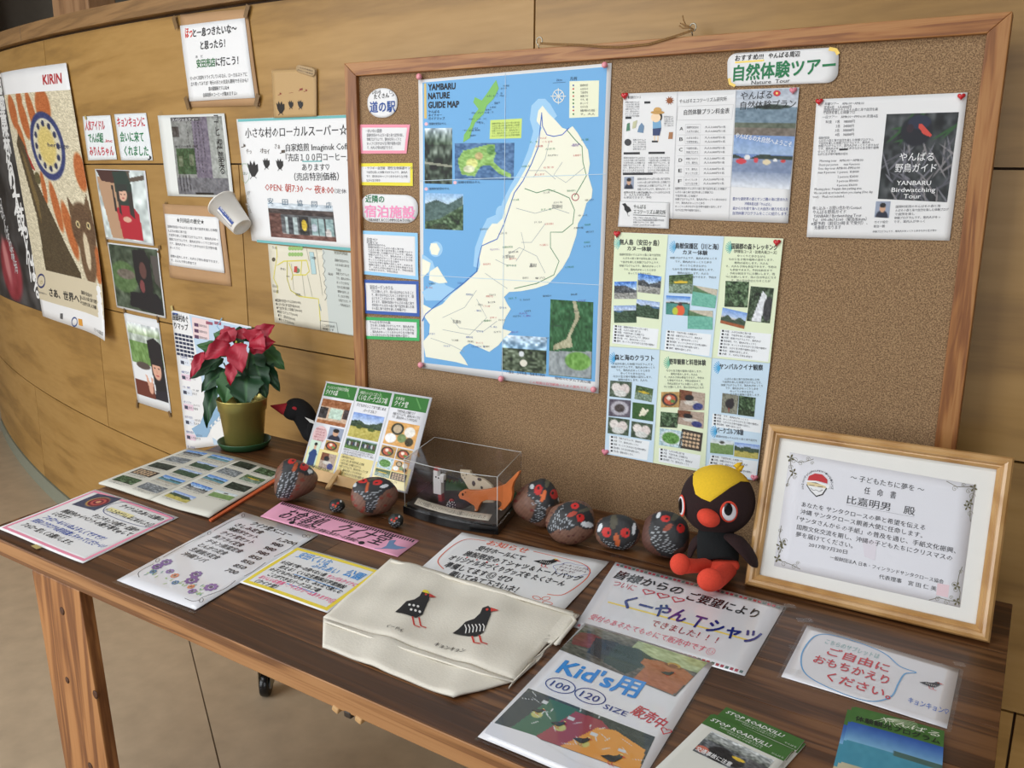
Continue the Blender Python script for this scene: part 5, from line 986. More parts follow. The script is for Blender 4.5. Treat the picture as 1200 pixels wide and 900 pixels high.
for tx, u0, u1, v, c_ in (('クイナふれあい公園の', .46, .93, .15, HK), ('インスタグラム はじめました☺', .41, .94, .28, HK), ('キョンキョンの様子・記録や', .42, .92, .42, HK), ('施設内のイベントの様子等をupして', .14, .93, .5, HK), ('いきます！', .12, .3, .58, HK), ('フォロー＆いいねよろしくですです！', .12, .82, .67, HB), ('安田のフクロウも是非拡散しちゃってくださーい！', .1, .92, .76, HB), ('フォロー宜しくお願いします。', .1, .68, .86, HK)): s.t(tx, (u0, v), (u1, v), .065, c_, .025)
s.tape((43, 643), 15, 6, -.1, M_CTAPE); s.done()
# menu
s = tsheet('menu_sheet', 'white handwritten food menu with purple flowers printed along its lower edge', [(285, 601), (373, 628), (229, 716.5), (137, 681)], cat='menu', amp=.001, seed=5, lam=True, mat=M_LAM)
lamfilm(s, .02); s.t('クイナ堂メニュー', (.26, .115), (.78, .115), .05, HK, .035)
for i, (a, b_, u1) in enumerate((('さしみ定食', '1,200', .5), ('海鮮丼セット', '980', .52), ('クイナ堂セット', '980', .56), ('魚フライ定食', '980', .52), ('チキン南蛮定食', '850', .6), ('とんかつ定食', '850', .5), ('生姜焼き定食', '850', .5), ('沖縄ソバ', '700', .44))):
    v = .18+.063*i; s.t(a, (.14, v), (u1, v), .042, HK, .03); s.t(b_, (.72, v+.01), (.72+.045*len(b_), v+.01), .042, HK, .03)
for P_ in ([(.1, .06), (.05, .14), (.05, .3)], [(.05, .38), (.03, .5), (.04, .7)], [(.06, .78), (.06, .88), (.14, .92)], [(.93, .14), (.95, .24), (.93, .36)], [(.94, .44), (.96, .56), (.95, .62)], [(.94, .68), (.96, .78), (.9, .9)], [(.78, .95), (.88, .95), (.92, .92)]): s.line(P_, .001, HK, 2, sm=True)
for c_ in ((.06, .04), (.9, .06), (.94, .05), (.05, .34), (.04, .74), (.93, .92)): s.oval(c_, .03, .012, HK, 2, w_=.0008, rot=.5)
rs = random.Random(11)
def flower(s, u, v, r, c_, L=3):
    for k in range(8): a = k*math.pi/4; s.oval((u+r*math.cos(a), v+r*math.sin(a)*s.W/s.H), r*.45, r*.45*s.W/s.H, c_, L, n=8)
    s.oval((u, v), r*.4, r*.4*s.W/s.H, tuple(x*.7 for x in c_), L+1, n=8)
for i in range(46): s.oval((rs.uniform(.08, .86), .84+rs.uniform(-.05, .06)), .016, .006, rs.choice([(170, 200, 140), (190, 210, 160), (140, 180, 170)]), 2, n=8, rot=rs.random()*3)
for u, v, r, c_ in ((.14, .73, .05, (130, 96, 160)), (.13, .79, .045, (130, 96, 160)), (.3, .79, .035, (150, 120, 180)), (.4, .81, .035, (226, 140, 100)), (.17, .84, .03, (90, 130, 170)), (.55, .74, .05, (124, 90, 156)), (.6, .8, .055, (124, 90, 156)), (.5, .86, .03, (90, 130, 170)), (.68, .85, .03, (226, 140, 100)), (.75, .88, .035, (150, 120, 180)), (.84, .8, .055, (140, 104, 170))): flower(s, u, v, r*.8, c_)
s.done()
# pink banner
s = tsheet('pink_banner', 'long pink handwritten banner with a black dotted edge and grey bird drawing', [(331, 588), (491.5, 634), (466, 653.5), (305, 605.5)], mat=paper((238, 168, 196)), cat='banner', amp=.0008, seed=1, off=.0008)
for i in range(58): u = .012+.0168*i; s.rect(u, .06, u+.010, .18, (30, 26, 36), 2)
s.t('お食事処', (.1, .78), (.4, .78), .56, (36, 30, 40), .02); s.t('クイナ堂', (.5, .74), (.84, .74), .56, (36, 30, 40), .02); s.t('〜安田漁協さんの新鮮な魚あり〜お食事処〜', (.24, .92), (.72, .92), .14, (40, 36, 44), .02)
for u in (.23, .74): s.oval((u, .88), .018, .08, (30, 26, 30), 3)
s.poly([(.86, .4), (.89, .3), (.9, .5), (.93, .55), (.99, .5), (.95, .72), (.9, .8), (.87, .88), (.88, .7)], (110, 140, 180), 2); s.line([(.88, .85), (.84, .95)], .0015, (110, 140, 180), 2); s.done()
# yellow notice
s = tsheet('yellow_bordered_notice', 'white handwritten notice with thick yellow border, left of the canvas bag', [(348, 641.5), (449, 671), (383.5, 720), (280.5, 684)], amp=.001, seed=8, off=.0022)
YB_ = (240, 216, 70); s.border(.02, .06, YB_, 1); LB = (70, 150, 220); PKk = (240, 100, 150)
s.t('安田くいな', (.13, .22), (.5, .22), .14, LB, .02); s.t('ふれあい', (.38, .33), (.66, .33), .12, LB, .02); s.t('公園', (.72, .3), (.9, .3), .15, LB, .03)
for tx, u0, u1, v, c_ in (('☆日本で唯一の飛べない鳥', .08, .6, .44, HK), ('ヤンバルクイナに', .62, .94, .44, PKk), ('会える！くいな生態展示学習施設', .13, .88, .54, HK), ('☆子どもから大人まで、みんなで楽しむ', .08, .9, .64, HK), ('ことができるパークゴルフ場', .14, .72, .74, HK), ('おいしいお食事・アイスクリームあります♡☺', .1, .94, .83, PKk), ('（クイナ堂）', .12, .36, .92, HK)): s.t(tx, (u0, v), (u1, v), .075, c_, .03)
s.line([(.34, .57), (.86, .57)], .002, LB, 2); s.line([(.4, .77), (.74, .77)], .002, LB, 2); s.done()
# information sheet behind the bag
s = tsheet('information_notice', 'white notice with orange heading and black and yellow bird drawing, partly under the canvas bag', [(541.5, 625.5), (714, 659.5), (652, 726), (478, 680)], amp=.0012, seed=4, off=.0012)
OR = (226, 90, 40); s.t('お知らせ', (.22, .14), (.5, .14), .1, OR, .015)
s.line([(.2, .08), (.08, .12), (.04, .3), (.05, .6), (.14, .72)], .0018, OR, 2, sm=True); s.line([(.53, .08), (.86, .12), (.96, .3), (.93, .66), (.84, .72)], .0018, OR, 2, sm=True)
for tx, u0, u1, v in (('受付ホールにて', .2, .52, .28), ('施設限定のＴシャツ＆トートバッグ', .16, .94, .42), ('オリジナル手づくりグッズを たくさーん', .1, .88, .55), ('準備してます☺ ぜひ', .12, .58, .68), ('覗いてみて下さいネ！', .2, .66, .8)): s.t(tx, (u0, v), (u1, v), .095, HK, .03)
for u in (.2, .27, .34, .41): s.oval((u, .45), .006, .01, (220, 60, 60), 3)
def gbird(s, u, v, k, body=(28, 26, 28), cap=None, stripes=False, L=4, px=False):
    """plain side-view drawing of a ground-living rail with red bill and legs"""
    A = (s.W/s.H) if not px else 1.
    T_ = lambda pts: [(u+x*k, v+y*k*A) for x, y in pts]
    s.poly(T_([(-1.0, -.1), (-.55, -.5), (0, -.62), (.35, -.9), (.5, -1.25), (.85, -1.35), (1.05, -1.1), (1.0, -.75), (.8, -.3), (.55, .25), (.1, .5), (-.4, .4), (-1.35, .15)]), body, L)
    s.poly(T_([(1.0, -1.2), (1.5, -1.0), (1.0, -.92)]), (206, 60, 50), L+1)
    for dx in (-.15, .3): s.line(T_([(dx, .45), (dx+.12, .95), (dx+.5, 1.05)]), .09*k*(s.W if not px else .0017), (206, 60, 50), L)
    s.oval((u+.78*k, v-1.08*k*A), .09*k, .09*k*A, (206, 60, 50), L+1, n=10)
    if cap: s.poly(T_([(.5, -1.25), (.62, -1.42), (.9, -1.4), (1.05, -1.15), (.75, -1.2)]), cap, L+1)
    if stripes:
        for i in range(6): s.line(T_([(-.6+.22*i, -.35+.02*i), (-.5+.22*i, -.1), (-.55+.22*i, .2)]), .05*k*(s.W if not px else .0017), (232, 230, 226), L+1)
gbird(s, .66, .24, .055, cap=(236, 214, 90), stripes=True)
s.line([(.74+.11*math.cos(a)*(1+.08*math.cos(6*a))+.1, .26+.11*math.sin(a)*(1+.1*math.cos(6*a))) for a in np.linspace(0, 6.28, 40)], .0009, (80, 100, 190), 2)
for i in range(3): s.t(['ケーキ・バッグは', 'ポーチ・キーホルダーも', 'いま〜す♡'][i], (.76, .22+.05*i), (.93-.06*(i == 2), .22+.05*i), .04, (90, 40, 60), .01)
for k in range(5): a = k*1.257; s.oval((.84+.045*math.cos(a), .84+.06*math.sin(a)), .03, .02, OR, 2, w_=.0012, rot=a)
s.done()
# T-shirt notice
s = tsheet('tshirt_notice', 'laminated notice with dotted edges and blue headline, in front of the plush bird', [(721.5, 659.5), (919.5, 711.5), (872.5, 793.5), (672.5, 735.5)], mat=M_LAM, lam=True, amp=.001, seed=7, off=.0012)
lamfilm(s, .012)
for vv in (.025, .955):
    for i in range(38): u = .015+.0257*i; s.rect(u, vv, u+.017, vv+.03, [(176, 60, 76), (90, 110, 104), (176, 60, 76)][i % 3], 2)
s.t('皆様からの', (.04, .24), (.46, .24), .12, HK, .035); s.t('ご要望により', (.5, .28), (.9, .28), .12, HK, .035)
s.t('ついに', (.06, .36), (.2, .36), .09, (206, 60, 80), .01)
for u in (.28, .37, .46): s.t('♡', (u-.04, .37), (u+.035, .37), .09, (206, 60, 80), .025)
s.rect(.1, .585, .94, .605, (246, 220, 110), 1); s.t('くーやん', (.18, .6), (.56, .6), .17, (32, 48, 130), .045); s.t('Ｔシャツ', (.6, .62), (.97, .62), .17, (32, 48, 130), .045)
s.t('できました！！！', (.4, .74), (.78, .74), .08, (170, 40, 60), .02); s.t('受付のあるたてものにて販売中です☺', (.05, .86), (.8, .88), .07, (230, 110, 130), .01)
for p in ((722, 654), (925, 713), (931, 762), (932, 790)): s.tape(p, 13, 9, .3, M_FILM)
s.done()
# children's shirt notice
s = tsheet('childrens_shirt_notice', "laminated notice with light blue lettering and two photographs of children's shirts", [(685, 732.5), (836, 779), (738, 941), (560, 866.5)], mat=M_LAM, lam=True, amp=.0008, seed=9, off=.0025)
lamfilm(s, .012)
cv = Cv(110, 70, (90, 84, 76)); cv.vg((120, 116, 100), (80, 76, 66), 0, .3).rc(.45, 0, 1, .32, (172, 186, 140)).speck(30, 4, 16).pg([(.02, .28), (.12, .22), (.2, .26), (.2, .66), (.04, .72), (0, .5)], (116, 42, 46)).pg([(.16, .3), (.34, .24), (.38, .36), (.36, .84), (.2, .8)], (32, 34, 44)).pg([(.34, .28), (.5, .22), (.66, .34), (.66, .5), (.58, .96), (.36, .88)], (34, 54, 46)).pg([(.6, .42), (.72, .34), (.9, .34), (1, .44), (.98, .98), (.66, .98), (.66, .6), (.6, .56)], (170, 98, 56)).el(.82, .36, .07, .05, (126, 70, 40)).el(.82, .33, .05, .06, (190, 150, 60)).el(.82, .35, .035, .04, (126, 70, 40)).speck(14, 8, 20)
qa = [(.02, .02), (.965, .015), (.96, .3), (.86, .34), (.02, .3)]
s.photo([(.02, .015), (.965, .015), (.9, .34), (.0, .28)], cv, 2)
gbird(s, .77, .2, .035)
s.t("Kid's用", (.1, .45), (.68, .43), .13, (54, 140, 220), .045)
for u, tx in ((.2, '100'), (.42, '120')): s.oval((u, .53), .105, .05, (44, 54, 130), 2, w_=.0016); s.t(tx, (u-.065, .555), (u+.065, .555), .055, (44, 54, 130), .015)
s.t('SIZE', (.54, .575), (.7, .575), .04, (44, 54, 130), .02); s.t('販売中', (.71, .54), (.93, .57), .07, (200, 50, 60), .025); s.t('♡', (.93, .6), (1.0, .6), .05, (200, 50, 60), .02)
cv = Cv(120, 64, (52, 56, 54)); cv.speck(22, 5, 12).pg([(0, .1), (.22, .0), (.3, .3), (.18, .98), (0, .9)], (36, 42, 50)).pg([(.2, .05), (.46, .05), (.44, .5), (.3, .98), (.12, .98)], (42, 96, 70)).pg([(.42, .12), (.62, .1), (.74, .3), (.6, 1), (.3, 1)], (150, 50, 66)).pg([(.62, .3), (.74, .2), (.98, .4), (1, 1), (.48, 1)], (222, 150, 60)).el(.2, .5, .04, .09, (190, 190, 110)).el(.4, .6, .04, .09, (190, 190, 110)).el(.6, .76, .04, .09, (196, 190, 110))
for x, y in ((.16, .14), (.4, .28), (.6, .44), (.82, .58)): cv.rc(x, y, x+.05, y+.07, (206, 210, 214))
r = np.random.RandomState(3)
for k in range(26): cv.el(r.rand(), r.rand(), .004, .06, (214, 220, 222), .5, r.uniform(-1, 1))
s.photo([(.03, .62), (.93, .63), (.96, .86), (.02, .9)], cv, 2)
for u, v, k in ((.2, .74, .03), (.37, .77, .035), (.56, .81, .04), (.78, .84, .05)): gbird(s, u, v, k, cap=(222, 206, 120), L=5)
s.poly([(.0, .9), (.3, .88), (.6, .93), (.97, .9), (.97, .97), (.02, .97)], (226, 226, 232), 4)
s.done()
# free-to-take card
s = tsheet('help_yourself_card', 'white laminated card with red writing in a blue speech bubble, below the framed certificate', [(946, 734), (1124, 785.5), (1109.5, 855), (915.5, 794)], mat=M_LAM, lam=True, cat='card', amp=.0006, seed=2, off=.0012)
lamfilm(s, .025)
BB = (110, 170, 220); s.line([(.1+.0*0, .12), (.06, .3), (.06, .6), (.14, .86), (.35, .97), (.55, .97), (.66, .8), (.68, .55), (.7, .36), (.76, .28), (.66, .26), (.55, .12), (.4, .06), (.2, .05), (.1, .12)], .0022, BB, 2, sm=True)
s.t('こちらのサブレットは', (.16, .24), (.52, .24), .09, (150, 190, 190), .01); RR = (206, 50, 60)
s.t('ご自由に', (.2, .42), (.6, .42), .14, RR, .025); s.t('おもちかえり', (.14, .62), (.62, .62), .14, RR, .025); s.t('ください。', (.26, .84), (.66, .84), .14, RR, .025)
gbird(s, .86, .42, .05, stripes=True); s.t('キョンキョン♡', (.76, .8), (.99, .8), .09, (60, 110, 200), .02)
s.tape((943, 729), 18, 10, .5, M_FILM); s.tape((1124, 781), 12, 9, .3, M_FILM); s.done()
# leaflet stacks in front
def leaf_cover(s, kind):
    if kind == 0:
        s.rect(0, 0, 1, .16, (62, 110, 44), 1); s.t('STOP ROADKILL!', (.05, .085), (.78, .085), .055, (236, 240, 234), .03, 3, .2); s.t(fl(16), (.2, .115), (.72, .115), .018, (220, 230, 214)); s.t(fl(13, 2), (.3, .14), (.72, .14), .016, (220, 230, 214)); s.t('やんばる', (.84, .14), (.98, .14), .02, (220, 230, 214))
        cv = Cv(60, 44, (96, 100, 104)); cv.vg((206, 212, 214), (110, 116, 110), 0, .35).speck(70, 4, 12).el(.35, .7, .2, .3, (34, 32, 34)).el(.6, .7, .12, .2, (44, 40, 40)).el(.6, .55, .1, .06, (226, 190, 60)).rc(.72, .35, .98, .8, (90, 90, 92)).el(.1, .8, .1, .14, (200, 110, 90)).speck(24, 9, 20)
        s.photo([(.16, .2), (.92, .2), (.92, .5), (.16, .5)], cv, 2); s.t('交通事故に注意', (.18, .48), (.6, .48), .05, (240, 240, 240), .03, 4)
    else:
        cv = Cv(50, 160, (90, 140, 200)); cv.vg((36, 84, 170), (130, 186, 222), .22, .47).mix((cv.Y > .47)*1., (70, 150, 176)).mix((cv.Y > .75)*1., (196, 190, 160)).mix(((cv.Y > .44)*(cv.Y < .5)*(cv.X > .5)*1.), (70, 104, 96)).rc(0, 0, 1, .215, (64, 112, 44)).speck(6, 4, 9); s.photo([(0, 0), (1, 0), (1, 1), (0, 1)], cv, 1)
        s.t('やんばる', (.3, .105), (.95, .105), .065, (226, 232, 214), .015, 3, .2); s.t('体験観光プログラム', (.04, .185), (.96, .19), .065, (24, 30, 24), .03, 3)
        for k in range(14): a = -.5+k*.2; s.line([(.4, .04), (.4+.32*math.cos(a), .04+.1*math.sin(a))], .0007, (200, 214, 180), 2)
def stack(name, labels, quads, kind, grp):
    for i, (q, l) in enumerate(zip(quads, labels)):
        s = tsheet(name, l, q, mat=paper((226, 226, 218)), cat='leaflet', off=.0014+.0022*i, amp=.0006, seed=i, group=grp, thick=.0016); leaf_cover(s, kind); s.done()
def lq(tl, tr, w, sh):   # quad of a long leaflet, bottom edge out of the frame
    A, B = TABLE.un(*tl), TABLE.un(*tr); ex = (B-A)/np.linalg.norm(B-A); ey = np.array([-ex[1], ex[0]]); Wd = np.linalg.norm(B-A)
    return Wd
class PixQ:   # helper: rectangle on the table from its top edge, in table coordinates
    pass
def rectq(tl, tr, ratio=2.1):
    A, B = TABLE.un(*tl), TABLE.un(*tr); e_ = B-A; d = np.array([e_[1], -e_[0]])*ratio; out = []
    for p in (A, B, B+d, A+d):
        P = TABLE.pos(*p)-CAM; dd = P@FW; out.append((600+FPX*(P@RT)/dd, 450-FPX*(P@UP)/dd))
    return out
stack('roadkill_leaflet', ['green and white road safety leaflet, lowest of the front fanned pile', 'green and white road safety leaflet, second from the bottom of the fanned pile', 'green and white road safety leaflet, third of the fanned pile', 'green and white road safety leaflet with bird photo, topmost of the fanned pile'],
      [rectq((855, 833.5), (944, 873.5), 1.5), rectq((851, 831.5), (942.5, 871), 1.5), rectq((836, 842), (931, 884.5), 1.5), rectq((833, 844.5), (928, 887), 1.5)], 0, 'road safety leaflets')
stack('tour_leaflet', ['green and blue sea-view tour leaflet, lowest of the pile at the front right', 'green and blue sea-view tour leaflet, middle of the pile at the front right', 'green and blue sea-view tour leaflet, topmost of the pile at the front right'],
      [rectq((993, 833), (1098, 862), 1.6), rectq((998, 831.5), (1103, 860.5), 1.6), rectq((1001, 833), (1106, 862), 1.6)], 1, 'tour programme leaflets')
# canvas bag
tt = root('canvas_tote_bag', 'cream canvas tote bag printed with two small black birds, lying flat on the table', 'bag', tp(530, 740), None)
M_CAN = plain('natural_canvas', (226, 220, 206), .85, .03, 300, .25)
def tote_z(a, b_):
    return .0085+.0022*math.sin(a*38+b_*21)+.0016*math.sin(a*17-b_*52+1)+.001*math.sin(a*90+b_*30)
class ToteS(Plane):
    def pos(s, a, b_, off=0): return np.array([a, b_, TZ+tote_z(a, b_)+off])
TS = ToteS((0, 0, TZ), (1, 0, 0), (0, 1, 0))
def cloth(name, q, z0, nx=44, ny=26, mat=M_CAN, th=.0035, sag=0):
    Q = [TABLE.un(*p) for p in q]; V = []; F = []
    for j in range(ny+1):
        for i in range(nx+1):
            u, v = i/nx, j/ny; p = (Q[0]*(1-u)+Q[1]*u)*(1-v)+(Q[3]*(1-u)+Q[2]*u)*v
            edge = min(u, 1-u, v, 1-v); V.append([p[0], p[1], TZ+max(.0048, z0+tote_z(p[0], p[1])-.003*max(0, 1-edge*16)**2)])
    for j in range(ny):
        for i in range(nx): a = j*(nx+1)+i; F.append((a, a+nx+1, a+nx+2, a+1))
    o = mk(name, V, F, mat, tt, True); m_ = o.modifiers.new('thickness', 'SOLIDIFY'); m_.thickness = th; m_.offset = -1; return o
cloth('front_panel', [(458, 657), (672, 720), (603, 800), (379, 727)], 0)
cloth('base_gusset', [(379, 727), (603, 800), (531, 821), (378, 760)], -.0012, 40, 10)
cloth('gusset_flap', [(603, 799), (655, 752), (640, 764), (596, 809)], -.002, 10, 6)
cloth('inner_panel', [(636, 712), (679, 724), (656, 757), (606, 752)], -.0012, 16, 10)
hem = [tp(x, y, TZ+.009) for x, y in ((459, 657.5), (500, 669), (560, 687), (620, 704), (673, 720.5))]
tube('rolled_hem', hem, .0035, M_CAN, tt, 10, .7)
tube('rolled_hem', [tp(x, y, TZ+.009) for x, y in ((671, 722), (674, 728), (660, 745), (651, 755))], .003, M_CAN, tt, 10, .7)
tube('seam', [tp(x, y, TZ+.0085) for x, y in ((380, 728), (440, 749), (500, 769), (560, 788), (602, 799))], .0016, M_CAN, tt, 8)
s = Sheet('bird_print', '', '', TS, [(470, 690), (620, 730), (590, 790), (430, 740)], M_CAN, off=-.0005, parent=tt, thick=.0001, nx=2, ny=2); bpy.data.objects.remove(s.ob); s.ob = tt; s.mode = 'px'; s.amp = 1e-9; s.off = .0005
gbird(s, 486, 722, 17, cap=(240, 220, 60), px=True, L=4); 
for i in range(3):
    for j in range(2): s.oval((480+i*5+j*2, 718+j*5+i*.6), 1.6, 1.3, (232, 230, 226), 5, n=8)
gbird(s, 556, 744, 19, stripes=True, px=True, L=4)
s.t('くーやん', (452, 742), (471, 749), 5, BK, .02); s.t('キョンキョン', (508, 763), (543, 773), 5, BK, .02); s.done()
# ============================================================ objects standing on the table
# ---- poinsettia in a gold pot on a green saucer
def bb(px, py, d): return pd(px, py, d)
pb = tp(290, 524); dp = depth(pb)-.0; pb = np.array([pb[0]-.01, pb[1], TZ]); kp = dp/FPX
pl = root('potted_poinsettia', 'red poinsettia in a gold metal pot on a green saucer at the back left corner', 'plant', pb)
M_GOLD = plain('gold_pot', (176, 162, 92), .34, .06, 20, metal=.7); M_SAUC = plain('green_saucer', (44, 84, 52), .35, .05)
lathe('saucer', pb, [(.001, .001), (.052, .001), (.058, .003), (.067, .020), (.069, .0205), (.069, .018), (.060, .002), (.05, 0)][::-1], M_SAUC, pl, 48, cap=False)
lathe('pot', pb+np.array([0, 0, .003]), [(.001, 0), (.046, 0), (.048, .003), (.0585, .098), (.0615, .1), (.0645, .128), (.0655, .131), (.0635, .131), (.062, .128), (.057, .1), (.001, .099)], M_GOLD, pl, 56, cap=False)
lathe('soil', pb+np.array([0, 0, .104]), [(.0575, 0), (.03, .006), (.001, .007)], plain('potting_soil', (44, 32, 22), .95, .3, 200, .6), pl, 24, cap=False)
M_STEM = plain('green_stem', (70, 92, 46), .6, .1)
ctr = pb+np.array([0, 0, .11])
def leaf(name, b0, tip, w_, kind, droop=.12, seed=0, face=None, parent=None):
    b0 = np.array(b0); tip = np.array(tip); d = tip-b0; L = np.linalg.norm(d); d /= L; fc = np.array(face if face is not None else BF+np.array([0, 0, .5])); sx = np.cross(d, fc); sx /= np.linalg.norm(sx); nn = np.cross(sx, d)
    rs = random.Random(seed); V = []; F = []; C = []; n = 12; m = 6
    for i in range(n+1):
        t_ = i/n; wd = w_*(math.sin(math.pi*min(1, t_**.8))**.75)*(1-.25*t_) * (1+.10*math.sin(t_*22+seed))
        if t_ > .98: wd = w_*.01
        for j in range(-m, m+1):
            u = j/m; p = b0+d*L*t_+sx*wd*u+nn*(droop*L*(math.sin(t_*math.pi)*.6)-abs(u)*wd*-.28+.04*L*math.sin(t_*9+u*3+seed))-np.array([0, 0, droop*L*t_**2])
            V.append(p); v = abs(u)
            if kind == 'red':
                c_ = np.array(lin((172, 18, 48)))*(1-.15*v); vein = max(0, 1-abs(u)*9)*.35; blot = max(0, 1-abs(t_-.5)*3.0-v*1.6)*(.7+.5*math.sin(j*2.3+i*3.1+seed)); c_ = c_*(1-.35*max(0, blot))+np.array(lin((240, 140, 150)))*max(0, .3*blot)+vein*.1*np.array(lin((240, 120, 130)))
            else:
                c_ = np.array(lin((28, 66, 38) if kind == 'green' else (52, 96, 48)))*(1+.25*math.sin(i*1.7+j)*.4); c_ = c_+max(0, 1-abs(u)*9)*np.array(lin((70, 110, 60)))*.5
            C.append(np.clip(c_, 0, 1))
    W_ = 2*m+1
    for i in range(n):
        for j in range(2*m): a = i*W_+j; F.append((a, a+1, a+W_+1, a+W_))
    return mk(name, V, F, LEAF, parent or pl, True, np.array(C))
def Lf(name, bx, by, tx, ty, w_, kind, bd=0, td=0, droop=.12, seed=0):
    kk = dp/FPX; leaf(name, bb(bx, by, dp+bd), bb(tx, ty, dp+td), w_*kk*(1.3 if kind == 'red' else 1.12), kind, droop, seed)
G_ = [(278, 412, 229, 402, 11, .02, -.02), (272, 440, 222, 416, 10, 0, -.03), (283, 440, 222, 444, 0, 0, 0)]
for i, (bx, by, tx, ty, w_, bd, td) in enumerate([(270, 415, 230, 400, 9, .01, .0), (262, 420, 222, 440, 9, -.02, -.04), (264, 432, 236, 456, 11, -.02, -.05), (252, 450, 242, 497, 8, -.03, -.05), (276, 436, 262, 470, 15, -.03, -.06), (290, 440, 288, 472, 20, -.04, -.07), (300, 425, 312, 462, 13, -.02, -.05), (306, 420, 328, 455, 9, 0, -.02), (308, 408, 334, 430, 10, .0, -.01), (300, 405, 322, 412, 12, .02, .04), (284, 420, 272, 452, 12, -.01, -.03), (295, 412, 304, 446, 15, -.01, -.03), (272, 400, 250, 388, 9, .02, .03), (296, 395, 318, 398, 10, .03, .06), (280, 405, 281, 380, 10, .04, .07), (288, 428, 300, 466, 12, .03, .04), (280, 430, 262, 462, 12, .03, .03), (285, 400, 310, 385, 10, .05, .09)]):
    Lf('leaf', bx, by, tx, ty, w_, 'green' if i % 4 else 'lightgreen', bd, td, .10, i)
for i, (bx, by, tx, ty, w_, bd, td) in enumerate([(270, 404, 238, 418, 9.5, -.04, -.07), (276, 402, 284, 434, 11, -.05, -.09), (296, 404, 306, 384, 12, -.03, -.05), (292, 408, 323, 398, 10, -.04, -.06), (296, 400, 322, 378, 9, -.01, -.01), (276, 399, 258, 385, 9, -.01, 0), (284, 398, 286, 383, 9, 0, .01), (270, 400, 252, 396, 8, -.03, -.04), (240, 412, 223, 441, 5.5, -.05, -.06), (273, 424, 270, 450, 6, -.06, -.08), (302, 430, 306, 446, 5, -.01, -.02), (272, 396, 256, 388, 7, .03, .05), (298, 396, 310, 408, 9, -.05, -.08)]):
    Lf('bract', bx, by, tx, ty, w_, 'red', bd, td, .08, i)
for i, (x, y, td) in enumerate([(262, 425, -.02), (278, 404, -.03), (294, 404, -.03), (306, 415, 0), (285, 400, .03), (252, 440, -.03), (268, 436, .01)]):
    e_ = bb(x, y, dp+td); tube('stem', [ctr-np.array([0, 0, .01]), ctr*.5+e_*.5+np.array([0, 0, .01]), e_], [.0035, .0026, .0018], M_STEM, pl, 8)
for i, (x, y) in enumerate([(277, 401), (282, 403), (295, 402), (299, 405)]): ell('flower_bud', bb(x, y, dp-.05), [BR*.003, BF*.003, BU*.004], plain('bud_yellow', (176, 180, 70), .5), pl, 10, 8)

# ---- black stuffed bird with a red beak, behind the menu stand
dB = depth(tp(352, 528, TZ))+.05; kb = dB/FPX
sb = root('stuffed_black_bird', 'black felt bird with a red beak, standing between the pot and the menu card', 'soft toy', np.array([*bb(362, 522, dB)[:2], TZ]))
M_FELT = plain('black_felt', (16, 15, 17), .95, .2, 200, .3); M_RF = plain('red_felt', (168, 34, 44), .9, .08, 200, .2); M_WF = plain('white_felt', (220, 220, 216), .9, .03)
pts = [(338, 481), (346, 479), (355, 485), (362, 498), (367, 512), (371, 526), (374, 537)]
pp = [bb(x, y, dB+.01*i*.5) for i, (x, y) in enumerate(pts)]
g = TZ+.036
pp = [np.array([p[0], p[1], max(p[2], g)]) for p in pp]
V, F = soft(pp, [9*kb, 13*kb, 13.5*kb, 13*kb, 15*kb, 16*kb, 12*kb], 20); mk('body', V, F, M_FELT, sb, True)
ell('head', bb(345, 481.5, dB), [BR*14*kb, BF*11*kb, BU*11.5*kb], M_FELT, sb)
V, F = tubem([bb(340, 480, dB), bb(331, 479, dB-.003), bb(317, 475.5, dB-.006)], [9.5*kb, 6.5*kb, .6*kb], 16); mk('beak', V, F, M_RF, sb, True)
ell('eye', bb(347.5, 477, dB)+BF*10*kb, [BR*3.2*kb, BF*1*kb, BU*3*kb], M_RF, sb, 14, 8)
prism('cheek_patch', [bb(x, y, dB)+BF*11.8*kb for x, y in ((360, 486), (370, 490), (372, 494), (366, 492))], -BF*.002, M_WF, sb)
P0 = bb(366, 520, dB+.02); prism('tail', [np.array([P0[0]+x, P0[1]+.02, TZ+z]) for x, z in ((.0, .05), (.10, .07), (.12, .03), (.05, .0), (.0, .0))], (0, .02, 0), M_FELT, sb, b=.003)

# ---- menu card on a small wooden easel
OFF = np.array([0, 0, 1.39]); C_bl, C_br, C_tl = np.array([-1.452, 1.319, -.625])+OFF, np.array([-1.103, 1.296, -.615])+OFF, np.array([-1.466, 1.427, -.435])+OFF
CARD = Plane(C_bl, C_br-C_bl, C_tl-C_bl)
cq = [(382.5, 446.7), (505.8, 465.8), (476.7, 578.3), (353, 547)]
s = Sheet('menu_display_card', 'glossy three-column card with green headings and food photos, propped on a wooden easel', 'display card', CARD, cq, M_LAM, off=0, lam=True, thick=.003, nx=6, ny=6)
for i in range(3):
    u0 = .012+.332*i; u1 = u0+.31; s.rect(u0, .02, u1, .17, (58, 118, 58), 1); s.rect(u0, .76, u1, .985, (234, 218, 150), 1)
    s.line([(u0-.012, 0), (u0-.012, 1)] if i else [(0, 0), (0, .01)], .003, (200, 204, 206), 2)
    s.line([(u0+.2, .03), (u0+.26, .14)], .004, (90, 150, 84), 2)
s.t('クイナの森', (.03, .145), (.15, .145), .06, (236, 240, 230), .02, 3); s.t('ヤンバルクイナ生態展示学習施設', (.03, .08), (.25, .08), .035, (220, 230, 210), 0, 3)
s.t('くいな パークゴルフ場', (.36, .145), (.63, .145), .065, (236, 240, 230), .02, 3); s.t('沖縄県初のパークゴルフ公認コース', (.36, .08), (.56, .08), .035, (220, 230, 210), 0, 3)
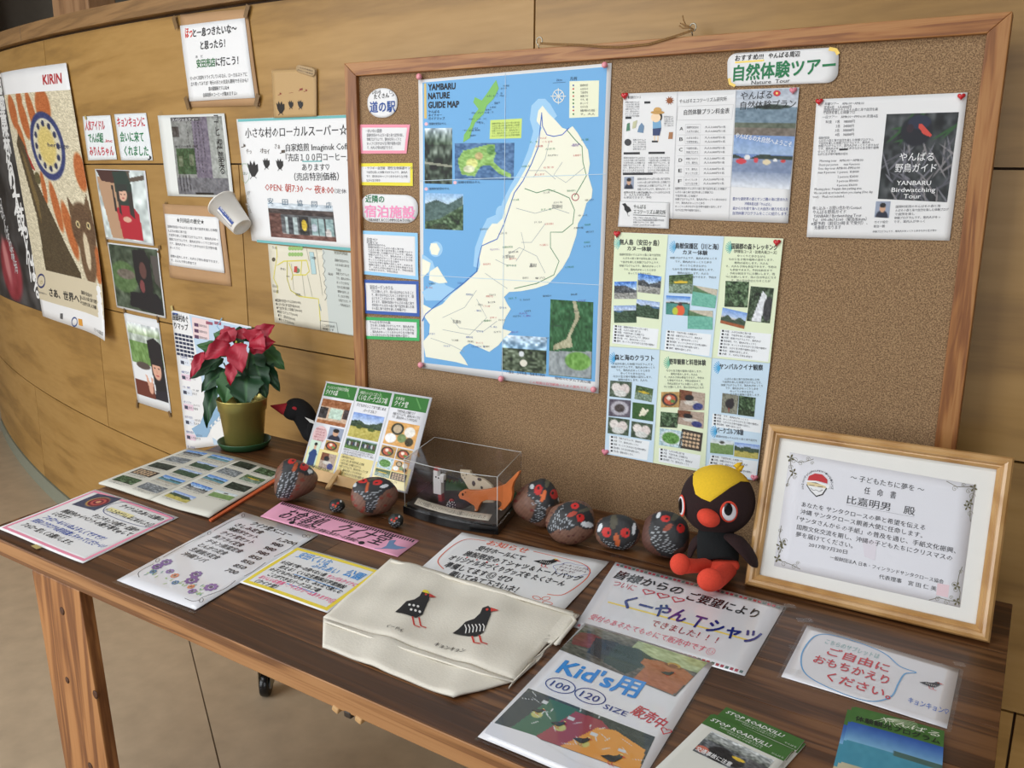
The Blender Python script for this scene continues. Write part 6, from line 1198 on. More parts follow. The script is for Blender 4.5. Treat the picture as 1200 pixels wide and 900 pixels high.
s.t('クイナ堂', (.7, .145), (.82, .145), .06, (236, 240, 230), .02, 3); s.t('お食事処', (.7, .08), (.78, .08), .035, (220, 230, 210), 0, 3)
def cp_(u0, v0, u1, v1, k, sd, a=26, b_=20): s.photo([(u0, v0), (u1, v0), (u1, v1), (u0, v1)], ph(k, a, b_, sd), 2)
cp_(.02, .2, .31, .48, 'shop', 3, 44, 32); cp_(.17, .5, .31, .64, 'portrait', 3); cp_(.17, .65, .31, .8-.04, 'bowl', 3) ; s.oval((.09, .61), .07, .1, (226, 190, 190), 2); 
for i in range(5): s.t(fl(8, i), (.04, .56+.03*i), (.14, .56+.03*i), .022, (150, 60, 70), 0, 3)
s.oval((.06, .9), .045, .2, (200, 226, 200), 2) if False else None
s.poly([(.03, .95-.2), (.11, .95-.2), (.12, .86-.2), (.09, .8-.2), (.05, .8-.2), (.03, .86-.2)], (38, 62, 120), 4) if False else None
cv = Cv(20, 34, (206, 226, 206)); cv.pg([(.2, 1), (.85, 1), (.9, .5), (.7, .36), (.4, .36), (.15, .5)], (36, 66, 120)).el(.55, .24, .13, .12, (214, 170, 140)).el(.55, .14, .15, .07, (30, 26, 26)); s.photo([(.025, .68), (.13, .68), (.13, .965), (.025, .965)], cv, 3)
cv = Cv(24, 16, (196, 120, 70)); cv.speck(30, 3); s.photo([(.15, .78), (.31, .78), (.31, .96), (.15, .96)], cv, 3) if False else None
cp_(.165, .79, .31, .96, 'cook', 9)
for i in range(5): s.t(fl([10, 14, 8, 13, 12][i], i), (.035, .81+.04*i), (.29, .81+.04*i), .03, (70, 60, 40), .01, 4) if i > 3 else None
s.t('営業時間 10:00〜17:00', (.03, .985), (.28, .985), .03, (60, 50, 30), .01, 5)
s.t('子どもからシニアまで楽しめる', (.36, .22), (.64, .22), .035, (60, 60, 60), .01); s.t('パークゴルフ', (.44, .27), (.56, .27), .035, (60, 60, 60), .01)
cp_(.355, .29, .645, .56, 'field', 3, 44, 32); cp_(.355, .575, .495, .69, 'people', 3, 28, 16); cp_(.505, .575, .645, .69, 'people', 5, 28, 16)
for i in range(3): s.t(fl([26, 27, 16][i], i), (.355, .715+.025*i), (.355+[.28, .29, .18][i], .715+.025*i), .02, GY)
for i in range(6): s.t(fl([10, 16, 14, 20, 16, 18][i], i), (.36, .8+.034*i), (.36+[.12, .22, .2, .27, .22, .25][i], .8+.034*i), .026, (70, 60, 40), .005)
for i in range(3): s.t(fl([12, 19, 17][i], i+2), (.74-.03*(i > 0), .21+.035*i), (.74-.03*(i > 0)+[.16, .24, .22][i], .21+.035*i), .03, (60, 60, 60), .01)
cp_(.69, .31, .965, .56, 'food', 3, 44, 34)
for i, (k, sd) in enumerate((('bowl', 3), ('bowl', 8), ('salad', 5), ('food', 9))): u0 = .69+.14*(i % 2); v0 = .575+.125*(i//2); cp_(u0, v0, u0+.132, v0+.115, k, sd)
cp_(.69, .825-.0, .822, .9, 'river', 4); cp_(.83, .825, .965, .9, 'stones', 4)
for i in range(2): s.t(fl([16, 14][i], i+2), (.7, .935+.035*i), (.7+[.2, .18][i], .935+.035*i), .026, (70, 60, 40), .005, 4)
s.done()
M_EAS = plain('light_wood_easel', (206, 168, 116), .5, .08, 30)
es = root('small_easel', 'small light wooden table easel holding the three-column menu card', 'easel', np.array([*((C_bl+C_br)/2)[:2], TZ]))
n_ = CARD.n
def cpt(x, y, off): a = CARD.un(x, y); return CARD.pos(a[0], a[1], off)
led = [cpt(x, y, .0015) for x, y in ((371, 550), (455, 572), (453, 583), (369, 563))]
prism('ledge', led, n_*.014, M_EAS, es, b=.001)
lb, lt2 = cpt(392, 560, -.001), cpt(418, 462, -.014)
def beam(name, a, b_, w_, h_, mat, parent, side=None):
    a, b_ = np.array(a), np.array(b_); d = b_-a; L = np.linalg.norm(d); d /= L; sx = np.array(side if side is not None else [1, 0, 0], float); sx -= d*(sx@d); sx /= np.linalg.norm(sx); ny_ = np.cross(d, sx)
    return box(name, (a+b_)/2, (w_, h_, L), mat, parent, R=np.array([sx, ny_, d]).T, b=.0012)
fa = tp(384, 577); fa[2] = TZ+.009
beam('front_leg', fa, cpt(399, 552, .004), .012, .006, M_EAS, es)
fb = tp(447, 590); beam('front_leg', fa+np.array([.19, -.004, 0]), cpt(452, 568, .004)*1.0+np.array([.0, 0, -.004]), .012, .006, M_EAS, es)
tpb = cpt(430, 466, -.006); beam('upright', cpt(402, 556, -.006), cpt(420, 470, -.006), .012, .005, M_EAS, es); beam('upright', cpt(446, 568, -.006), cpt(452, 480, -.006), .012, .005, M_EAS, es)
bk = cpt(436, 480, -.010); beam('rear_leg', np.array([bk[0], bk[1]+.06, TZ+.007]) if bk[1]+.06 < 1.49 else np.array([bk[0], 1.49, TZ+.007]), bk, .012, .006, M_EAS, es)

# ---- painted stones
def stone(label, cx, cy, rx, ry, prt, feats, rot=0, sq=.85, flat=0, grp='painted bird stones', name='painted_stone', base=(116, 82, 66), seed=0, N_=(110, 74), lump=None):
    """cx,cy centre and rx,ry half sizes of the outline in photo pixels; features are painted on the side facing the room"""
    g0 = tp(cx, cy+ry*.82); d0 = depth(g0)+rx*.0004; k = d0/FPX
    rzz = ry*k; c = pd(cx, cy, d0); c[2] = TZ+rzz*.96
    fwd = (CAM-c); fwd /= np.linalg.norm(fwd); right = np.cross([0, 0, 1], fwd); right /= np.linalg.norm(right); up = np.cross(fwd, right)
    r_ = np.random.RandomState(seed); ph_ = r_.rand(6)*6
    def fn(u):
        q = 1+.05*math.sin(2.2*u[0]+ph_[0])+.04*math.sin(3*u[1]+ph_[1])+.04*math.sin(2.6*u[2]+ph_[2])+.02*math.sin(6*u[0]+5*u[2]+ph_[3])
        v = np.array([math.copysign(abs(t_)**sq, t_) for t_ in u]); v = v/np.linalg.norm(v)*(1+.06*(np.abs(v).sum()-1)) if sq != 1 else u
        v = v*q
        if lump: v[0] *= 1+lump*v[2]
        return v
    cr_, sr_ = math.cos(rot), math.sin(rot); ax1 = (right*cr_+up*sr_)*rx*k; ax3 = (-right*sr_+up*cr_)*ry*k*1.0
    V, F, U = ellm(c, [ax1, fwd*min(rx, ry)*k*.85, ax3], N_[0], N_[1], fn); V = np.array(V)
    lift = TZ+.0005-V[:, 2].min(); V[:, 2] += lift; c = c+np.array([0, 0, lift])
    D = V-c; X = D@right/k; Y = -(D@up)/k; front = (D@fwd) > -rx*k*.15
    Cc = np.tile(np.array(lin(base)), (len(V), 1)); h = r_.rand(len(V)); 
    def nz(a, b_, s0): return .5+.25*np.sin(a*1.3+s0)*np.cos(b_*1.7+s0*2)+.25*np.sin(a*2.9+b_*2.3+s0)
    Cc *= (.8+.4*nz(X*.5, Y*.5, 1))[:, None]
    for f in feats:
        kd = f[0]; m = np.zeros(len(V), bool)
        if kd == 'pg':
            pts = [(p[0]-cx, p[1]-cy) for p in f[1]]; n = len(pts)
            Xj, Yj = X+.5*np.sin(Y*1.9), Y+.5*np.sin(X*2.1)
            for i in range(n):
                x0, y0 = pts[i]; x1, y1 = pts[(i+1) % n]
                if y0 == y1: continue
                m ^= ((Yj < y0) != (Yj < y1)) & (Xj < (x1-x0)*(Yj-y0)/(y1-y0)+x0)
        elif kd == 'el':
            _, (ex, ey, ea, eb, er), _c = f; dx, dy = X-(ex-cx), Y-(ey-cy); x = dx*math.cos(er)+dy*math.sin(er); y = -dx*math.sin(er)+dy*math.cos(er); m = (x/ea)**2+(y/eb)**2 < 1
        elif kd == 'dash':
            _, pts, col, sp, ang = f; pts = [(p[0]-cx, p[1]-cy) for p in pts]; n = len(pts)
            for i in range(n):
                x0, y0 = pts[i]; x1, y1 = pts[(i+1) % n]
                if y0 == y1: continue
                m ^= ((Y < y0) != (Y < y1)) & (X < (x1-x0)*(Y-y0)/(y1-y0)+x0)
            x = X*math.cos(ang)+Y*math.sin(ang); y = -X*math.sin(ang)+Y*math.cos(ang); row = np.floor(y/sp); xx = x+row*1.37; m &= (np.abs(y/sp-row-.5) < .15) & ((xx/(sp*1.9)) % 1 < .62)
        elif kd == 'spots':
            _, col, num, sd, sz = f; q = np.random.RandomState(sd)
            for _i in range(num):
                a, b_ = q.uniform(-rx, rx), q.uniform(-ry, ry); m |= ((X-a)/sz)**2+((Y-b_)/(sz*.6))**2 < 1
            m &= (Cc[:, 0] > lin(base)[0]*.7)
        m &= front; col = lin(f[2] if kd != 'spots' else f[1]); Cc[m] = col
    o = mk(name, V, F, PAINT, None, True, Cc); tag(o, label, 'painted stone', grp); return o
DK, EY, BE, WH, BRW = (44, 44, 46), (200, 40, 36), (206, 92, 48), (214, 218, 222), (84, 76, 62)
DG = (168, 174, 180)
def eye(x, y, a, b_, r=0, dx=0, dy=0): return [('el', (x, y, a, b_, r), EY), ('el', (x+dx, y+dy, a*.32, b_*.32, 0), (24, 18, 20))]
stone('painted stone with bird face turned up, white spot right, at the booklet corner', 346, 569, 25, 24,
      None, [('spots', (130, 60, 44), 22, 3, 2.4), ('pg', [(334, 549), (346, 545), (358, 549), (369, 556), (368, 567), (360, 568), (350, 563), (346, 578), (338, 592), (322, 590), (327, 575), (332, 562)], DK), ('dash', [(332, 562), (350, 563), (346, 578), (338, 592), (322, 590), (326, 577)], DG, 2.6, -.1), ('el', (350, 551, 9, 2, .0), BRW)]+eye(344, 549.5, 5, 3.2, -.4, 1, 0)+eye(357.5, 557, 5, 4.5, 0, -1, -2)+[('el', (347, 557, 2.2, 6, .45), (176, 80, 40)), ('el', (363.5, 563.5, 3, 2.6, .3), WH)], rot=.3, lump=-.25)
stone('painted stone with bird face and dark centre stripe, in front of the menu card', 440, 588, 27, 21,
      None, [('spots', (130, 56, 44), 26, 5, 2.2), ('pg', [(413, 573), (424, 567), (446, 567), (462, 573), (465, 578), (452, 583), (444, 590), (441, 600), (436, 608), (428, 606), (429, 594), (424, 587), (415, 581)], DK), ('dash', [(416, 582), (450, 582), (444, 590), (440, 602), (430, 606), (430, 592)], DG, 2.4, .1), ('el', (438, 568.5, 6, 1.4, -.2), BRW)]+eye(426, 570, 5.6, 3, .05, 1, 0)+eye(443, 573, 5.4, 3.2, -.1, -1, 0)+[('el', (431, 577.5, 2, 6, .25), (196, 90, 44)), ('el', (416.5, 574, 2.6, 2.8, 0), (200, 204, 206)), ('el', (451, 577.5, 4.8, 2, -.15), WH)], seed=2, lump=.15)
stone('tall upright painted stone with bird face, leftmost of the four beside the display case', 630, 598, 27, 27,
      None, [('spots', (110, 44, 38), 14, 9, 3), ('pg', [(619, 579), (628, 570), (640, 569), (652, 577), (657, 590), (656, 598), (646, 604), (640, 606), (640, 614), (632, 622), (620, 623), (627, 608), (628, 600), (618, 592)], DK), ('dash', [(619, 590), (634, 600), (648, 601), (639, 608), (638, 616), (628, 623), (619, 623), (627, 608)], DG, 2.3, -.5), ('el', (641, 576, 2.6, 7, .2), (96, 92, 74))]+eye(630.5, 585, 4.6, 6, .3, 0, -2)+eye(649, 589.5, 4.8, 5.6, 0, -2, -1)+[('el', (636.5, 592, 3, 7, .35), (222, 110, 56)), ('el', (623, 581.5, 2.6, 3, 0), WH), ('el', (655, 595.5, 2, 2.6, 0), WH)], rot=-.35, seed=4, lump=-.4)
stone('brown-bellied painted stone with a tilted bird face, second of the four beside the case', 668, 621, 28, 24,
      None, [('spots', (84, 44, 38), 34, 12, 1.7), ('pg', [(640, 631), (645, 616), (654, 603), (664, 597), (676, 597), (688, 602), (695, 615), (695, 627), (684, 628), (676, 624), (668, 630), (656, 628), (646, 634), (641, 636)], DK), ('dash', [(642, 631), (650, 612), (660, 600), (666, 612), (672, 624), (656, 630)], DG, 2.6, 1.45), ('el', (684, 606, 8, 1.8, -.3), (84, 80, 66))]+eye(673, 601.5, 4.6, 3.6, -.2, 0, 0)+eye(679.5, 615, 4.6, 4.6, 0, -1, -2)+[('el', (670, 611, 6, 2.6, -.4), (176, 70, 52)), ('el', (687.5, 622.5, 7.6, 3.2, .1), WH)], rot=.25, seed=6)
stone('black painted stone with a frontal bird face, third of the four beside the case', 723, 629, 26.5, 20.5,
      None, [('spots', (110, 46, 40), 6, 2, 3), ('pg', [(700, 620), (708, 611), (718, 607), (733, 609), (744, 616), (748, 627), (744, 640), (732, 650), (718, 648), (706, 641), (699, 630)], DK), ('dash', [(704, 636), (720, 642), (728, 646), (744, 636), (740, 644), (730, 650), (714, 647)], DG, 2.4, .15), ('el', (718.5, 617, 4, 9, .05), (84, 80, 66))]+eye(711, 629.5, 5.4, 5.8, 0, 2, 1)+eye(732.5, 629, 5.4, 5.4, 0, 2, 0)+[('el', (723, 637.5, 3, 8, -.15), (196, 96, 50)), ('el', (703, 625, 2.2, 5.6, .3), WH), ('el', (742, 624, 2.2, 7, .1), WH)], seed=8)
stone('dark painted stone with a bird face tilted left, fourth of the four, touching the plush', 780, 633, 27, 27,
      None, [('pg', [(764, 612), (776, 607), (790, 608), (802, 616), (806, 634), (800, 646), (790, 652), (790, 660), (776, 658), (764, 646), (760, 630)], DK), ('dash', [(763, 622), (778, 628), (784, 640), (796, 648), (786, 656), (772, 652), (762, 640)], (170, 176, 180), 2.6, .25), ('el', (790, 612, 3, 7, .6), (84, 80, 66))]+eye(778.5, 616, 5.4, 3.8, -.15, 2, 0)+eye(796.5, 625.5, 4.6, 5, 0, -1, -3)+[('el', (782, 626, 6.4, 3, -.75), (150, 70, 50)), ('el', (770.5, 612.5, 2, 4, .4), WH)], rot=-.1, seed=10, base=(92, 60, 50))
def pebble(label, cx, cy, r, seed):
    return stone(label, cx, cy, r, r*.92, None, [('dash', [(cx-r, cy+1), (cx+r*.6, cy+2), (cx+r*.4, cy+r), (cx-r*.6, cy+r)], DG, 2.2, .4), ('el', (cx-r*.55, cy-r*.1, 1.3, 1.3, 0), EY), ('el', (cx+r*.1, cy-r*.3, 1.3, 1.3, 0), EY), ('el', (cx-r*.25, cy+r*.1, .9, 1.8, .3), BE), ('el', (cx+r*.45, cy-r*.5, 1, 1.4, 0), WH)], grp='small black bird pebbles', name='painted_pebble', base=(34, 38, 36), seed=seed, N_=(60, 40))
pebble('tiny black painted pebble bird beside the foot of the wooden easel', 395.5, 594.5, 9, 3)
pebble('tiny black painted pebble bird beside the black-based display case', 464, 612.5, 9, 5)

# ---- acrylic display case with carved cats
F0, F1, F2 = tp(474, 602), tp(583, 627), tp(611, 592); F3 = F0+(F2-F1)
dc = root('acrylic_display_case', 'clear acrylic box with a curved black base, between the menu card and the stones', 'display case', (F0+F2)/2*np.array([1, 1, 0])+np.array([0, 0, TZ]))
ex = (F1-F0); exn = ex/np.linalg.norm(ex); fo = np.array([exn[1], -exn[0], 0])
def outline(ins, bow, z):
    cen = (F0+F1+F2+F3)/4; Q = [p+(cen-p)/np.linalg.norm(cen-p)*ins*1.35 for p in (F0, F1, F2, F3)]; pts = []
    for i in range(13): t_ = i/12; pts.append(Q[0]*(1-t_)+Q[1]*t_+fo*bow*4*t_*(1-t_))
    pts += [Q[2], Q[3]]; return [np.array([p[0], p[1], z]) for p in pts]
M_CB = plain('case_black_base', (14, 14, 15), .18, .05, coat=.4)
prism('base', outline(-.002, .016, TZ+.001), (0, 0, .017), M_CB, dc, b=.003)
prism('floor_panel', outline(.004, .014, TZ+.018), (0, 0, .003), plain('case_floor', (24, 22, 21), .35, .1), dc)
cover = outline(.001, .014, TZ+.015); CH = .105
n = len(cover); V = [p for p in cover]+[p+np.array([0, 0, CH]) for p in cover]
for i, (a, b_) in enumerate(((0, 12), (12, 13), (13, 14), (14, 0))):
    ids = list(range(0, 13)) if i == 0 else [a, b_ % n]
    Vs = [cover[j] for j in ids]+[cover[j]+np.array([0, 0, CH]) for j in ids]; m_ = len(ids); mk('clear_side', Vs, [(j, j+1, j+1+m_, j+m_) for j in range(m_-1)], M_ACRYL, dc, False)
mk('clear_top', V[n:], [tuple(range(n))], M_ACRYL, dc)
for j in (0, 12, 13, 14): tube('clear_edge', [cover[j], cover[j]+np.array([0, 0, CH])], .0007, M_ACRYL if j in (13, 14) else M_ACRYLEDGE, dc, 6)
top = [p+np.array([0, 0, CH]) for p in cover]; tube('clear_edge', top+[top[0]], .0007, M_ACRYLEDGE, dc, 6)
tube('clear_edge', cover+[cover[0]], .0006, M_ACRYLEDGE, dc, 6)
# printed strip with a greeting along the front
class Strip:
    def un(s, x, y): return np.array([x, y])
    def pos(s, a, b_, off=0):
        Q = outline(.010, .015, TZ+.0213); t_ = min(max(a, 0), 1)*11.4+.3; i = int(t_); f = t_-i; P = Q[i]*(1-f)+Q[min(i+1, 12)]*f; return P-fo*b_+np.array([0, 0, off+b_*.55])
ns = Sheet('name_strip', 'cream paper strip with handwriting lying along the front inside the case', 'label', Strip(), [(.02, .017), (.96, .017), (.96, .002), (.02, .002)], paper((206, 198, 178)), off=.0006, nx=20, ny=2, thick=.0004); ns.mode = 'uv'
V, F = textmesh('ようこそ安田区へ ようこそクイナのふれあい公園にいらっしゃいました', 0)
wd = V[:, 0].max(); out = [ns.pt(np.array([.05+.86*v[0]/wd, .005+.010*v[1]]), 2) for v in V]; ns.add('lettering', out, F, lin((50, 44, 40))); ns.done()
def vplane(px, py): P = tp(px, py, TZ+.021); return Plane(P, exn, (0, 0, 1)), P
M_OR = plain('orange_painted_wood', (204, 110, 48), .5, .08, 30); M_WP = plain('cream_painted_wood', (214, 200, 172), .5, .05, 30); M_GP = plain('green_painted_wood', (44, 78, 44), .6, .08, 30)
def z3(x, y): return (460+x/6.667, 510+y/6.667)
def cutout(name, label, cat, base, pts, mat, th=.009, group=None):
    pl_, P = vplane(*z3(*base)); r_ = root(name, label, cat, P, group); poly = [pl_.pos(*pl_.un(*z3(*p)), 0) for p in pts]
    mz = min(p[2] for p in poly); poly = [p+np.array([0, 0, TZ+.0215-mz]) for p in poly]
    for q in poly: pass
    prism('body', poly, -pl_.n*th, mat, r_, b=.001); return r_, pl_, TZ+.0215-mz
r_, pl_, dz = cutout('orange_cat_figure', 'orange wooden cat cutout with raised tail inside the display case', 'cat figure', (650, 600), [(512, 478), (524, 452), (548, 438), (566, 434), (600, 440), (680, 440), (760, 428), (830, 410), (880, 390), (915, 355), (950, 320), (975, 294), (990, 290), (990, 302), (975, 330), (945, 375), (932, 420), (935, 470), (925, 520), (895, 560), (866, 592), (822, 588), (826, 576), (848, 560), (850, 535), (835, 522), (790, 518), (730, 515), (696, 528), (676, 560), (662, 604), (636, 602), (642, 580), (636, 558), (600, 535), (560, 512), (525, 503)], M_OR)
for (x, y, rx_, ry_) in ((550, 468, 8, 12), (571, 452, 7, 4)): c = pl_.pos(*pl_.un(*z3(x, y)), .001)+np.array([0, 0, dz]); kk = depth(c)/FPX/6.667; ell('eye', c, [exn*rx_*kk, pl_.n*.001, BU*ry_*kk], M_BLACK, r_, 12, 8)
for x in (648, 846): c = pl_.pos(*pl_.un(*z3(x, 592)), 0)+np.array([0, 0, dz+.0006]); box('paw', c-pl_.n*.0045, (.0045, .0094, .004), M_WP, r_, R=np.array([exn, pl_.n, BU]).T, b=.001)
r_, pl_, dz = cutout('spotted_cat_figure', 'cream wooden cat cutout with dark spots inside the case behind the orange cat', 'cat figure', (690, 545), [(524, 282), (560, 286), (606, 290), (612, 318), (650, 340), (700, 352), (740, 378), (775, 410), (790, 450), (790, 540), (620, 540), (600, 440), (580, 410), (560, 375), (536, 340)], M_WP, .007)
for (x, y, rx_, ry_) in ((634, 388, 15, 22), (697, 420, 10, 12), (680, 356, 20, 13), (552, 325, 4, 5), (578, 318, 4, 6), (566, 345, 6, 3)): c = pl_.pos(*pl_.un(*z3(x, y)), .0008)+np.array([0, 0, dz]); kk = depth(c)/FPX/6.667; ell('spot', c, [exn*rx_*kk, pl_.n*.0008, BU*ry_*kk], plain('spot_paint', (70, 52, 48), .5), r_, 12, 8)
def grass(lbl, base, x0, x1, y0, y1, nb):
    pts = [(x0, y1)]
    for i in range(nb): xa = x0+(x1-x0)*i/nb; w_ = (x1-x0)/nb; pts += [(xa+w_*.1, y0+28), (xa+w_*.5, y0+((i*37) % 3)*7), (xa+w_*.9, y0+32)]
    pts += [(x1, y1)]; cutout('grass_figure', lbl, 'grass figure', base, pts, M_GP, .005, 'painted grass cutouts')
grass('green painted wooden grass cutout left inside the case, behind the white figure', (500, 452), 412, 600, 348, 436, 6)
grass('green painted wooden grass cutout right inside the case, beside the orange tail', (970, 540), 915, 1025, 455, 545, 4)
# white and red bird figure
pl_, P = vplane(*z3(382, 510)); r_ = root('white_block_figure', 'little white block figure with red top and red foot inside the display case', 'figure', P)
def blk(name, x, y, w_, h_, mat, d_=.012, tilt=0):
    c = pl_.pos(*pl_.un(*z3(x, y)), 0); kk = depth(c)/FPX/6.667; Rr = np.array([exn, pl_.n, BU]).T@np.array(Matrix.Rotation(tilt, 3, 'Y')); return box(name, c, (w_*kk, d_, h_*kk), mat, r_, R=Rr, b=.0015)
M_RP = plain('red_painted_wood', (150, 44, 40), .5, .06); M_W2 = plain('white_painted_wood', (222, 220, 216), .45, .02)
blk('body_block', 360, 385, 76, 150, M_W2); blk('neck_block', 347, 300, 44, 60, M_W2); blk('head_block', 393, 335, 36, 66, M_W2, .01, .1); blk('cap_block', 349, 262, 42, 34, M_RP, .01); blk('beak_block', 400, 357, 28, 12, M_BLACK, .006); blk('foot_block', 381, 482, 36, 66, M_RP, .011, -.1)
for (x, y) in ((352, 320), (372, 328)): c = pl_.pos(*pl_.un(*z3(x, y)), .0062); kk = depth(c)/FPX/6.667; ell('eye', c, [exn*7*kk, pl_.n*.0008, BU*7*kk], M_BLACK, r_, 10, 8)
# dotted ball
c = tp(*z3(462, 580), TZ+.021); kk = depth(c)/FPX; r_ = root('dotted_ball_figure', 'tiny dark ball figure with white dots and red comb inside the case', 'figure', c)
ell('ball', c+np.array([0, 0, 5.4*kk]), [BR*5.6*kk, BF*5*kk, BU*5.6*kk], plain('navy_paint', (26, 30, 44), .5), r_)
for i in range(26):
    a, b_ = (i*2.4) % 3.0-1.5, ((i*.77) % 2.2)-1.1; d = BR*math.sin(a)*math.cos(b_)+BF*math.cos(a)*math.cos(b_)+BU*math.sin(b_); d[2] *= 1; ell('dot', c+np.array([0, 0, 5.4*kk])+(BR*(d@BR)*5.6+BF*(d@BF)*5+BU*(d@BU)*5.6)*kk, [BR*.75*kk, BF*.75*kk, BU*.75*kk], M_W2, r_, 8, 6)
ell('comb', c+np.array([0, 0, 11.5*kk]), [BR*3*kk, BF*2*kk, BU*1.8*kk], M_RP, r_, 12, 8)

# ---- plush bird
g0 = tp(845, 668); dP = depth(g0)-.026; kP = dP/FPX
def q_(x, y, dd=0): return pd(x, y, dP+dd)
pr = root('plush_bird', 'dark plush bird with yellow crown, big eye and orange-red beak and feet', 'plush toy', np.array([g0[0], g0[1], TZ]))
M_PB = plain('dark_brown_plush', (40, 20, 20), .95, .12, 300, .25); M_PK = plain('black_plush', (14, 18, 20), .95, .15, 300, .25); M_PY = plain('yellow_plush', (232, 190, 44), .95, .05, 300, .2); M_PO = plain('orange_red_plush', (220, 70, 48), .9, .06, 300, .2); M_PW = plain('white_felt_eye', (232, 230, 234), .8, .02)
rt_ = math.radians(-8); A1 = BR*math.cos(rt_)+BU*math.sin(rt_); A3 = -BR*math.sin(rt_)+BU*math.cos(rt_); H0 = q_(841, 587); hx, hz, hy = 43*kP, 41*kP, 38*kP
ell('head', H0, [A1*hx, BF*hy, A3*hz], M_PB, pr, 64, 44)
vf = (CAM-H0)/np.linalg.norm(CAM-H0)
def patch(name, pts, c_, mat, off, n=10, grow=1.0, both=True):
    """felt patch laid over the head: outline given in photo pixels, followed onto the surface"""
    c_ = np.array(c_, float); V = []; F = []; m = len(pts)
    def onto(x, y):
        r = ray(x, y); M = np.array([A1/hx, BF/hy, A3/hz]); o = M@(CAM-H0); d = M@r; a = d@d; b_ = 2*o@d; cc = o@o-grow**2; D = b_*b_-4*a*cc
        if D < 0:
            t_ = -b_/(2*a); P = CAM+r*t_; e_ = P-H0; return H0+e_/math.sqrt(((M@e_)@(M@e_)))*grow
        return CAM+r*((-b_-math.sqrt(D))/(2*a))
    V.append(onto(*c_))
    for k in range(1, n+1):
        for p in pts: x, y = c_+(np.array(p)-c_)*k/n; P = onto(x, y); e_ = (P-H0)/np.linalg.norm(P-H0); V.append(P+e_*off*(1 if k < n else .1))
    V[0] = V[0]+(V[0]-H0)/np.linalg.norm(V[0]-H0)*off
    for i in range(m): F.append((0, 1+i, 1+(i+1) % m))
    for k in range(n-1):
        for i in range(m): a, b_ = 1+k*m+i, 1+k*m+(i+1) % m; F.append((a, a+m, b_+m, b_))
    return mk(name, V, F, mat, pr, True)
def dense(pts, k=4):
    out = []
    for i in range(len(pts)):
        a, b_ = np.array(pts[i]), np.array(pts[(i+1) % len(pts)])
        for j in range(k): out.append(tuple(a+(b_-a)*j/k))
    return out
patch('crown', dense([(812, 556), (818, 548), (830, 542), (845, 540.5), (858, 543), (868, 548), (876, 556), (880, 566), (868, 565), (856, 572), (845, 580), (832, 589), (822, 585), (815, 580), (812, 568)]), (838, 562), M_PY, .0012, 12)
patch('eye_rim', [(854+10.5*math.cos(a), 600.5+12.5*math.sin(a)) for a in np.linspace(0, 2*math.pi, 36, endpoint=False)], (854, 600.5), M_PO, .0008, 6)
patch('eye_white', [(854.3+8.8*math.cos(a), 601+10.6*math.sin(a)) for a in np.linspace(0, 2*math.pi, 36, endpoint=False)], (854, 601), M_PW, .0018, 6)
patch('pupil', [(853+5.4*math.cos(a), 597.5+7.8*math.sin(a)) for a in np.linspace(0, 2*math.pi, 30, endpoint=False)], (853, 597.5), M_BLACK, .003, 6)
def sidedisc(name, r1, r3, mat, off):
    d = -BR*.985+BF*.12; d /= np.linalg.norm(d); M = np.array([A1/hx, BF/hy, A3/hz]); dd = d+np.array([0, 0, -.12]); P = H0+dd/np.linalg.norm(M@dd)*1.0; s1 = np.cross([0, 0, 1], d); return ell(name, P+d*off, [s1*r1*kP, d*.0016, BU*r3*kP], mat, pr, 28, 10)
sidedisc('eye_rim', 11, 13, M_PO, .001); sidedisc('eye_white', 9.5, 11, M_PW, .0022); sidedisc('pupil', 6.5, 9, M_BLACK, .0036)
bR = math.radians(-22); B1 = BR*math.cos(bR)+BU*math.sin(bR); B3 = -BR*math.sin(bR)+BU*math.cos(bR)
ell('beak', q_(822, 594.5)+BF*(hy*.93), [B1*14*kP*.95, BF*12*kP, B3*10.5*kP*.95], M_PO, pr, 32, 20)
for i, (x0, y0, x1, y1) in enumerate(((862, 549, 870, 543), (866, 551, 872, 547), (864, 553, 868, 550))): V, F = tubem([q_(x0, y0), q_((x0+x1)/2, (y0+y1)/2-1), q_(x1, y1)], [4*kP, 2.6*kP, .5*kP], 10); mk('crest', V, F, M_PY, pr, True)
V, F = soft([q_(838, 615), q_(839, 630), q_(841, 648), q_(843, 659, -.004), q_(843, 663, -.008)], [17*kP, 22*kP, 24*kP, 22*kP, 14*kP], 28); mk('body', V, F, M_PK, pr, True)
V, F = soft([q_(824, 668, -.018), q_(842, 666, -.022), q_(860, 663, -.018)], [9*kP, 12*kP, 8*kP], 20, True, .8); mk('lower_body', V, F, M_PO, pr, True)
def wing(p, r): V, F = soft([q_(*a) for a in p], [v*kP for v in r], 18, True, .55); mk('wing', V, F, M_PB, pr, True)
wing([(851, 628, -.02), (862, 634, -.045), (873, 645, -.05), (882, 657, -.045), (887, 663, -.04)], [6, 10, 10, 8.5, 4]); wing([(824, 628, .01), (816, 635, .012), (811, 643, .012), (808, 653, .01)], [6, 8, 7, 4])
def foot(pts, rs_, sole):
    V, F = soft([q_(*a) for a in pts], [v*kP for v in rs_], 24); mk('leg', V, F, M_PO, pr, True)
    (x, y, dd), (a, b_), rot_ = sole; R1 = BR*math.cos(rot_)+BU*math.sin(rot_); R3 = -BR*math.sin(rot_)+BU*math.cos(rot_); ell('foot', q_(x, y, dd), [R1*a*kP, BF*9*kP, R3*b_*kP], M_PO, pr, 28, 18)
foot([(828, 664, -.02), (816, 664, -.04), (802, 664, -.055)], [9, 8, 9], ((797, 662, -.06), (11.5, 12.5), .2))
foot([(852, 668, -.02), (846, 676, -.05), (838, 682, -.075)], [11, 9.5, 10], ((832, 680.5, -.085), (14.5, 13.5), -.3))

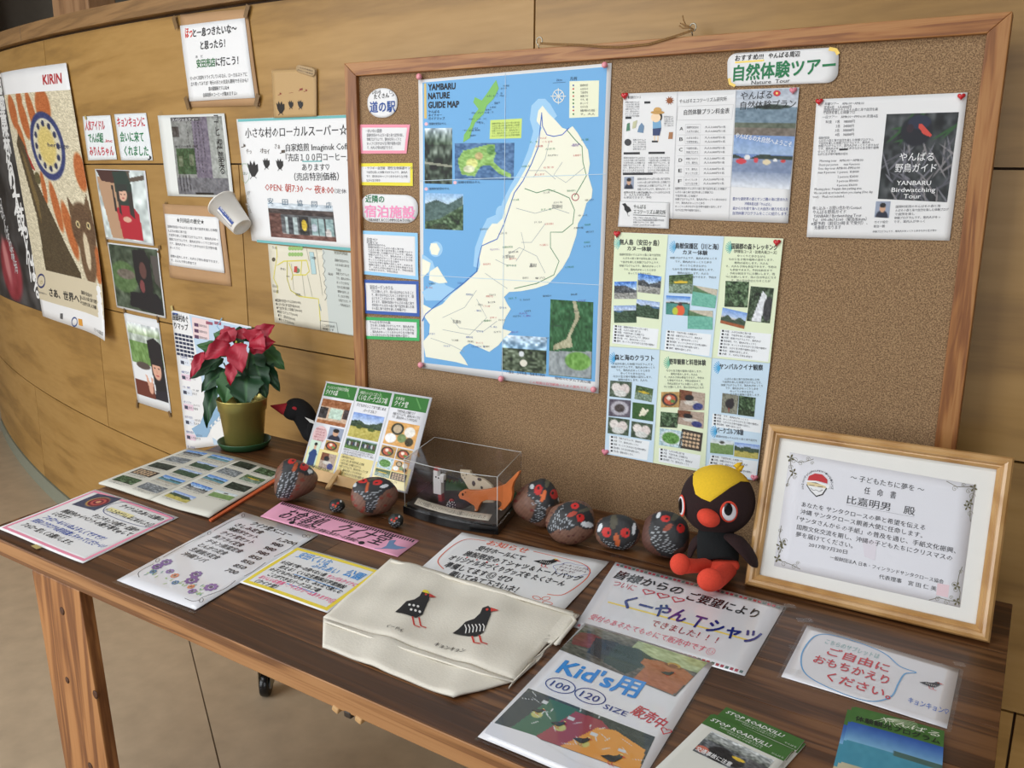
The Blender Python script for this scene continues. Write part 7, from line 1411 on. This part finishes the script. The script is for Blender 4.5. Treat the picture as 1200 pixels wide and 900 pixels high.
lowz = min((WLOC[o.name][2]+min(v.co.z for v in o.data.vertices)) for o in pr.children)

for o in pr.children: o.location.z += TZ+.0012-lowz     # sits on the table
# ---- framed certificate leaning at the right
Z0 = np.array([-.370, 1.326, TZ+.001]); Zr = np.array([-.004, 1.338, TZ+.001]); Zt = np.array([-.375, 1.412, 1.39-.374+.004])
CERT = Plane(Z0, Zr-Z0, Zt-Z0)
fr = root('framed_certificate', 'certificate with a bearded face emblem in a light wooden frame, leaning behind the plush', 'picture frame', (Z0+Zr)/2*np.array([1, 1, 0])+np.array([0, 0, TZ]))
def cc(x, y): return CERT.un(x, y)
oc = [cc(*p) for p in ((901, 497.5), (1187, 541.5), (1159.5, 755), (874, 683))]
ic = [cc(*p) for p in ((916, 521), (1167, 559), (1144, 735), (889, 669))]
Wd, Hd = .3665, .279
oc = [np.array(p) for p in ((0, Hd), (Wd, Hd), (Wd, 0), (0, 0))]; mg = .021
ic = [np.array(p) for p in ((mg, Hd-mg), (Wd-mg, Hd-mg), (Wd-mg, mg), (mg, mg))]
prof = [(0, -.004), (0, .010), (.12, .0145), (.35, .0165), (.55, .0150), (.68, .0100), (.78, .0105), (.9, .0085), (1, .006), (1, -.004)]
for i in range(4):
    a0, a1, b0_, b1_ = oc[i], oc[(i+1) % 4], ic[i], ic[(i+1) % 4]; V = []; F = []
    for (t_, h) in prof:
        for p in (a0*(1-t_)+b0_*t_, a1*(1-t_)+b1_*t_): V.append(CERT.pos(p[0], p[1], h))
    n = len(prof)
    for j in range(n): k = (j+1) % n; F.append((2*j, 2*j+1, 2*k+1, 2*k))
    F.append(tuple(range(0, 2*n, 2))[::-1]); F.append(tuple(range(1, 2*n, 2))); mk('frame_side', V, F, M_CERT, fr)
def cplate(name, m, off, th, mat): P_ = [CERT.pos(x, y, off) for x, y in ((m, m), (Wd-m, m), (Wd-m, Hd-m), (m, Hd-m))]; return prism(name, P_, -CERT.n*th, mat, fr)
cplate('backing_board', .006, -.002, .003, M_KRAFT); cplate('mount_board', .012, .001, .002, plain('white_mount', (236, 235, 230), .6, .01))
mk('glass', [CERT.pos(x, y, .0062) for x, y in ((.018, .018), (Wd-.018, .018), (Wd-.018, Hd-.018), (.018, Hd-.018))], [(0, 1, 2, 3)], M_GLASS, fr)
bs = CERT.pos(Wd/2, Hd*.75, -.006); beam('strut', np.array([bs[0], 1.488, TZ+.002]), bs, .05, .003, M_KRAFT, fr)
s = Sheet('certificate', '', '', CERT, [(926, 530), (1144, 568.5), (1125, 712), (907, 663)], paper((228, 228, 234)), off=.0014, parent=fr, thick=.0002); s.mode = 'px'
def z6(x, y): return (860+x/3.332, 490+y/3.332)
CK = (52, 52, 58)
for tx, a, b_, h in (('〜 子どもたちに夢を 〜', (455, 240), (742, 290), 22), ('任　命　書', (508, 293), (632, 313), 26), ('比嘉明男　殿', (440, 330), (706, 378), 30), ('あなたを サンタクロースの夢と希望を伝える', (264, 344), (746, 437), 19), ('沖縄 サンタクロース親善大使に任命します。', (260, 372), (736, 467), 19), ('「サンタさんからの手紙」の普及を通じ、手紙文化振興、', (246, 400), (866, 527), 19), ('国際文化交流を期し、沖縄の子どもたちにクリスマスの', (246, 432), (852, 556), 19), ('夢を届けてください。', (242, 460), (464, 507), 19), ('2017年7月20日', (292, 500), (442, 530), 16), ('一般財団法人 日本・フィンランドサンタクロース協会', (376, 549), (818, 646), 15), ('代表理事　宮 田 仁 美', (566, 624), (790, 674), 17)):
    s.t(tx, z6(*a), z6(*b_), h/3.332, CK, .01, 2)
s.line([z6(438, 338), z6(704, 386)], .0003, (120, 120, 126), 2)
E_ = lambda x, y, a, b_, col, L: s.oval(z6(x, y), a/3.332, b_/3.332, col, L, rot=.17)
s.poly([z6(*p) for p in ((284, 262), (300, 286), (322, 308), (348, 300), (364, 276), (360, 262), (322, 250), (290, 246))], (30, 26, 26), 2); s.poly([z6(*p) for p in ((288, 262), (303, 284), (323, 303), (345, 296), (359, 275), (340, 266), (322, 262))], (240, 240, 240), 3)
s.poly([z6(*p) for p in ((286, 248), (362, 262), (360, 274), (322, 268), (288, 262))], (226, 206, 160), 4); s.poly([z6(*p) for p in ((288, 244), (294, 226), (318, 216), (346, 220), (366, 240), (366, 256), (330, 246))], (196, 40, 50), 4); s.line([z6(282, 246), z6(322, 248), z6(364, 264)], .003, (244, 244, 244), 5); E_(368, 267, 8, 8, (244, 244, 244), 5); E_(368, 267, 8, 8, (30, 26, 26), 4)
for x in (306, 338): s.line([z6(x-10, 262+(x-306)*.16), z6(x+10, 264+(x-306)*.16)], .0008, (30, 26, 26), 6)
s.poly([z6(*p) for p in ((300, 270), (322, 270), (346, 278), (334, 286), (322, 280), (310, 282))], (240, 240, 240), 6); s.line([z6(*p) for p in ((300, 272), (310, 282), (322, 280), (334, 287), (348, 280))], .0006, (30, 26, 26), 7)
for k in range(26): a = math.pi*(.94+1.12*k/25); s.t('SANTACLAUSFOUNDATIONFINLAND'[k], z6(327+58*math.cos(a)-4, 262+58*math.sin(a)+4), z6(327+58*math.cos(a)+4, 262+58*math.sin(a)+5), 2.2, CK)
VN = (96, 92, 62)
def scroll(x, y, r0, turns, sg=1): s.line([z6(x+r0*(1-t_/20)*math.cos(sg*t_*turns/20*6.28), y+r0*(1-t_/20)*math.sin(sg*t_*turns/20*6.28)) for t_ in range(20)], .0006, (140, 136, 120), 2)
for pts, sc_ in (([(224, 150), (222, 180), (230, 212), (214, 240), (206, 268)], ((236, 166, 14), (222, 192, 10), (238, 232, 9), (210, 262, 8))), ([(222, 150), (250, 172), (280, 170), (312, 160)], ((262, 176, 12), (290, 160, 9), (306, 176, 8))), ([(186, 420), (178, 460), (190, 500), (176, 530), (168, 560)], ((182, 440, 9), (198, 480, 12), (180, 520, 10))), ([(166, 552), (200, 562), (230, 574), (260, 590)], ((196, 570, 12), (236, 580, 12), (250, 566, 8))), ([(830, 246), (870, 268), (910, 268), (942, 266)], ((862, 276, 12), (896, 262, 9), (916, 286, 12))), ([(942, 264), (934, 300), (924, 340), (922, 380), (924, 404)], ((930, 306, 14), (912, 334, 10), (922, 374, 12))), ([(892, 580), (880, 610), (872, 650), (884, 680), (878, 730)], ((886, 600, 9), (860, 650, 12), (868, 670, 14))), ([(762, 710), (800, 700), (840, 712), (876, 716)], ((796, 706, 12), (830, 720, 12), (848, 700, 8)))):
    s.line([z6(*p) for p in pts], .0008, VN, 2)
    for q in sc_: scroll(*q, 1.6, 1 if q[0] % 2 else -1)
for x, y in ((222, 156), (232, 212), (192, 488), (172, 548), (920, 330), (936, 272), (870, 655), (870, 716), (912, 345), (180, 500)):
    for k in range(4): a = k*1.57+.5; s.poly([z6(x, y), z6(x+11*math.cos(a)-4*math.sin(a), y+11*math.sin(a)+4*math.cos(a)), z6(x+17*math.cos(a), y+17*math.sin(a)), z6(x+11*math.cos(a)+4*math.sin(a), y+11*math.sin(a)-4*math.cos(a))], VN, 3)
s.poly([z6(*p) for p in ((795, 644), (842, 652), (836, 700), (790, 690))], (232, 204, 210), 1); s.poly([z6(*p) for p in ((500, 470), (560, 480), (552, 556), (510, 540))], (226, 220, 228), 1)
s.done()
